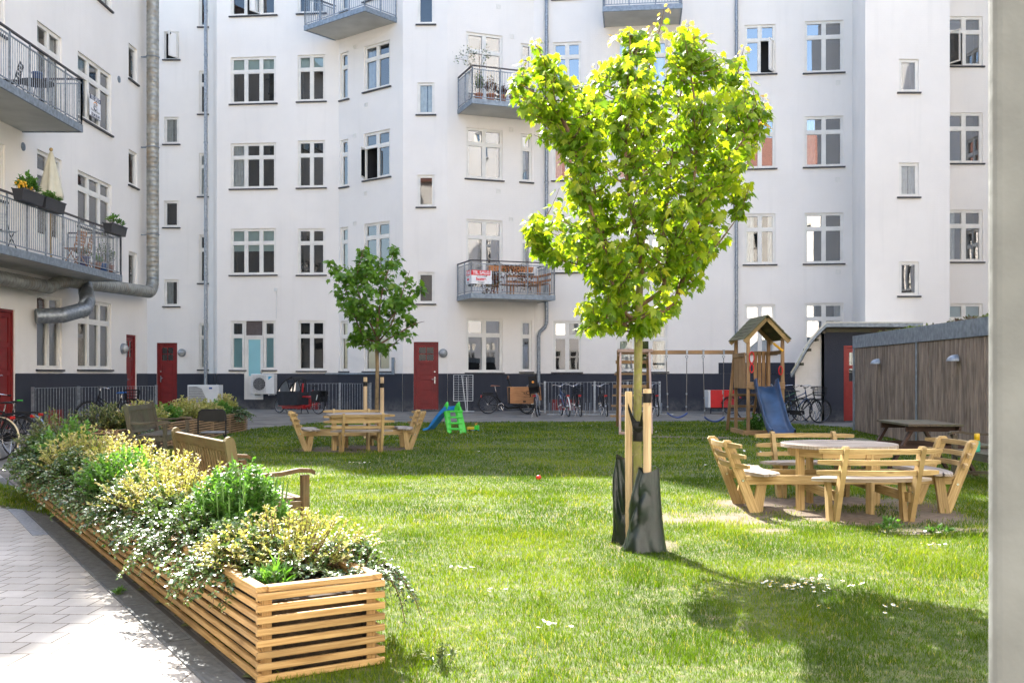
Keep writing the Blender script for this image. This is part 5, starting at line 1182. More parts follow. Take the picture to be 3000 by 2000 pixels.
def window_sign():
    u0, u1 = L_.U(259), L_.U(291); z0, z1 = 9.20, 9.86; n = .03; t = thing('for_sale_sign', 'blue and white TIL SALG board in a window of the left building', 'sign', tuple(L_.T(u0, n, z0))); o = t.location.copy(); W = L_
    a = W.T(u0, n, z0); L = u1-u0; h = z1-z0; nn = W.n; d = W.d
    b = MB(); b.prism([a, a+d*L, a+d*L+Zv*h, a+Zv*h], nn*.01); b.build('board', MSGWH, t, o)
    for zz, hh in ((h*.79, h*.21), (0, .025)): b = MB(); q = a+nn*.011+Zv*zz; b.prism([q, q+d*L, q+d*L+Zv*hh, q+Zv*hh], nn*.003); b.build('navy_band', MSGNV, t, o)
    c = a+d*L/2+nn*.018
    for txt, z, sz, m, bo in (('TIL SALG', h*.895, .17, MSGWH, .003), ('EDC', h*.56, .13, MSGGR, .002), ('Poul Erik Bech', h*.33, .105, MSGGR, 0), ('32 54 32 54', h*.13, .125, MSGNV, .003)): text_mesh(txt, sz, Matrix.Translation(-o) @ basis(d, Zv, nn, c+Zv*z), m, t, bo)
    for a0, m in ((.3, MORG), (3.4, MSGNV)):
        b = MB(); b.tube([c+d*(.14*math.cos(a0+k*.25))+Zv*(h*.56+.12*math.sin(a0+k*.25)) for k in range(11)], [.004+.012*math.sin(math.pi*k/10) for k in range(11)], 6); b.build('logo_swoosh', m, t, o)
window_sign()

# =============== raised part of the blue base on the long facade ===============
b = MB(); u0, u1 = G_.U(2105), G_.U(2420); wbox(b, G_, u0, u1, .0, .03, 1.436, 1.85); b.build('plinth', MPLINTH, mid, MO)

# =============== wooden shed with planted roof ===============
SA, SB = Vector((8.5, 25.4, 0)), Vector((7.72, 15.0, 0)); WK = Wall((8.5, 25.4), (7.72, 15.0)); dK = 3.2
shed = thing('shed', 'shed clad in weathered vertical boards with steel edge and planted roof', 'shed', (8.5, 25.4, 0)); so_ = (8.5, 25.4, 0)
MBOARD = wood('weathered_cladding', (.15, .11, .082), (.36, .285, .22), .85, .8, .5, vr=(.6, 1.2))
b = MB(); u = .09; rg = random.Random(2)
while u < WK.L-.02:
    w_ = rg.choice((.09, .11, .12, .07)); e = min(u+w_, WK.L-.02); n1 = .02+rg.uniform(-.004, .006); b.beam(WK.T((u+e)/2, n1-.011, .03), WK.T((u+e)/2, n1-.011, 2.05), e-u-.011, .022, tuple(WK.n)); u = e
wf = Wall((11.7, 25.16), (8.5, 25.4))
b.build('cladding', MBOARD, shed, so_)
b = MB(); q = [WK.T(.03, -.02, .03), WK.T(WK.L-.02, -.02, .03), WK.T(WK.L-.02, -dK, .03), WK.T(.03, -dK, .03)]; b.prism(q, (0, 0, 2.2)); b.build('core', MBLACK, shed, so_)
b = MB(); wbox(b, WK, -.02, WK.L, .0, .045, 2.055, 2.36)
wbox(b, WK, -.02, .08, -.02, .045, .02, 2.054)
for px in (2690,): u = WK.U(px); wbox(b, WK, u-.035, u+.035, .03, .05, .03, 2.054)
a_, c_ = WK.T(-.02, .045, 2.2), WK.T(-.02, -dK, 2.2); b.beam(a_, c_, .03, .31); b.build('steel_trim', MSTEELD, shed, so_)
for px, py in ((2581, 1059), (2812, 1049)):
    u = WK.U(px); z = WK.Z(u, py)-.05; l = MB(); vs = []; fs = []; nn, mm = 12, 7
    for i in range(mm):
        ph = math.pi/2*i/(mm-1)
        for k in range(nn+1):
            a = math.pi*k/nn; vs.append(WK.T(u+.11*math.cos(a)*math.cos(ph), .045+.19*math.sin(a)*math.cos(ph), z+.12*math.sin(ph)))
    for i in range(mm-1):
        for k in range(nn): fs.append((i*(nn+1)+k, i*(nn+1)+k+1, (i+1)*(nn+1)+k+1, (i+1)*(nn+1)+k))
    l.add(vs, fs, None, True); l.add(vs[:nn+1], [tuple(range(nn+1))]); o = l.build('wall_lamp', MSTEEL, shed, so_)
def sedum():
    rg = np.random.default_rng(8); n = 9000; u = rg.uniform(.05, WK.L-.05, n); v = -rg.uniform(.3, 2.6, n)**1.0; hgt = .0+.07*vnoise(u*1.0, v, .7, 44)+.05*rg.random(n)*(vnoise(u, v, .3, 45) > .6)
    nn = np.array(WK.n)[:2]; dd = np.array(WK.d)[:2]; X = WK.a.x+dd[0]*u+nn[0]*v-8.5; Y = WK.a.y+dd[1]*u+nn[1]*v-25.4; Z = 2.33+hgt
    d = np.stack([rg.normal(0, 1, n), rg.normal(0, 1, n), rg.uniform(.1, 1.2, n)], 1); up = np.stack([rg.normal(0, .5, n), rg.normal(0, .5, n), np.ones(n)], 1)
    l = rg.uniform(.04, .09, n); V, Fq, rn = small_leaves(np.stack([X, Y, Z], 1), d, up, l, l*.6, np.clip(vnoise(u, v, .6, 46)*1.3-.1+rg.normal(0, .1, n), 0, 1))
    o = tris_mesh('green_roof', V, Fq, rn, leafmat('sedum', [(0, (.10, .05, .03)), (.35, (.14, .16, .04)), (.7, (.10, .17, .03)), (1, (.22, .28, .06))], .3)); setparent(o, shed)
    b = MB(); b.prism([WK.T(.0, -.03, 2.24), WK.T(WK.L, -.03, 2.24), WK.T(WK.L, -dK, 2.24), WK.T(0, -dK, 2.24)], (0, 0, .1)); b.build('roof_bed', MSOIL, shed, so_)
sedum()
# =============== cellar stair building with curved roof ===============
KO = (9.3, 30.5, 0); ce = thing('outbuilding', 'small dark blue and white outbuilding with sloping edge roof and red glazed door', 'outbuilding', KO)
WC = Wall((9.3, 30.5), (13.0, 30.5)); b = MB(); hd = (WC.U(2472), WC.U(2472)+.95, .03, 2.26); sheet(b, WC, 0, WC.L, -.02, 2.78, [hd]); 
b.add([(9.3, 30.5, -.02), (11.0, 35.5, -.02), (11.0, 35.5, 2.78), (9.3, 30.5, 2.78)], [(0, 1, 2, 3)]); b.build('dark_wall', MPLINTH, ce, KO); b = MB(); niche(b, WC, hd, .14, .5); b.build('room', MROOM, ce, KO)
d_ = MB(); a, e, z0, z1 = hd; 
for q in ((a, a+.06), (e-.06, e)): wbox(d_, WC, q[0], q[1], -.12, .01, z0, z1)
wbox(d_, WC, a+.061, e-.061, -.12, .01, z1-.06, z1)
for q in ((a+.065, a+.17), (e-.17, e-.065)): wbox(d_, WC, q[0], q[1], -.09, -.04, z0, z1-.065)
for z, h_ in ((z0, .16), (.62, .1), (1.06, .14), (1.58, .1), (z1-.20, .13)): wbox(d_, WC, a+.171, e-.171, -.09, -.045, z, z+h_)
wbox(d_, WC, a+.171, e-.171, -.085, -.07, z0+.16, 1.06)
MDOOR2 = plain('bright_red_door', (.30, .02, .015), .4, var=.1)
dd = d_.build('door', MDOOR2, ce, KO); g = MB(); wbox(g, WC, a+.171, e-.171, -.075, -.07, 1.2, z1-.2); g.build('pane', MGLASS, dd, KO)
prof = [(8.22, 1.40), (8.44, 1.76), (8.62, 2.10), (8.79, 2.38), (8.99, 2.62), (9.26, 2.88)]
b = MB(); b.prism([(8.5, 30.75, 0), (9.29, 30.75, 0), (9.29, 30.75, 2.82), (8.99, 30.75, 2.54), (8.79, 30.75, 2.28), (8.6, 30.75, 1.98), (8.5, 30.75, 1.80)], (1.75, 5.2, 0)); b.build('white_wall', MWALL, ce, KO)
for off, th, m, nm, y0 in ((.035, .035, plain('painted_fascia', (.62, .60, .52), .6, var=.1, dirt=(.25, .24, .12), dscale=1.5), 'roof_edge', 30.12), (-.075, .108, MSTEELD, 'roof', 30.14)):
    b = MB()
    for (x0, z0_), (x1, z1_) in zip(prof[:-1], prof[1:]): b.prism([(x0, y0, z0_+off), (x1, y0, z1_+off), (x1-.02, y0, z1_+off+th), (x0-.03, y0, z0_+off+th)], (1.85, 5.5, 0))
    b.prism([(9.26, y0, 2.88+off), (12.1, y0, 2.88+off), (12.1, y0, 2.88+off+th), (9.24, y0, 2.88+off+th)], (1.85, 5.5, 0)); b.build(nm, m, ce, KO)
b = MB(); b.box(9.33, 12.9, 30.44, 30.49, 2.66, 2.80)
for (x, z) in ((8.52, 1.72), (8.74, 2.14), (8.96, 2.44), (9.16, 2.66)): b.box(x, x+.09, 30.2, 30.74, z-.05, z+.03)
b.build('rafter', MTEAKD, ce, KO)

# =============== grey pillar at the right edge ===============
t = thing('pillar', 'plain grey pillar very close at the right edge, blurred and bright along its edge', 'pillar', (.856, 1.45, 0), R(-26))
b = MB(); poly = []
for cx, cy, a0 in ((-.145, -.065, 180), (.145, -.065, 270), (.145, .065, 0), (-.145, .065, 90)):
    for k in range(5): a = R(a0+22.5*k); poly.append((cx+.018*math.cos(a), cy+.018*math.sin(a), 0))
b.prism(poly, (0, 0, 3.4)); b.build('shaft', plain('grey_pillar_paint', (.15, .16, .152), .7, .0, var=.14, scale=7, bump=.2, bscale=25), t)

# =============== swing set and climbing frame ===============
MPL = wood('pink_bleached_wood', (.38, .25, .19), (.58, .43, .35), .75); MPLB = wood('play_wood', (.26, .15, .07), (.44, .28, .14), .7)
t = thing('swing_set', 'wooden swing set with two blue seats and a rope climbing ladder at its left end', 'swing set', (3.0, 25.6, 0))
o = (3.0, 25.6, 0)
def bm(p, q, w_, h_, nm, m, up=(0, 0, 1), par=t, org=o): b = MB(); b.beam(p, q, w_, h_, up, ch=.006); return b.build(nm, m, par, org)
bm((2.62, 25.6, 1.96), (5.62, 25.6, 1.96), .075, .10, 'top_beam', MPLB)
for x0, x1 in ((2.50, 2.70), (3.24, 3.42)): bm((x0, 23.75, 0), (x1, 25.5, 1.95), .085, .05, 'ladder_rail', MPL, (1, 0, 0))
bm((2.62, 25.46, 2.0), (3.5, 25.46, 2.0), .05, .08, 'top_rung', MPL)
for x0, x1 in ((2.90, 2.68), (3.72, 3.42)): bm((x0-.05, 27.6, 0), (x1, 25.7, 1.9), .09, .09, 'rear_leg', MPLB, (1, 0, 0))
for z in (.3, .58, .86, 1.1, 1.42, 1.72): y = 27.6-(27.6-25.7)*z/1.9; bm((2.62, y, z), (3.5, y, z), .05, .085 if z in (1.1, 1.72) else .05, 'rear_rung', MPLB)
bm((2.48, 23.75, .05), (3.26, 23.75, .05), .05, .06, 'base_rail', MPL)
rp = MB()
MROPE = plain('grey_rope', (.20, .18, .16), .9)
for k in range(7):
    f = .06+k*.145; y = 23.75+1.75*f; z = 1.95*f; xa, xb = 2.50+.2*f, 3.24+.18*f; sg_ = .05*math.sin(k*2.1)
    rp.tube([(xa-.03, y-.04, z), (xa+.2, y-.04, z-.02+sg_), ((xa+xb)/2, y-.02, z+.03), (xb-.2, y-.04, z-.01-sg_), (xb+.03, y-.04, z)], .009, 5)
rp.tube([(2.9, 23.8, .1), (2.87, 24.5, .8), (2.97, 25.0, 1.4), (2.93, 25.45, 1.9)], .009, 5); rp.build('rope_net', MROPE, t, o)
def swing(xa, xb, zs, label):
    s = thing('swing', label, 'swing', ((xa+xb)/2, 25.55, zs), 0, 'blue swing seats'); so2 = ((xa+xb)/2, 25.55, zs); b = MB()
    for k, x in enumerate((xa, xb)): e = 1 if k else -1; b.tube([(x+e*.0, 25.6, 1.74), (x-e*.012, 25.55, 1.0), (x-e*.03, 25.52, zs+.06)], .010, 6)
    b.build('rope', MROPE, s, so2); b = MB()
    for k, x in enumerate((xa, xb)):
        e = 1 if k else -1; b.beam((x, 25.6, 1.905), (x, 25.6, 2.02), .045, .11); b.ring((x, 25.6, 1.85), .03, .008, 'y', 12); b.ring((x, 25.6, 1.78), .028, .007, 'x', 12)
        for z in (.78, .46): b.cyl((x-e*(.018 if z > .6 else .024), 25.535, zs+z-.25-.03), (x-e*(.018 if z > .6 else .024), 25.535, zs+z-.25+.02), .018, 8)
    b.build('hanger', MSTEEL, s, so2); b = MB(); vs = []; n = 12; L = (xb-xa)/2-.01
    for i in range(n+1):
        u = -L+2*L*i/n; z = zs+.11*(u/L)**2-.06
        for yy, zz in ((-.075, .018), (-.08, -.022), (.08, -.022), (.075, .018)): vs.append(((xa+xb)/2+u, 25.5+yy, z+zz))
    b.add(vs, [(4*i+j, 4*i+(j+1) % 4, 4*i+4+(j+1) % 4, 4*i+4+j) for i in range(n) for j in range(4)]+[(3, 2, 1, 0), tuple(4*n+j for j in range(4))], None, True); b.build('seat', MSEAT, s, so2)
MSEAT = plain('blue_plastic_seat', (.03, .06, .20), .4, var=.1)
X_ = lambda px: (px-1500)/F*25.6
swing(X_(1952), X_(2012), .40, 'left blue swing seat hanging nearer the climbing ladder'); swing(X_(2060), X_(2120), .30, 'right blue swing seat hanging nearer the play tower')
# =============== play tower with slide ===============
TO = (5.9, 24.5, 0); t = thing('play_tower', 'wooden play tower with pitched plank roof and dark blue slide', 'play tower', TO); o = TO
x0, x1, y0, y1 = 5.50, 6.30, 23.85, 25.15
for x, y, h in ((x0, y0, 2.25), (x1, y0, 2.25), (x0, y1, 2.25), (x1, y1, 2.25)): bm((x, y, 0), (x, y, h), .075, .075, 'post', MPLB, (0, 1, 0), t, o)
bm((x0-.1, y1+.55, 0), (x0-.02, y1+.06, 1.95), .07, .07, 'ladder_rail', MPLB, (1, 0, 0), t, o); bm((x1-.25, y1+.75, 0), (x1-.25, y1+.06, 1.1), .07, .05, 'ladder_rail', MPLB, (1, 0, 0), t, o)
for z in (.3, .62, .9): bm((x0-.05, y1+.5-.3*z, z), (x1-.2, y1+.6-.3*z, z), .05, .06, 'rung', MPLB, (0, 0, 1), t, o)
b = MB()
for k in range(11): yy = y0-.03+k*.124; b.beam((x0-.03, yy, 1.1), (x1+.03, yy, 1.1), .115, .03)
b.build('platform', MPLB, t, o)
bm((x0-.04, y0-.055, 1.15), (x0+.19, y0-.055, 1.15), .03, .17, 'front_board', MPLB, (0, 0, 1), t, o); bm((x1-.19, y0-.055, 1.15), (x1+.04, y0-.055, 1.15), .03, .17, 'front_board', MPLB, (0, 0, 1), t, o)
b = MB()
for k in range(9): yy = y0+.1+k*.135; b.beam((x0-.055, yy, 1.08), (x0-.055, yy, 1.92), .09, .02, (1, 0, 0))
b.beam((x0-.08, y0, 1.86), (x0-.08, y1, 1.86), .02, .08); b.build('side_rail', MPLB, t, o)
b = MB()
for k in range(4): xx = x1-.28+k*.1-.03; b.beam((xx, y1+.05, 1.08), (xx, y1+.05, 1.98), .08, .02, (0, 1, 0))
b.beam((x1-.42, y1+.075, 1.93), (x1+.1, y1+.075, 1.93), .02, .09); b.beam((x1+.04, y0+.1, 1.93), (x1+.04, y1, 1.93), .03, .09); b.build('rear_rail', MPLB, t, o)
RX, RZ = 5.9, 2.74; ey, ez = .52, 2.20
b = MB()
for s in (-1, 1):
    b.beam((RX+s*.012, y0-.14, RZ-.04), (RX+s*ey, y0-.14, ez-.04), .035, .10, (0, 0, 1), ch=.004); b.beam((RX+s*.012, y1+.1, RZ-.04), (RX+s*ey, y1+.1, ez-.04), .035, .10)
b.build('gable_board', MPINE, t, o); b = MB()
for s in (-1, 1):
    for k in range(6):
        f0, f1 = k/6, (k+1.2)/6; j = random.uniform(-.02, .02)
        a = Vector((RX+s*ey*(f0+f1)/2, 0, RZ+.03-(RZ-ez)*(f0+f1)/2+.012)); nn = Vector((s*(RZ-ez), 0, ey)).normalized()
        nn = (nn+Vector((s*-.08, 0, 0))).normalized(); b.beam(a+Vector((0, y0-.24+j, 0)), a+Vector((0, y1+.2+j, 0)), math.hypot(ey, RZ-ez)/6*1.22, .02, tuple(nn))
b.build('roof', wood('mossy_shingle', (.10, .09, .05), (.20, .16, .09), .85, alt=(.10, .12, .05)), t, o)
for (x, z, r_) in ((x0+.06, 1.80, .13), (x0+.06, 1.55, .10), (x1-.07, 1.50, .10)):
    b = MB(); b.ring((x, y0-.10, z), r_, .013, 'x' if r_ > .12 else 'x', 20, sx=.5 if r_ < .12 else 1) if 0 else b.ring((x, y0-.10, z), r_, .014, 'y', 20, 6, .42, 1)
    b.build('grab_handle', MRED, t, o)
b = MB(); b.cyl((RX+.22, y0+.1, 1.98+.15), (RX+.40, y0-.05, 1.98-.03), .03, 10); b.build('telescope', plain('toy_yellow', (.8, .42, .02), .35), t, o)
# slide
b = MB(); cx = 5.89; path = [(23.86, 1.14), (23.72, 1.12), (23.55, .98), (23.35, .80), (23.15, .64), (22.98, .47), (22.8, .32), (22.6, .20), (22.4, .13), (22.22, .10)]
sec = [(-.27, -.02), (-.27, .10), (-.255, .125), (-.235, .11), (-.215, .02), (-.16, -.005), (0, -.015), (.16, -.005), (.215, .02), (.235, .11), (.255, .125), (.27, .10), (.27, -.02)]
vs = []; n = len(sec)
for i, (y, z) in enumerate(path):
    p0 = path[max(0, i-1)]; p1 = path[min(len(path)-1, i+1)]; d = Vector((0, p1[0]-p0[0], p1[1]-p0[1])).normalized(); nr = Vector((0, -d.z, d.y)); nr = nr if nr.z > 0 else -nr
    hk = 1.9 if i == 1 else (1.25 if i in (0, 2) else 1)
    for sx, sz in sec: vs.append(Vector((cx+sx, y, z))+nr*(sz*(hk if sz > .05 else 1)))
b.add(vs, [(i*n+j, i*n+j+1, (i+1)*n+j+1, (i+1)*n+j) for i in range(len(path)-1) for j in range(n-1)], None, True)
b.build('slide', plain('dark_blue_plastic', (.035, .075, .15), .38, var=.25, scale=4), t, o)
b = MB(); b.beam((5.35, 23.55, .06), (6.2, 23.55, .06), .04, .13); b.beam((5.33, 23.57, .06), (5.33, 24.9, .06), .04, .13); b.build('ground_board', MPLB, t, o)
shrub('weed', 'clump of tall weeds growing under the play tower', 'plant', (5.75, 24.3, 0), .35, .4, .5, 40, 16, .09, ML_SAL, 0, .1, wr=.4, seed=91, stem=MGREENSTEM)
# =============== toddler slide and toy truck ===============
MTG = plain('bright_green_plastic', (.05, .55, .05), .35, var=.04); MTB = plain('bright_blue_plastic', (.02, .20, .55), .35, var=.04)
TSY = 24.5; tx = (1310-1500)/F*TSY; t = thing('toy_slide', 'small green and blue plastic toddler slide on the shaded lawn', 'toy slide', (tx, TSY, 0), R(0))
b = MB()
for s in (-1, 1): b.prism([(.02+s*.0+(.0 if s < 0 else .30), -.16, 0), (.10+(.0 if s < 0 else .30)+s*.03, -.16, 0), (.02+(.0 if s < 0 else .27), -.02, .62), (-.04+(.0 if s < 0 else .27), -.02, .72), (-.10+(.0 if s < 0 else .27), .0, .60)], (.045, .03, 0))
b.build('side_rail', MTG, t); b = MB()
for k in range(4): z = .11+k*.14; b.beam((.03, -.12+z*.16, z), (.38, -.12+z*.16, z), .09, .045, ch=.006)
b.build('step', MTG, t)
b = MB(); b.ring((-.0, .0, .64), .09, .03, 'x', 16); b.ring((.28, .0, .64), .09, .03, 'x', 16); b.build('arch_handle', MTG, t)
b = MB(); pts = [(.14, .02, .56), (.0, .06, .54), (-.14, .10, .40), (-.28, .14, .22), (-.40, .18, .09), (-.52, .21, .06)]; vs = []
for i, p in enumerate(pts):
    p = Vector(p)
    for q, z in ((-.15, .10), (-.15, 0), (.15, 0), (.15, .10)): vs.append(p+Vector((q*.45, q*.9, z*(1 if i < 4 else .5))))
b.add(vs, [(4*i+j, 4*i+j+1, 4*i+5+j, 4*i+4+j) for i in range(5) for j in range(3)]); b.build('chute', MTB, t)
t = thing('toy_truck', 'small colourful plastic toy truck lying on the shaded lawn', 'toy truck', ((1388-1500)/F*25.2, 25.2, 0), R(-12))
for nm, q, m in (('bed', (-.15, .02, -.06, .06, .05, .12), plain('toy_truck_yellow', (.7, .5, .03), .4)), ('cab', (.03, .13, -.055, .055, .05, .16), MTG), ('chassis', (-.14, .13, -.04, .04, .03, .05), MTB)): b = MB(); b.box(*q, ch=.008); b.build(nm, m, t)
for x in (-.09, .08):
    for y in (-.06, .06): b = MB(); b.cyl((x, y-.012, .03), (x, y+.012, .03), .03, 12); b.build('wheel', MBLACK, t)
b = MB(); b.tube([(.05, 0, .16), (.05, 0, .20), (.09, 0, .20)], .012, 6); b.build('beacon', MORG, t)
t = thing('toy_ball', 'tiny red ball lying on the lawn at the shadow edge', 'ball', tuple(G(1578, 1406)))
b = MB(); b.ball((0, 0, .035), .036, 14, 10); b.build('shell', MRED, t)
# =============== clothes drying rack ===============
RY = 38.2; rx = (1357-1500)/F*RY; t = thing('drying_rack', 'folded white wire clothes rack leaning against the dark blue base', 'drying rack', (rx, RY, 0), 0)
b = MB(); L_w = .36; z0, z1 = .42, 1.38
b.tube([(-L_w, 0, z0), (-L_w, .1, z1), (L_w, .1, z1), (L_w, 0, z0), (-L_w, 0, z0)], .014, 6)
for k in range(1, 11): z = z0+(z1-z0)*k/11; y = .1*k/11; b.tube([(-L_w, y, z), (L_w, y, z)], .006, 4)
for k in range(1, 4): x = -L_w+2*L_w*k/4; b.tube([(x, 0, z0), (x, .1, z1)], .006, 4)
b.tube([(-.05, -.05, 1.36), (.12, -.1, .03)], .014, 6); b.tube([(.12, .05, 1.3), (.16, .0, .03)], .014, 6); b.tube([(-.25, -.12, .03), (.42, -.12, .03)], .014, 6); b.build('wire_frame', MWHITEP, t)
# =============== steel fences ===============
def fence(label, pts, h, posts=(0, -1), step=.125, mids=()):
    t = thing('railing', label, 'railing', pts[0], 0, 'galvanised railings by the cellar stairs'); o = pts[0]; b = MB(); pb = MB()
    for p, q in zip(pts[:-1], pts[1:]):
        p, q = Vector(p), Vector(q); L = (q-p).length; b.beam(p+Zv*h, q+Zv*h, .04, .012); b.beam(p+Zv*.09, q+Zv*.09, .04, .012); n = int(L/step)
        for k in range(1, n): c = p.lerp(q, k/n); b.tube([c+Zv*.09, c+Zv*h], .008, 5, cap=False)
    b.build('bars', MSTEEL, t, o)
    for p in list(pts)+list(mids): p = Vector(p); b = MB(); b.beam(p, p+Zv*(h+.03), .07, .05, (0, 1, 0)); b.build('post', MSTEEL, t, o)
    return t
fence('galvanised railing in front of the left building, with a bicycle leaning on it', [(-12.45, 26.6, 0), (-12.1, 28.6, 0), (-11.05, 31.8, 0)], 1.05)
fence('galvanised railing behind the red cargo bike', [(-8.3, 37.6, 0), (-6.35, 37.75, 0), (-5.3, 37.0, 0), (-5.28, 38.2, 0)], 1.07)
fence('galvanised railing behind the parked bicycles', [(1.2, 37.4, 0), (3.0, 37.2, 0), (5.35, 37.1, 0)], 1.12, mids=[(4.2, 37.15, 0)])
t = thing('bike_rack', 'low steel bicycle rack bolted in front of the middle railing', 'bicycle rack', (1.2, 35.3, 0)); b = MB(); b.beam((0, 0, .03), (2.6, 0, .03), .06, .04); b.beam((2.9, .1, .03), (4.4, .1, .03), .06, .04)
for k in range(7): x = .1+k*.62; b.tube([(x, .0, .03), (x, -.05, .42), (x, .05, .42), (x, .1, .03)], .01, 5); b.tube([(x+.14, .0, .03), (x+.14, -.05, .42), (x+.14, .05, .42), (x+.14, .1, .03)], .01, 5)
b.build('loops', MSTEEL, t)
# cellar doors seen through the railings, small bulkhead lamps
for W, px0, px1, lab in ((B_, 868, 935, 0), (G_, 1617, 1697, 0), (L_, 136, 180, 1)):
    b = MB(); par, og = (left, LO) if lab else (mid, MO); wbox(b, W, W.U(px0), W.U(px1), .03, .05, -.02, .42); b.build('cellar_door', MDOOR, par, og)
# =============== outdoor air-conditioning units ===============
MGRILL = plain('grille_grey', (.30, .30, .29), .5, var=.1); MGRD = plain('fan_dark', (.05, .05, .05), .6)
def ac(label, W, px0, px1, py0, py1, n0, n1, kind, par=None):
    Yw = (W.T(1, (n0+n1)/2, 0)).y; u0, u1 = W.U(px0), W.U(px1); z1 = W.Z(u0, py0); z0 = W.Z(u0, py1); c = W.T((u0+u1)/2, n1, z0)
    t = thing('air_conditioner', label, 'air conditioner', tuple(c), 0, 'outdoor air-conditioning units'); o = tuple(c); w_ = u1-u0
    b = MB(); wbox(b, W, u0, u1, n0, n1, z0, z1, .02); b.build('casing', MWHITEP, t, o); f = u0+w_*(.34 if kind else .33)
    if kind:
        r = min(z1-z0, w_*.62)*.42; cu, cz = u0+w_*.36, (z0+z1)/2; cc = W.T(cu, n1+.004, cz)
        b = MB(); b.tube([cc-W.n*.002, cc+W.n*.004], r, 28); b.build('fan', MGRD, t, o); b = MB()
        for k in range(1, 6): b.ring(W.T(cu, n1+.015, cz), r*k/5, .006, 'y', 24, 4)
        for k in range(9): uu = cu-r+2*r*k/8; b.tube([W.T(uu, n1+.02, z0+.05), W.T(uu, n1+.02, z1-.05)], .005, 4); zz = z0+.06+(z1-z0-.12)*k/8; b.tube([W.T(u0+.04, n1+.02, zz), W.T(cu+r+.02, n1+.02, zz)], .005, 4)
        b.build('grille', MGRILL, t, o)
        a = W.T(u0+w_*.75, n1+.003, z1-.24); b = MB(); b.prism([a, a+W.d*.17+Zv*.14, a+Zv*.14], W.n*.004); b.build('logo_triangle', plain('aqua_blue', (.02, .35, .55), .4), t, o)
        b = MB(); wbox(b, W, u0+.1, u0+.14, .0, n1, z0-.06, z0); wbox(b, W, u1-.24, u1-.20, .0, n1, z0-.06, z0); b.build('bracket', MWHITEP, t, o)
    else:
        pts = [(0.04, .03), (.04, z1-z0-.07), (.28*w_, z1-z0-.06), (.45*w_, z1-z0-.14), (.57*w_, (z1-z0)*.5), (.62*w_, .03)]
        b = MB(); b.prism([W.T(u0+x, n1+.003, z0+z) for x, z in pts], W.n*.004); b.build('grille', MGRILL, t, o)
        b = MB()
        for k in range(13): zz = z0+.05+k*(z1-z0-.13)/13; xm = w_*(.60 if zz < (z0+z1)/2 else .60-.3*((zz-(z0+z1)/2)/((z1-z0)/2))**2); wbox(b, W, u0+.05, u0+xm, n1+.008, n1+.02, zz, zz+.012)
        b.build('louvre', MWHITEP, t, o); b = MB(); wbox(b, W, u0+w_*.68, u0+w_*.78, n1+.002, n1+.008, z1-.16, z1-.09); b.build('blue_badge', plain('badge_blue', (.02, .08, .3), .4), t, o)
    return t
ac('white air conditioner standing low behind the end of the rear planter', B_, 597, 686, 1126, 1195, 1.2, 1.6, 0)
ac('wall-hung air conditioner with round fan beside the glazed door', B_, 754, 820, 1095, 1153, .35, .72, 1)
# =============== bicycles ===============
MTYRE = MRUBBER; MRIM = MCHROME
def wheel(par, c, r=.34, n_sp=18, tw=.02):
    b = MB(); b.ring(c, r-.025, .009, 'y', 32, 5); b.cyl((c[0], c[1]-.04, c[2]), (c[0], c[1]+.04, c[2]), .02, 8)
    for k in range(n_sp): a = 2*math.pi*k/n_sp; e = .02 if k % 2 else -.02; b.tube([(c[0], c[1]+e, c[2]), (c[0]+math.cos(a)*(r-.03), c[1], c[2]+math.sin(a)*(r-.03))], .0022, 3, cap=False)
    w_ = b.build('wheel', MRIM, par); b = MB(); b.ring(c, r-tw*.6, tw, 'y', 36, 8); b.build('tyre', MTYRE, w_); return w_
def guard(par, c, r, a0, a1, mat, w_=.045, mb=None):
    b = MB(); vs = []; n = 18
    for i in range(n+1):
        a = R(a0+(a1-a0)*i/n)
        for y, q in ((-w_/2, r-.006), (-w_/4, r+.006), (w_/4, r+.006), (w_/2, r-.006)): vs.append((c[0]+math.cos(a)*q, c[1]+y, c[2]+math.sin(a)*q))
    b.add(vs, [(4*i+j, 4*i+j+1, 4*i+5+j, 4*i+4+j) for i in range(n) for j in range(3)], None, True); b.build('mudguard', mat, par)
def saddle(par, c, mat, k=1.0):
    b = MB(); vs = []; prof = [(-.12, .075, .02), (-.08, .085, .03), (0, .05, .025), (.07, .025, .02), (.15, .018, .01)]
    for x, w_, z in prof:
        for y, zz in ((-1, -.03), (-.9, .5), (0, 1), (.9, .5), (1, -.03)): vs.append((c[0]+x*k, c[1]+y*w_*k, c[2]+z*zz*1.4))
    n = 5; b.add(vs, [(i*n+j, i*n+j+1, (i+1)*n+j+1, (i+1)*n+j) for i in range(4) for j in range(n-1)]+[(0, 4, 3, 2, 1), (20, 21, 22, 23, 24)]+[(i*n, (i+1)*n, (i+1)*n+4, i*n+4) for i in range(4)], None, True); b.build('saddle', mat, par)
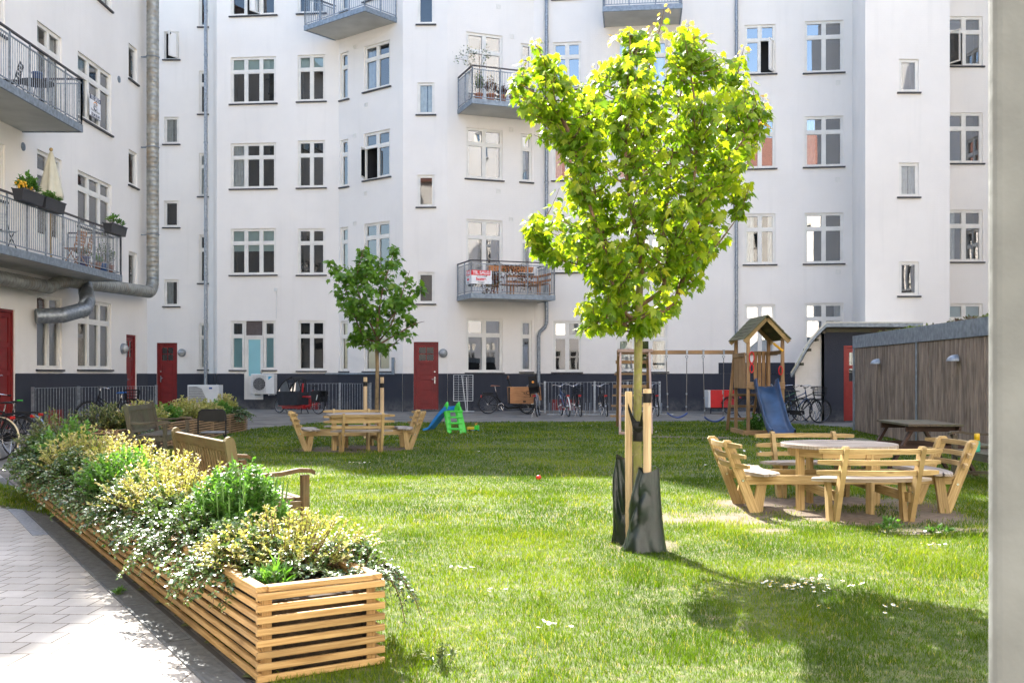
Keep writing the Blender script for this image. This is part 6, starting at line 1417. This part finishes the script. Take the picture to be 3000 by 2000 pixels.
def basket(par, c, w_, d, h, mat=MBLACK):
    b = MB(); x, y, z = c
    for k in range(4): s = 1-.15*(1-k/3); zz = z+h*k/3; b.tube([(x-d/2*s, y-w_/2*s, zz), (x+d/2*s, y-w_/2*s, zz), (x+d/2*s, y+w_/2*s, zz), (x-d/2*s, y+w_/2*s, zz), (x-d/2*s, y-w_/2*s, zz)], .006 if k < 3 else .01, 4)
    for k in range(7):
        f = -.5+k/6
        for s in (-.5, .5): b.tube([(x+d*f*.85, y+w_*s*.85, z), (x+d*f, y+w_*s, z+h)], .004, 3, cap=False); b.tube([(x+d*s*.85, y+w_*f*.85, z), (x+d*s, y+w_*f, z+h)], .004, 3, cap=False)
    b.add([(x-d*.42, y-w_*.42, z), (x+d*.42, y-w_*.42, z), (x+d*.42, y+w_*.42, z), (x-d*.42, y+w_*.42, z)], [(0, 1, 2, 3)]); b.build('basket', mat, par)
def bicycle(label, loc, heading, lean=4, frame=None, sad=None, guardm=None, step=False, bask=None, group='parked bicycles', steer=0, light=True, childseat=False, mats=None):
    t = thing('bicycle', label, 'bicycle', loc, R(heading), group); t.rotation_euler = (R(lean), 0, R(heading)); fm = frame or MBLACK; r = .345
    # origin: ground midway between the wheels, +x forward
    rh, fh, bb = (-.54, 0, r), (.54, 0, r), (-.10, 0, .30); st = (-.24, 0, .78); h1, h0 = (.30, 0, .92), (.345, 0, .72)
    b = MB(); T = b.tube; T([bb, st], .016, 8); T([h0, h1], .019, 8)
    T([bb, (h0[0]-.01, 0, h0[2])], .018, 8); T([(-.205, 0, .66), (h1[0]+.01, 0, h1[2]-.05)] if not step else [(-.16, 0, .48), (h1[0]+.03, 0, h1[2]-.12)], .015, 8)
    for s in (-.045, .045): T([bb, (rh[0], s, rh[2])], .010, 6); T([(-.22, 0, .70), (rh[0], s, rh[2])], .009, 6); T([h0, (.37, s, .69), (fh[0], s, fh[2])], .011, 6)
    T([h1, (.285, 0, 1.0)], .013, 6); b.build('frame', fm, t)
    wheel(t, rh, r); wheel(t, fh, r)
    b = MB(); T = b.tube; q = Vector((.28, 0, 1.02)); pt = [(.10, -.29, 1.05), (.18, -.28, 1.06), (.30, -.18, 1.08), (.29, -.05, 1.02), (.29, .05, 1.02), (.30, .18, 1.08), (.18, .28, 1.06), (.10, .29, 1.05)]; T(pt, .011, 6)
    T([(.285, 0, .98), (.29, 0, 1.03)], .016, 6); T([(-.24, 0, .78), (-.27, 0, .90)], .013, 6); b.build('handlebar', MCHROME, t)
    b = MB()
    for s in (-1, 1): b.cyl((.10, s*.29, 1.05), (.0+.04, s*.295, 1.045), .017, 8)
    b.build('grip', MBLACK, t)
    saddle(t, (-.27, 0, .91), sad or MBLACK)
    guard(t, rh, r+.025, 20, 200, guardm or MBLACK); guard(t, fh, r+.025, -15, 140, guardm or MBLACK)
    b = MB(); T = b.tube; T([(-.30, 0, .74), (-.74, 0, .74)], .012, 5)
    for s in (-.06, .06): T([(-.26, s, .73), (-.76, s, .73)], .007, 5); T([(-.72, s, .73), (rh[0], s, rh[2])], .007, 5)
    T([(-.76, -.06, .73), (-.76, .06, .73)], .007, 5); b.build('carrier', MBLACK, t)
    b = MB(); b.ring((bb[0], -.05, bb[2]), .09, .008, 'y', 18, 5); b.beam((bb[0], -.075, bb[2]), (bb[0]+.10, -.075, bb[2]-.14), .015, .02); b.beam((bb[0], .075, bb[2]), (bb[0]-.10, .075, bb[2]+.14), .015, .02); b.beam((bb[0]+.10, -.09, bb[2]-.14), (bb[0]+.10, -.18, bb[2]-.14), .06, .02); b.beam((bb[0]-.10, .09, bb[2]+.14), (bb[0]-.10, .18, bb[2]+.14), .06, .02)
    b.cyl((bb[0], -.08, bb[2]), (bb[0], .08, bb[2]), .02, 8); b.build('crank', MCHROME, t)
    b = MB(); b.prism([(rh[0]-.03, -.06, rh[2]+.03), (bb[0]+.1, -.06, bb[2]+.07), (bb[0]+.12, -.06, bb[2]-.03), (bb[0], -.06, bb[2]-.08), (rh[0], -.06, rh[2]-.03)], (0, .015, 0)); b.build('chain_guard', MBLACK, t)
    if light: b = MB(); b.beam((-.78, -.05, .70), (-.78, .05, .70), .03, .05, ch=.008); b.build('rear_light', MREDL, t)
    if bask == 'rear': basket(t, (-.52, 0, .75), .34, .36, .24)
    if bask == 'front': basket(t, (.50, 0, .80), .38, .30, .24)
    if childseat:
        b = MB(); b.prism([(-.5, -.14, .80), (-.42, -.14, .80), (-.46, -.14, 1.02), (-.55, -.14, 1.34), (-.62, -.14, 1.36), (-.60, -.14, 1.0)], (0, .28, 0)); b.beam((-.55, 0, .80), (-.3, 0, .80), .28, .05, ch=.01)
        for s in (-.16, .16): b.beam((-.52, s, 1.08), (-.32, s, .72), .03, .14)
        b.build('child_seat', MBLACK, t); b = MB(); b.cyl((-.632, .0, 1.16), (-.637, 0, 1.16), .04, 12); b.build('orange_sticker', MORG, t)
    b = MB(); b.tube([(-.45, .06, .28), (-.5, .2, .0)], .009, 5); b.build('kickstand', MCHROME, t)
    return t
MREDL = plain('red_reflector', (.5, .01, .01), .3); MSILV = plain('silver_paint', (.45, .47, .5), .3, .6); MBLUEF = plain('dark_blue_paint', (.03, .06, .14), .35); MCREAM = plain('cream_mudguard', (.62, .50, .30), .4)
MBLUES = plain('blue_saddle_cover', (.01, .15, .50), .6); MBRN = plain('brown_leather', (.20, .07, .03), .45); MPB = plain('light_blue_metal', (.25, .32, .42), .35, .4)
bk = lambda px, py: G(px, py)
def putb(px, Y): return ((px-1500)/F*Y, Y, 0)
bicycle('bicycle with cream mudguard cut by the left edge of the photo', (-9.0, 16.9, 0), 174, 3, guardm=MCREAM)
bicycle('bicycle with pale blue mudguard and green-edged saddle near the left edge', (-9.15, 18.3, 0), 170, 3, guardm=MPB)
sd = MB(); par = [o for o in bpy.data.objects if o.get('label', '').startswith('bicycle with pale blue')][0]; sd.beam((-.36, -.05, .95), (-.36, .05, .95), .05, .02, ch=.004); sd.build('saddle_trim', MTG, par)
bicycle('black bicycle standing between the two near the left edge', (-8.98, 17.6, 0), 172, 3)
bicycle('bicycle with blue saddle cover and rear basket leaning by the left railing', (-10.65, 27.2, 0), 192, 4, sad=MBLUES, bask='rear', step=True)
bicycle('silver bicycle with black child seat standing in front of the orange wooden box', putb(1578, 34.6), 84, -7, frame=MSILV, childseat=True)
bicycle('blue bicycle with white rear mudguard in the rack, left of the basket bicycle', putb(1655, 34.7), 100, -6, frame=MBLUEF, guardm=MWHITEP)
bicycle('bicycle with black rear basket in the middle rack', putb(1693, 34.7), 96, -6, bask='rear', step=True)
bicycle('black bicycle with wide handlebar and red light, between the basket bicycle and the climbing ladder', putb(1770, 34.6), 94, -6)
bicycle('dark bicycle half hidden behind the climbing ladder on its right', putb(1918, 34.9), 93, -6)
bicycle('black bicycle with front basket at the end of the row by the outbuilding', ((2352-1500)/F*29.6, 29.6, 0), 14, 4, bask='front')
bicycle('dark blue bicycle second from the outbuilding, behind the slide', ((2330-1500)/F*30.0, 30.0, 0), 18, 4, frame=MBLUEF)
bicycle('green bicycle third from the outbuilding, behind the slide', ((2300-1500)/F*30.5, 30.5, 0), 16, 4, frame=plain('dark_green_paint', (.02, .09, .04), .35))
bicycle('black bicycle glimpsed between the play tower posts', ((2238-1500)/F*31.6, 31.6, 0), 8, 4)
t = thing('bike_rack', 'low steel bicycle rack on the ground beside the outbuilding', 'bicycle rack', (8.2, 29.6, 0), R(14)); b = MB(); b.beam((-1, 0, .03), (.75, 0, .03), .05, .04); b.beam((-1, .4, .03), (.75, .4, .03), .05, .04)
for k in range(4): x = -.8+k*.48; b.tube([(x, 0, .04), (x, .0, .2), (x+.1, .2, .33), (x+.1, .4, .04)], .011, 5); b.tube([(x+.12, 0, .04), (x+.12, .0, .2), (x+.22, .2, .33), (x+.22, .4, .04)], .011, 5)
b.build('loops', MSTEEL, t)
# wooden cargo trike
t = thing('cargo_bike', 'black cargo tricycle with orange-brown wooden box and brown saddle', 'cargo bike', ((1430-1500)/F*36.6+.6, 36.6, 0), R(4)); rh = (-.6, 0, .345)
wheel(t, rh); wheel(t, (.80, -.30, .27), .27, 16); wheel(t, (.80, .42, .27), .27, 16); guard(t, rh, .37, 10, 190, MBLACK); guard(t, (.80, -.30, .27), .30, 20, 165, MBLACK)
b = MB(); T = b.tube; T([(-.15, 0, .28), (-.32, 0, .78)], .02, 8); T([(-.30, 0, .62), (-.12, 0, .36), (.1, 0, .20), (.45, 0, .22), (1.2, 0, .26)], .035, 8)
for s in (-.05, .05): T([(-.15, 0, .28), (-.6, s, .345)], .012, 6); T([(-.28, 0, .64), (-.6, s, .345)], .011, 6); T([(-.82, s, .70), (-.3, s, .72)], .008, 5); T([(-.80, s, .70), (-.6, s, .345)], .008, 5)
b.beam((.3, -.36, .30), (1.25, -.36, .30), .03, .03); b.beam((.3, .46, .30), (1.25, .46, .30), .03, .03); T([(.8, -.34, .27), (.8, .44, .27)], .02, 6); b.build('frame', MBLACK, t)
b = MB(); b.prism([(.14, -.36, .38), (.95, -.36, .36), (1.28, -.36, .50), (1.24, -.36, .96), (.10, -.36, .96)], (0, .8, 0)); bx_ = b.build('cargo_box', MAMBER, t)
for px_ in (-.365,): 
    M0 = basis(Vector((1, 0, 0)), Zv, Vector((0, -1, 0)), Vector((.78, px_-.002, .74))); text_mesh('C', .15, M0, MBLACK, bx_, .004, 'emblem_letter'); M1 = basis(Vector((1, 0, 0)), Zv, Vector((0, -1, 0)), Vector((.78, px_-.002, .60))); text_mesh('CARGO BIKE', .055, M1, MBLACK, bx_)
    b = MB(); b.ring((.78, px_-.002, .74), .085, .007, 'y', 20, 4)
    for s in (-1, 1):
        for k in range(3): b.prism([(.78+s*.09, px_-.004, .775-k*.028), (.78+s*(.25-k*.04), px_-.004, .80-k*.04), (.78+s*.09, px_-.004, .757-k*.028)], (0, .004, 0))
    b.build('winged_emblem', MBLACK, bx_)
b = MB(); b.box(.10, .16, -.365, -.355, .36, .95); b.box(.62, .72, -.368, -.362, .42, .47); b.tube([(.22, -.28, .94), (.10, -.30, 1.28), (.12, -.1, 1.36), (.12, .2, 1.36), (.10, .36, 1.28), (.22, .36, .94)], .014, 6); b.build('box_fittings', MBLACK, t)
saddle(t, (-.36, 0, .98), MBRN, 1.25); b = MB(); b.tube([(-.31, 0, .74), (-.36, 0, .97)], .014, 6); b.build('seat_post', MCHROME, t); b = MB(); b.ring((-.15, -.06, .26), .11, .01, 'y', 20, 5); b.beam((-.15, -.08, .26), (-.08, -.08, .12), .02, .02); b.build('crank', MCHROME, t)
b = MB(); b.beam((-.85, -.04, .62), (-.85, .04, .62), .03, .09); b.build('rear_light', MREDL, t); b = MB(); b.box(-.80, -.42, -.07, .07, .70, .76); b.build('battery', MBLACK, t)
for s in (-.3, .36): b = MB(); b.cyl((.105, s, 1.25), (.12, s*.6, 1.35), .022, 8); b.build('grip', MBRN, t)
# red cargo bike with black tent box, heading left and away
t = thing('cargo_bike', 'red long cargo bike with black fabric rain hood over its box', 'cargo bike', ((884-1500)/F*37.3, 37.0, 0), R(180-36)); fh = (1.1, 0, .26); rh = (-.95, 0, .34)
wheel(t, fh, .26, 16); wheel(t, rh, .34); MREDF = plain('red_frame_paint', (.50, .01, .012), .3, coat=.3)
b = MB(); b.beam((-.25, 0, .24), (.88, 0, .22), .16, .13, ch=.02); T = b.tube; T([(-.3, 0, .24), (-.55, 0, .30)], .05, 8); T([(-.55, 0, .3), (-.68, 0, .84)], .028, 8); T([(-.64, 0, .60), (-.12, 0, .60)], .03, 8)
for s in (-.06, .06): T([(-.55, 0, .3), (-.95, s, .34)], .018, 6); T([(.86, s, .25), (1.1, s, .26)], .015, 6); T([(-.65, 0, .66), (-.95, s, .34)], .014, 6)
T([(-.10, 0, .55), (-.16, 0, 1.08)], .03, 8); b.build('frame', MREDF, t)
b = MB(); b.prism([(-.12, -.29, .30), (.80, -.24, .27), (.92, -.24, .76), (-.16, -.29, .76)], (0, .55, 0)); b.build('box', plain('black_canvas', (.02, .022, .028), .8, var=.2, bump=.3, bscale=20), t)
b = MB()
for s in (-.27, .27): b.tube([(.90, s, .76), (.72, s, 1.02), (.42, s, 1.22), (.12, s, 1.30), (-.02, s, 1.18), (.10, s, .76)], .028, 6); b.tube([(.42, s, 1.22), (.20, s, .76)], .018, 5); b.tube([(.90, s, .77), (.10, s, .77)], .02, 5)
vs = [(x, s, z) for x, z in ((.92, .76), (.74, 1.04), (.42, 1.24), (.12, 1.32), (-.02, 1.2)) for s in (-.27, .27)]; b.add(vs, [(2*i, 2*i+1, 2*i+3, 2*i+2) for i in range(2, 4)]); b.build('rain_hood', MBLACK, t)
g = MB()
for s in (-.272, .272): g.add([(.90, s, .77), (.73, s, 1.02), (.42, s, 1.22), (.22, s, .77)], [(0, 1, 2, 3)])
g.build('clear_window', glassmat('clear_plastic', (.5, .5, .5), .02), t)
b = MB(); b.tube([(-.16, 0, 1.08), (-.22, 0, 1.18)], .018, 6); b.tube([(-.42, -.3, 1.2), (-.26, -.22, 1.22), (-.22, 0, 1.19), (-.26, .22, 1.22), (-.42, .3, 1.2)], .013, 6); b.tube([(-.68, 0, .8), (-.72, 0, .98)], .014, 6); b.build('handlebar', MBLACK, t)
saddle(t, (-.72, 0, .98), MBLACK, 1.1); guard(t, rh, .37, 10, 190, MBLACK)
for s in (-.17, .17): b = MB(); b.prism([(-1.2, s-.07, .80), (-.82, s-.07, .80), (-.84, s-.07, .42), (-1.14, s-.07, .42)], (0, .14, 0)); o_ = b.build('pannier', MBLACK, t); q = MB(); q.prism([(-1.12, s+(.072 if s > 0 else -.077), .5), (-1.08, s+(.072 if s > 0 else -.077), .5), (-1.14, s+(.072 if s > 0 else -.077), .68), (-1.18, s+(.072 if s > 0 else -.077), .68)], (0, .004, 0)); q.build('reflective_strip', MWHITEP, o_)
b = MB(); b.box(-1.25, -.75, -.1, .1, .80, .83); b.build('carrier', MBLACK, t); b = MB(); b.tube([(-.2, .1, .2), (-.25, .18, 0)], .015, 5); b.tube([(-.2, -.1, .2), (-.25, -.18, 0)], .015, 5); b.build('kickstand', MBLACK, t)
# red box trailer
t = thing('bike_trailer', 'red box trailer with spoked wheel parked behind the right swing', 'trailer', ((2110-1500)/F*36.9, 36.9, 0), R(2)); b = MB(); b.box(-.42, .45, -.3, .3, .22, .84, .01); b.build('box', MRED, t)
b = MB(); b.box(-.50, -.425, -.31, .31, .22, .84); b.build('edge_trim', MWHITEP, t); wheel(t, (.28, -.36, .30), .30, 20, .018); guard(t, (.28, -.36, .30), .33, 10, 170, MBLACK, .07)
b = MB(); b.box(.0, .03, -.325, -.302, .70, .83); b.build('latch', MCHROME, t); b = MB(); b.beam((-.4, -.25, .20), (.45, -.25, .20), .04, .05); b.beam((-.4, -.25, 0), (-.4, -.25, .2), .03, .03); b.build('chassis', MBLACK, t)
# manhole covers / flat grates on the path
b = MB(); b.box(-6.0, -4.7, 33.0, 34.0, -.012, -.004); tag(b.build('drain_cover', MSTEELD), 'flat dark metal cover set in the path behind the far picnic table', 'drain cover')

# =============== things on the balconies ===============
def pot(label, c, r, h, mat, plant=None, pm=None, ph=.3, ln=.07, group='pots on the balconies', seed=1, n=26, wr=.4):
    t = thing('plant_pot', label, 'potted plant' if plant else 'pot', c, 0, group); b = MB(); b.lathe((0, 0, 0), [(r*.7, 0), (r*.95, h*.85), (r*1.05, h*.86), (r*1.05, h), (r*.9, h), (r*.85, h*.9)], 14); b.build('pot', mat, t)
    if plant:
        s = shrub('foliage', '', '', (0, 0, 0), r*1.5, r*1.5, ph, n, 14, ln, pm, 0, .05, wr=wr, seed=seed, bot=h*.9)
        for k in list(CH.get(s.name, [])): setparent(k, t)
        CH[s.name] = []; bpy.data.objects.remove(s)
    return t
def flowerbox(label, a, b_, z, w_, h, mat, pm, ph, seed, group, n=60, ln=.06, out=.0):
    a, b_ = Vector(a), Vector(b_); L = (b_-a).length; d = (b_-a)/L; ang = math.atan2(d.y, d.x); t = thing('flower_box', label, 'flower box', (a.x, a.y, z), ang, group)
    q = MB(); vs = [(.03, -w_*.35, 0), (L-.03, -w_*.35, 0), (L-.03, w_*.35, 0), (.03, w_*.35, 0), (0, -w_/2, h), (L, -w_/2, h), (L, w_/2, h), (0, w_/2, h)]; q.add(vs, [(3, 2, 1, 0), (0, 1, 5, 4), (1, 2, 6, 5), (2, 3, 7, 6), (3, 0, 4, 7), (4, 5, 6, 7)]); q.build('trough', mat, t)
    q = MB(); q.beam((-.01, -w_/2, h), (L+.01, -w_/2, h), .02, .03); q.beam((-.01, w_/2, h), (L+.01, w_/2, h), .02, .03); q.build('rim', mat, t)
    s = shrub('foliage', '', '', (0, 0, 0), L*.48, w_*.6, ph, n, 14, ln, pm, 0, .1, wr=.45, seed=seed, bot=h-.02)
    for k in list(CH.get(s.name, [])): k.location.x += L/2; setparent(k, t)
    CH[s.name] = []; bpy.data.objects.remove(s); return t
MDKBOX = plain('anthracite_box', (.03, .03, .034), .5, var=.1); ML_RED = leafmat('dark_red_leaf', [(0, (.06, .015, .01)), (.6, (.16, .04, .02)), (1, (.12, .14, .03))], .35)
fb = 'flower boxes hung on railings'; xb = -11.06
flowerbox('dark grey flower box with yellow flowers, leftmost on the left building', (xb, 22.9, 0), (xb, 23.95, 0), 5.32, .26, .25, MDKBOX, ML_SAL, .42, 201, fb, 50, .09)
flowerbox('dark grey flower box with leafy herbs, second on the left building', (xb, 24.05, 0), (xb, 25.1, 0), 5.32, .26, .25, MDKBOX, ML_SAL, .22, 202, fb, 60, .06)
flowerbox('dark grey flower box with sparse tall leaves at the balcony corner', (xb, 28.0, 0), (xb, 29.1, 0), 5.30, .26, .25, MDKBOX, ML_SAL, .30, 203, fb, 16, .09)
yf = MB(); rg = random.Random(6)
for k in range(26): c = Vector((xb+rg.uniform(-.14, .14), rg.uniform(22.95, 23.5), 5.66+rg.uniform(-.08, .1))); yf.ball(c, .032, 6, 4)
par = [o for o in bpy.data.objects if 'leftmost on the left building' in o.get('label', '')][0]; b = MB(); b.v = [tuple(Matrix.Rotation(-par.rotation_euler.z, 4, 'Z') @ (Vector(v)-par.location)) for v in yf.v]; b.f = yf.f; b.uv = yf.uv; b.sm = yf.sm; b.build('yellow_flowers', plain('pansy_yellow', (.75, .42, .03), .6), par)
# parasol
t = thing('parasol', 'closed cream parasol with wooden pole on the lower left balcony', 'parasol', (-11.95, 26.55, 4.25)); b = MB(); b.tube([(0, 0, 0), (0, 0, 2.9)], .026, 10); b.ball((0, 0, 2.98), .05, 8, 6); b.build('pole', MPINE, t)
b = MB(); vs = []; nn = 24; pr = [(.03, 2.93), (.07, 2.82), (.13, 2.55), (.19, 2.2), (.25, 1.9), (.27, 1.78), (.18, 1.70), (.06, 1.66)]
for r_, z in pr:
    for k in range(nn): a = 2*math.pi*k/nn; q = r_*(1+.30*math.cos(a*6+z*.5)*min(1, (2.95-z)*1.2)); vs.append((q*math.cos(a), q*math.sin(a), z-(.06*math.cos(a*6) if z < 1.9 else 0)))
b.add(vs, [(i*nn+k, i*nn+(k+1) % nn, (i+1)*nn+(k+1) % nn, (i+1)*nn+k) for i in range(len(pr)-1) for k in range(nn)], None, True); b.build('canopy', plain('cream_canvas', (.66, .62, .48), .85, var=.05), t)
def simple_table(label, c, r, h, mat):
    t = thing('balcony_table', label, 'table', c); b = MB(); b.tube([(0, 0, h-.02), (0, 0, h)], r, 20); b.build('top', mat, t)
    for k in range(3): a = 2.1*k; b = MB(); b.tube([(r*.6*math.cos(a), r*.6*math.sin(a), h-.02), (r*.75*math.cos(a+.4), r*.75*math.sin(a+.4), 0)], .012, 6); b.build('leg', mat, t)
def simple_chair(label, c, rz, mat, mat2, group='balcony chairs'):
    t = thing('balcony_chair', label, 'chair', c, rz, group)
    for x in (-.2, .2): b = MB(); b.tube([(x, -.2, 0), (x, .12, .44), (x, .24, .9)], .013, 6); b.tube([(x, .25, 0), (x, -.05, .44), (x, -.2, .46)], .013, 6); b.build('side_frame', mat, t)
    b = MB()
    for k in range(6): b.beam((-.2, -.2+k*.072, .455), (.2, -.2+k*.072, .455), .055, .015)
    b.build('seat', mat2, t); b = MB()
    for k in range(5): z = .56+k*.08; b.beam((-.2, .14+(z-.46)*.24, z), (.2, .14+(z-.46)*.24, z), .012, .06)
    b.build('backrest', mat2, t)
simple_table('round dark metal table on the upper left balcony', (-11.75, 25.3, 7.89), .42, .72, MBLACK); simple_chair('black folding chair at the round table on the upper left balcony', (-11.9, 24.3, 7.89), R(-75), MBLACK, MBLACK)
pot('blue pot standing on the round table of the upper left balcony', (-11.75, 25.35, 8.61), .13, .26, plain('blue_glaze', (.04, .09, .25), .3))
simple_chair('cushioned chair on the lower left balcony near the photo edge', (-11.7, 23.6, 4.25), R(60), MBLACK, MWHITEP); simple_chair('brown wooden folding chair on the lower left balcony', (-11.5, 26.9, 4.25), R(-100), MAMBER, MAMBER); simple_chair('second brown wooden folding chair nearer the balcony corner', (-11.55, 27.6, 4.25), R(-80), MAMBER, MAMBER)
pot('purple pot of lavender on the lower left balcony', (-11.45, 27.35, 4.25), .17, .3, plain('purple_pot', (.10, .09, .22), .5), 1, ML_COTO, .35, .07, seed=211, n=34, wr=.15)
pot('terracotta pot near the corner of the lower left balcony', (-11.42, 28.15, 4.25), .13, .22, MTERRA, 1, ML_SAL, .25, .05, seed=212); pot('bright blue pot near the corner of the lower left balcony', (-11.4, 28.55, 4.25), .14, .24, plain('bright_blue_pot', (.02, .12, .42), .4), 1, ML_COTO, .8, .05, seed=213); pot('last terracotta pot at the corner of the lower left balcony', (-11.4, 28.95, 4.25), .14, .24, MTERRA, 1, ML_COTO, .7, .05, seed=214)
b = MB()
# upper centre balcony: pots and a thin small tree
e0 = E_.U(1340)
for i, (du, n_, r_, ph, ml, lab) in enumerate(((.45, 1.2, .16, .9, ML_COTO, 'terracotta pot with tall bush at the left of the upper centre balcony'), (.9, 1.3, .17, .7, ML_RED, 'terracotta pot with reddish bush on the upper centre balcony'), (1.35, 1.3, .16, .45, ML_RED, 'third terracotta pot from the left on the upper centre balcony'), (1.8, 1.35, .18, .4, ML_COTO, 'terracotta pot with low plants on the upper centre balcony'), (2.4, 1.35, .16, .5, ML_COTO, 'rightmost terracotta pot on the upper centre balcony'))):
    p = E_.T(e0+du, n_, 11.53); pot(lab, tuple(p), r_, .32, MTERRA, 1, ml, ph, .075, seed=220+i, n=34)
t = thing('potted_tree', 'thin small tree with sparse leaves reaching above the upper centre balcony', 'potted tree', tuple(E_.T(e0+.55, .95, 11.53))); b = MB(); b.tube([(0, 0, 0), (.02, 0, .9), (0, 0, 1.9), (.05, 0, 2.4)], [.02, .016, .01, .004], 6)
for a, z in ((-.7, 1.9), (-.5, 2.1), (.4, 2.2), (-.9, 1.75), (.3, 1.8)): b.tube([(0, 0, z-.5), (a*.5, 0, z-.1), (a, .1, z)], .006, 4)
b.build('branches', MTWIG, t); rg_ = np.random.default_rng(77); n = 190; k = rg_.integers(0, 5, n); A = np.array([(-.7, 1.9), (-.5, 2.1), (.4, 2.2), (-.9, 1.75), (.3, 1.8)])[k]; f = rg_.uniform(.3, 1, n)
V, Fq, rn = small_leaves(np.stack([A[:, 0]*f+rg_.normal(0, .08, n), rg_.normal(0, .12, n), A[:, 1]-.35*(1-f)+rg_.normal(0, .1, n)], 1), rg_.normal(0, 1, (n, 3)), np.tile([0., 0, 1], (n, 1))+rg_.normal(0, .3, (n, 3)), rg_.uniform(.06, .1, n), rg_.uniform(.04, .05, n), rg_.random(n)); o = tris_mesh('crown', V, Fq, rn, ML_VAR); setparent(o, t)
# lower centre balcony: troughs, bench, vine
e0 = E_.U(1338); fz = 5.36
for i, (u_, L, lab) in enumerate(((.72, .85, 'orange plastic trough on the lower centre balcony, left of the pair'), (1.62, .85, 'orange plastic trough on the lower centre balcony, right of the pair'))):
    a, c = E_.T(e0+u_, 1.62, 0), E_.T(e0+u_+L, 1.62, 0); flowerbox(lab, tuple(a), tuple(c), fz-.14, .2, .18, plain('orange_plastic_%d' % i, (.55, .22, .08), .5), ML_RED, .12, 231+i, fb, 26, .05)
t = thing('climbing_vine', 'straggly reddish vine trained through the lower centre balcony railing', 'vine', tuple(E_.T(e0+1.1, 1.72, 4.4))); rg_ = np.random.default_rng(9); n = 420; u = rg_.uniform(-.7, 1.3, n); z = .55+.35*np.sin(u*3)+rg_.normal(0, .22, n); z = np.clip(z, .0, 1.0); pos = np.array([tuple(E_.d*float(a)+E_.n*float(q)+Zv*float(c)) for a, q, c in zip(u, rg_.normal(0, .04, n), z)])
V, Fq, rn = small_leaves(pos, rg_.normal(0, 1, (n, 3)), rg_.normal(0, 1, (n, 3)), rg_.uniform(.05, .1, n), rg_.uniform(.04, .08, n), rg_.random(n)); o = tris_mesh('leaves', V, Fq, rn, ML_RED); setparent(o, t)
b = MB()
for k in range(6): u0_ = -.6+k*.35; b.tube([E_.d*u0_, E_.d*(u0_+.15)+Zv*.4, E_.d*(u0_-.05)+Zv*.7, E_.d*(u0_+.2)+Zv*.95], .006, 4)
b.build('stems', MTWIG, t)
t = thing('balcony_bench', 'brown slatted corner bench on the right end of the lower centre balcony', 'bench', tuple(E_.T(e0+2.6, .8, 4.4))); o_ = tuple(E_.T(e0+2.6, .8, 4.4)); b = MB(); 
for k in range(5): b.beam(E_.T(e0+1.9, .35+k*.1, 4.82), E_.T(e0+3.2, .35+k*.1, 4.82), .08, .03)
for k in range(4): b.beam(E_.T(e0+2.8+k*.1, .85, 4.82), E_.T(e0+2.8+k*.1, 1.6, 4.82), .08, .03)
b.build('seat', MAMBER, t, o_); b = MB()
for z in (4.98, 5.2): b.beam(E_.T(e0+1.9, .3, z), E_.T(e0+3.2, .3, z), .02, .09); b.beam(E_.T(e0+3.22, .3, z), E_.T(e0+3.22, 1.6, z), .02, .09)
b.build('backrest', MAMBER, t, o_)
for u_, n_ in ((1.92, .35), (1.92, .75), (3.2, .35), (3.2, 1.55), (2.8, 1.55)): b = MB(); b.beam(E_.T(e0+u_, n_, 4.4), E_.T(e0+u_, n_, 4.82 if n_ > .4 else 5.24), .05, .05, (0, 1, 0)); b.build('leg', MAMBER, t, o_)
t = thing('balcony_table', 'low brown wooden table on the lower centre balcony', 'table', tuple(E_.T(e0+1.5, 1.1, 4.4))); o_ = tuple(E_.T(e0+1.5, 1.1, 4.4)); b = MB()
for k in range(5): b.beam(E_.T(e0+1.15, .85+k*.1, 4.78), E_.T(e0+1.9, .85+k*.1, 4.78), .085, .03)
b.build('top', MAMBER, t, o_)
for u_ in (1.2, 1.85):
    for n_ in (.88, 1.25): b = MB(); b.beam(E_.T(e0+u_, n_, 4.39), E_.T(e0+u_, n_, 4.76), .05, .05, (0, 1, 0)); b.build('leg', MAMBER, t, o_)
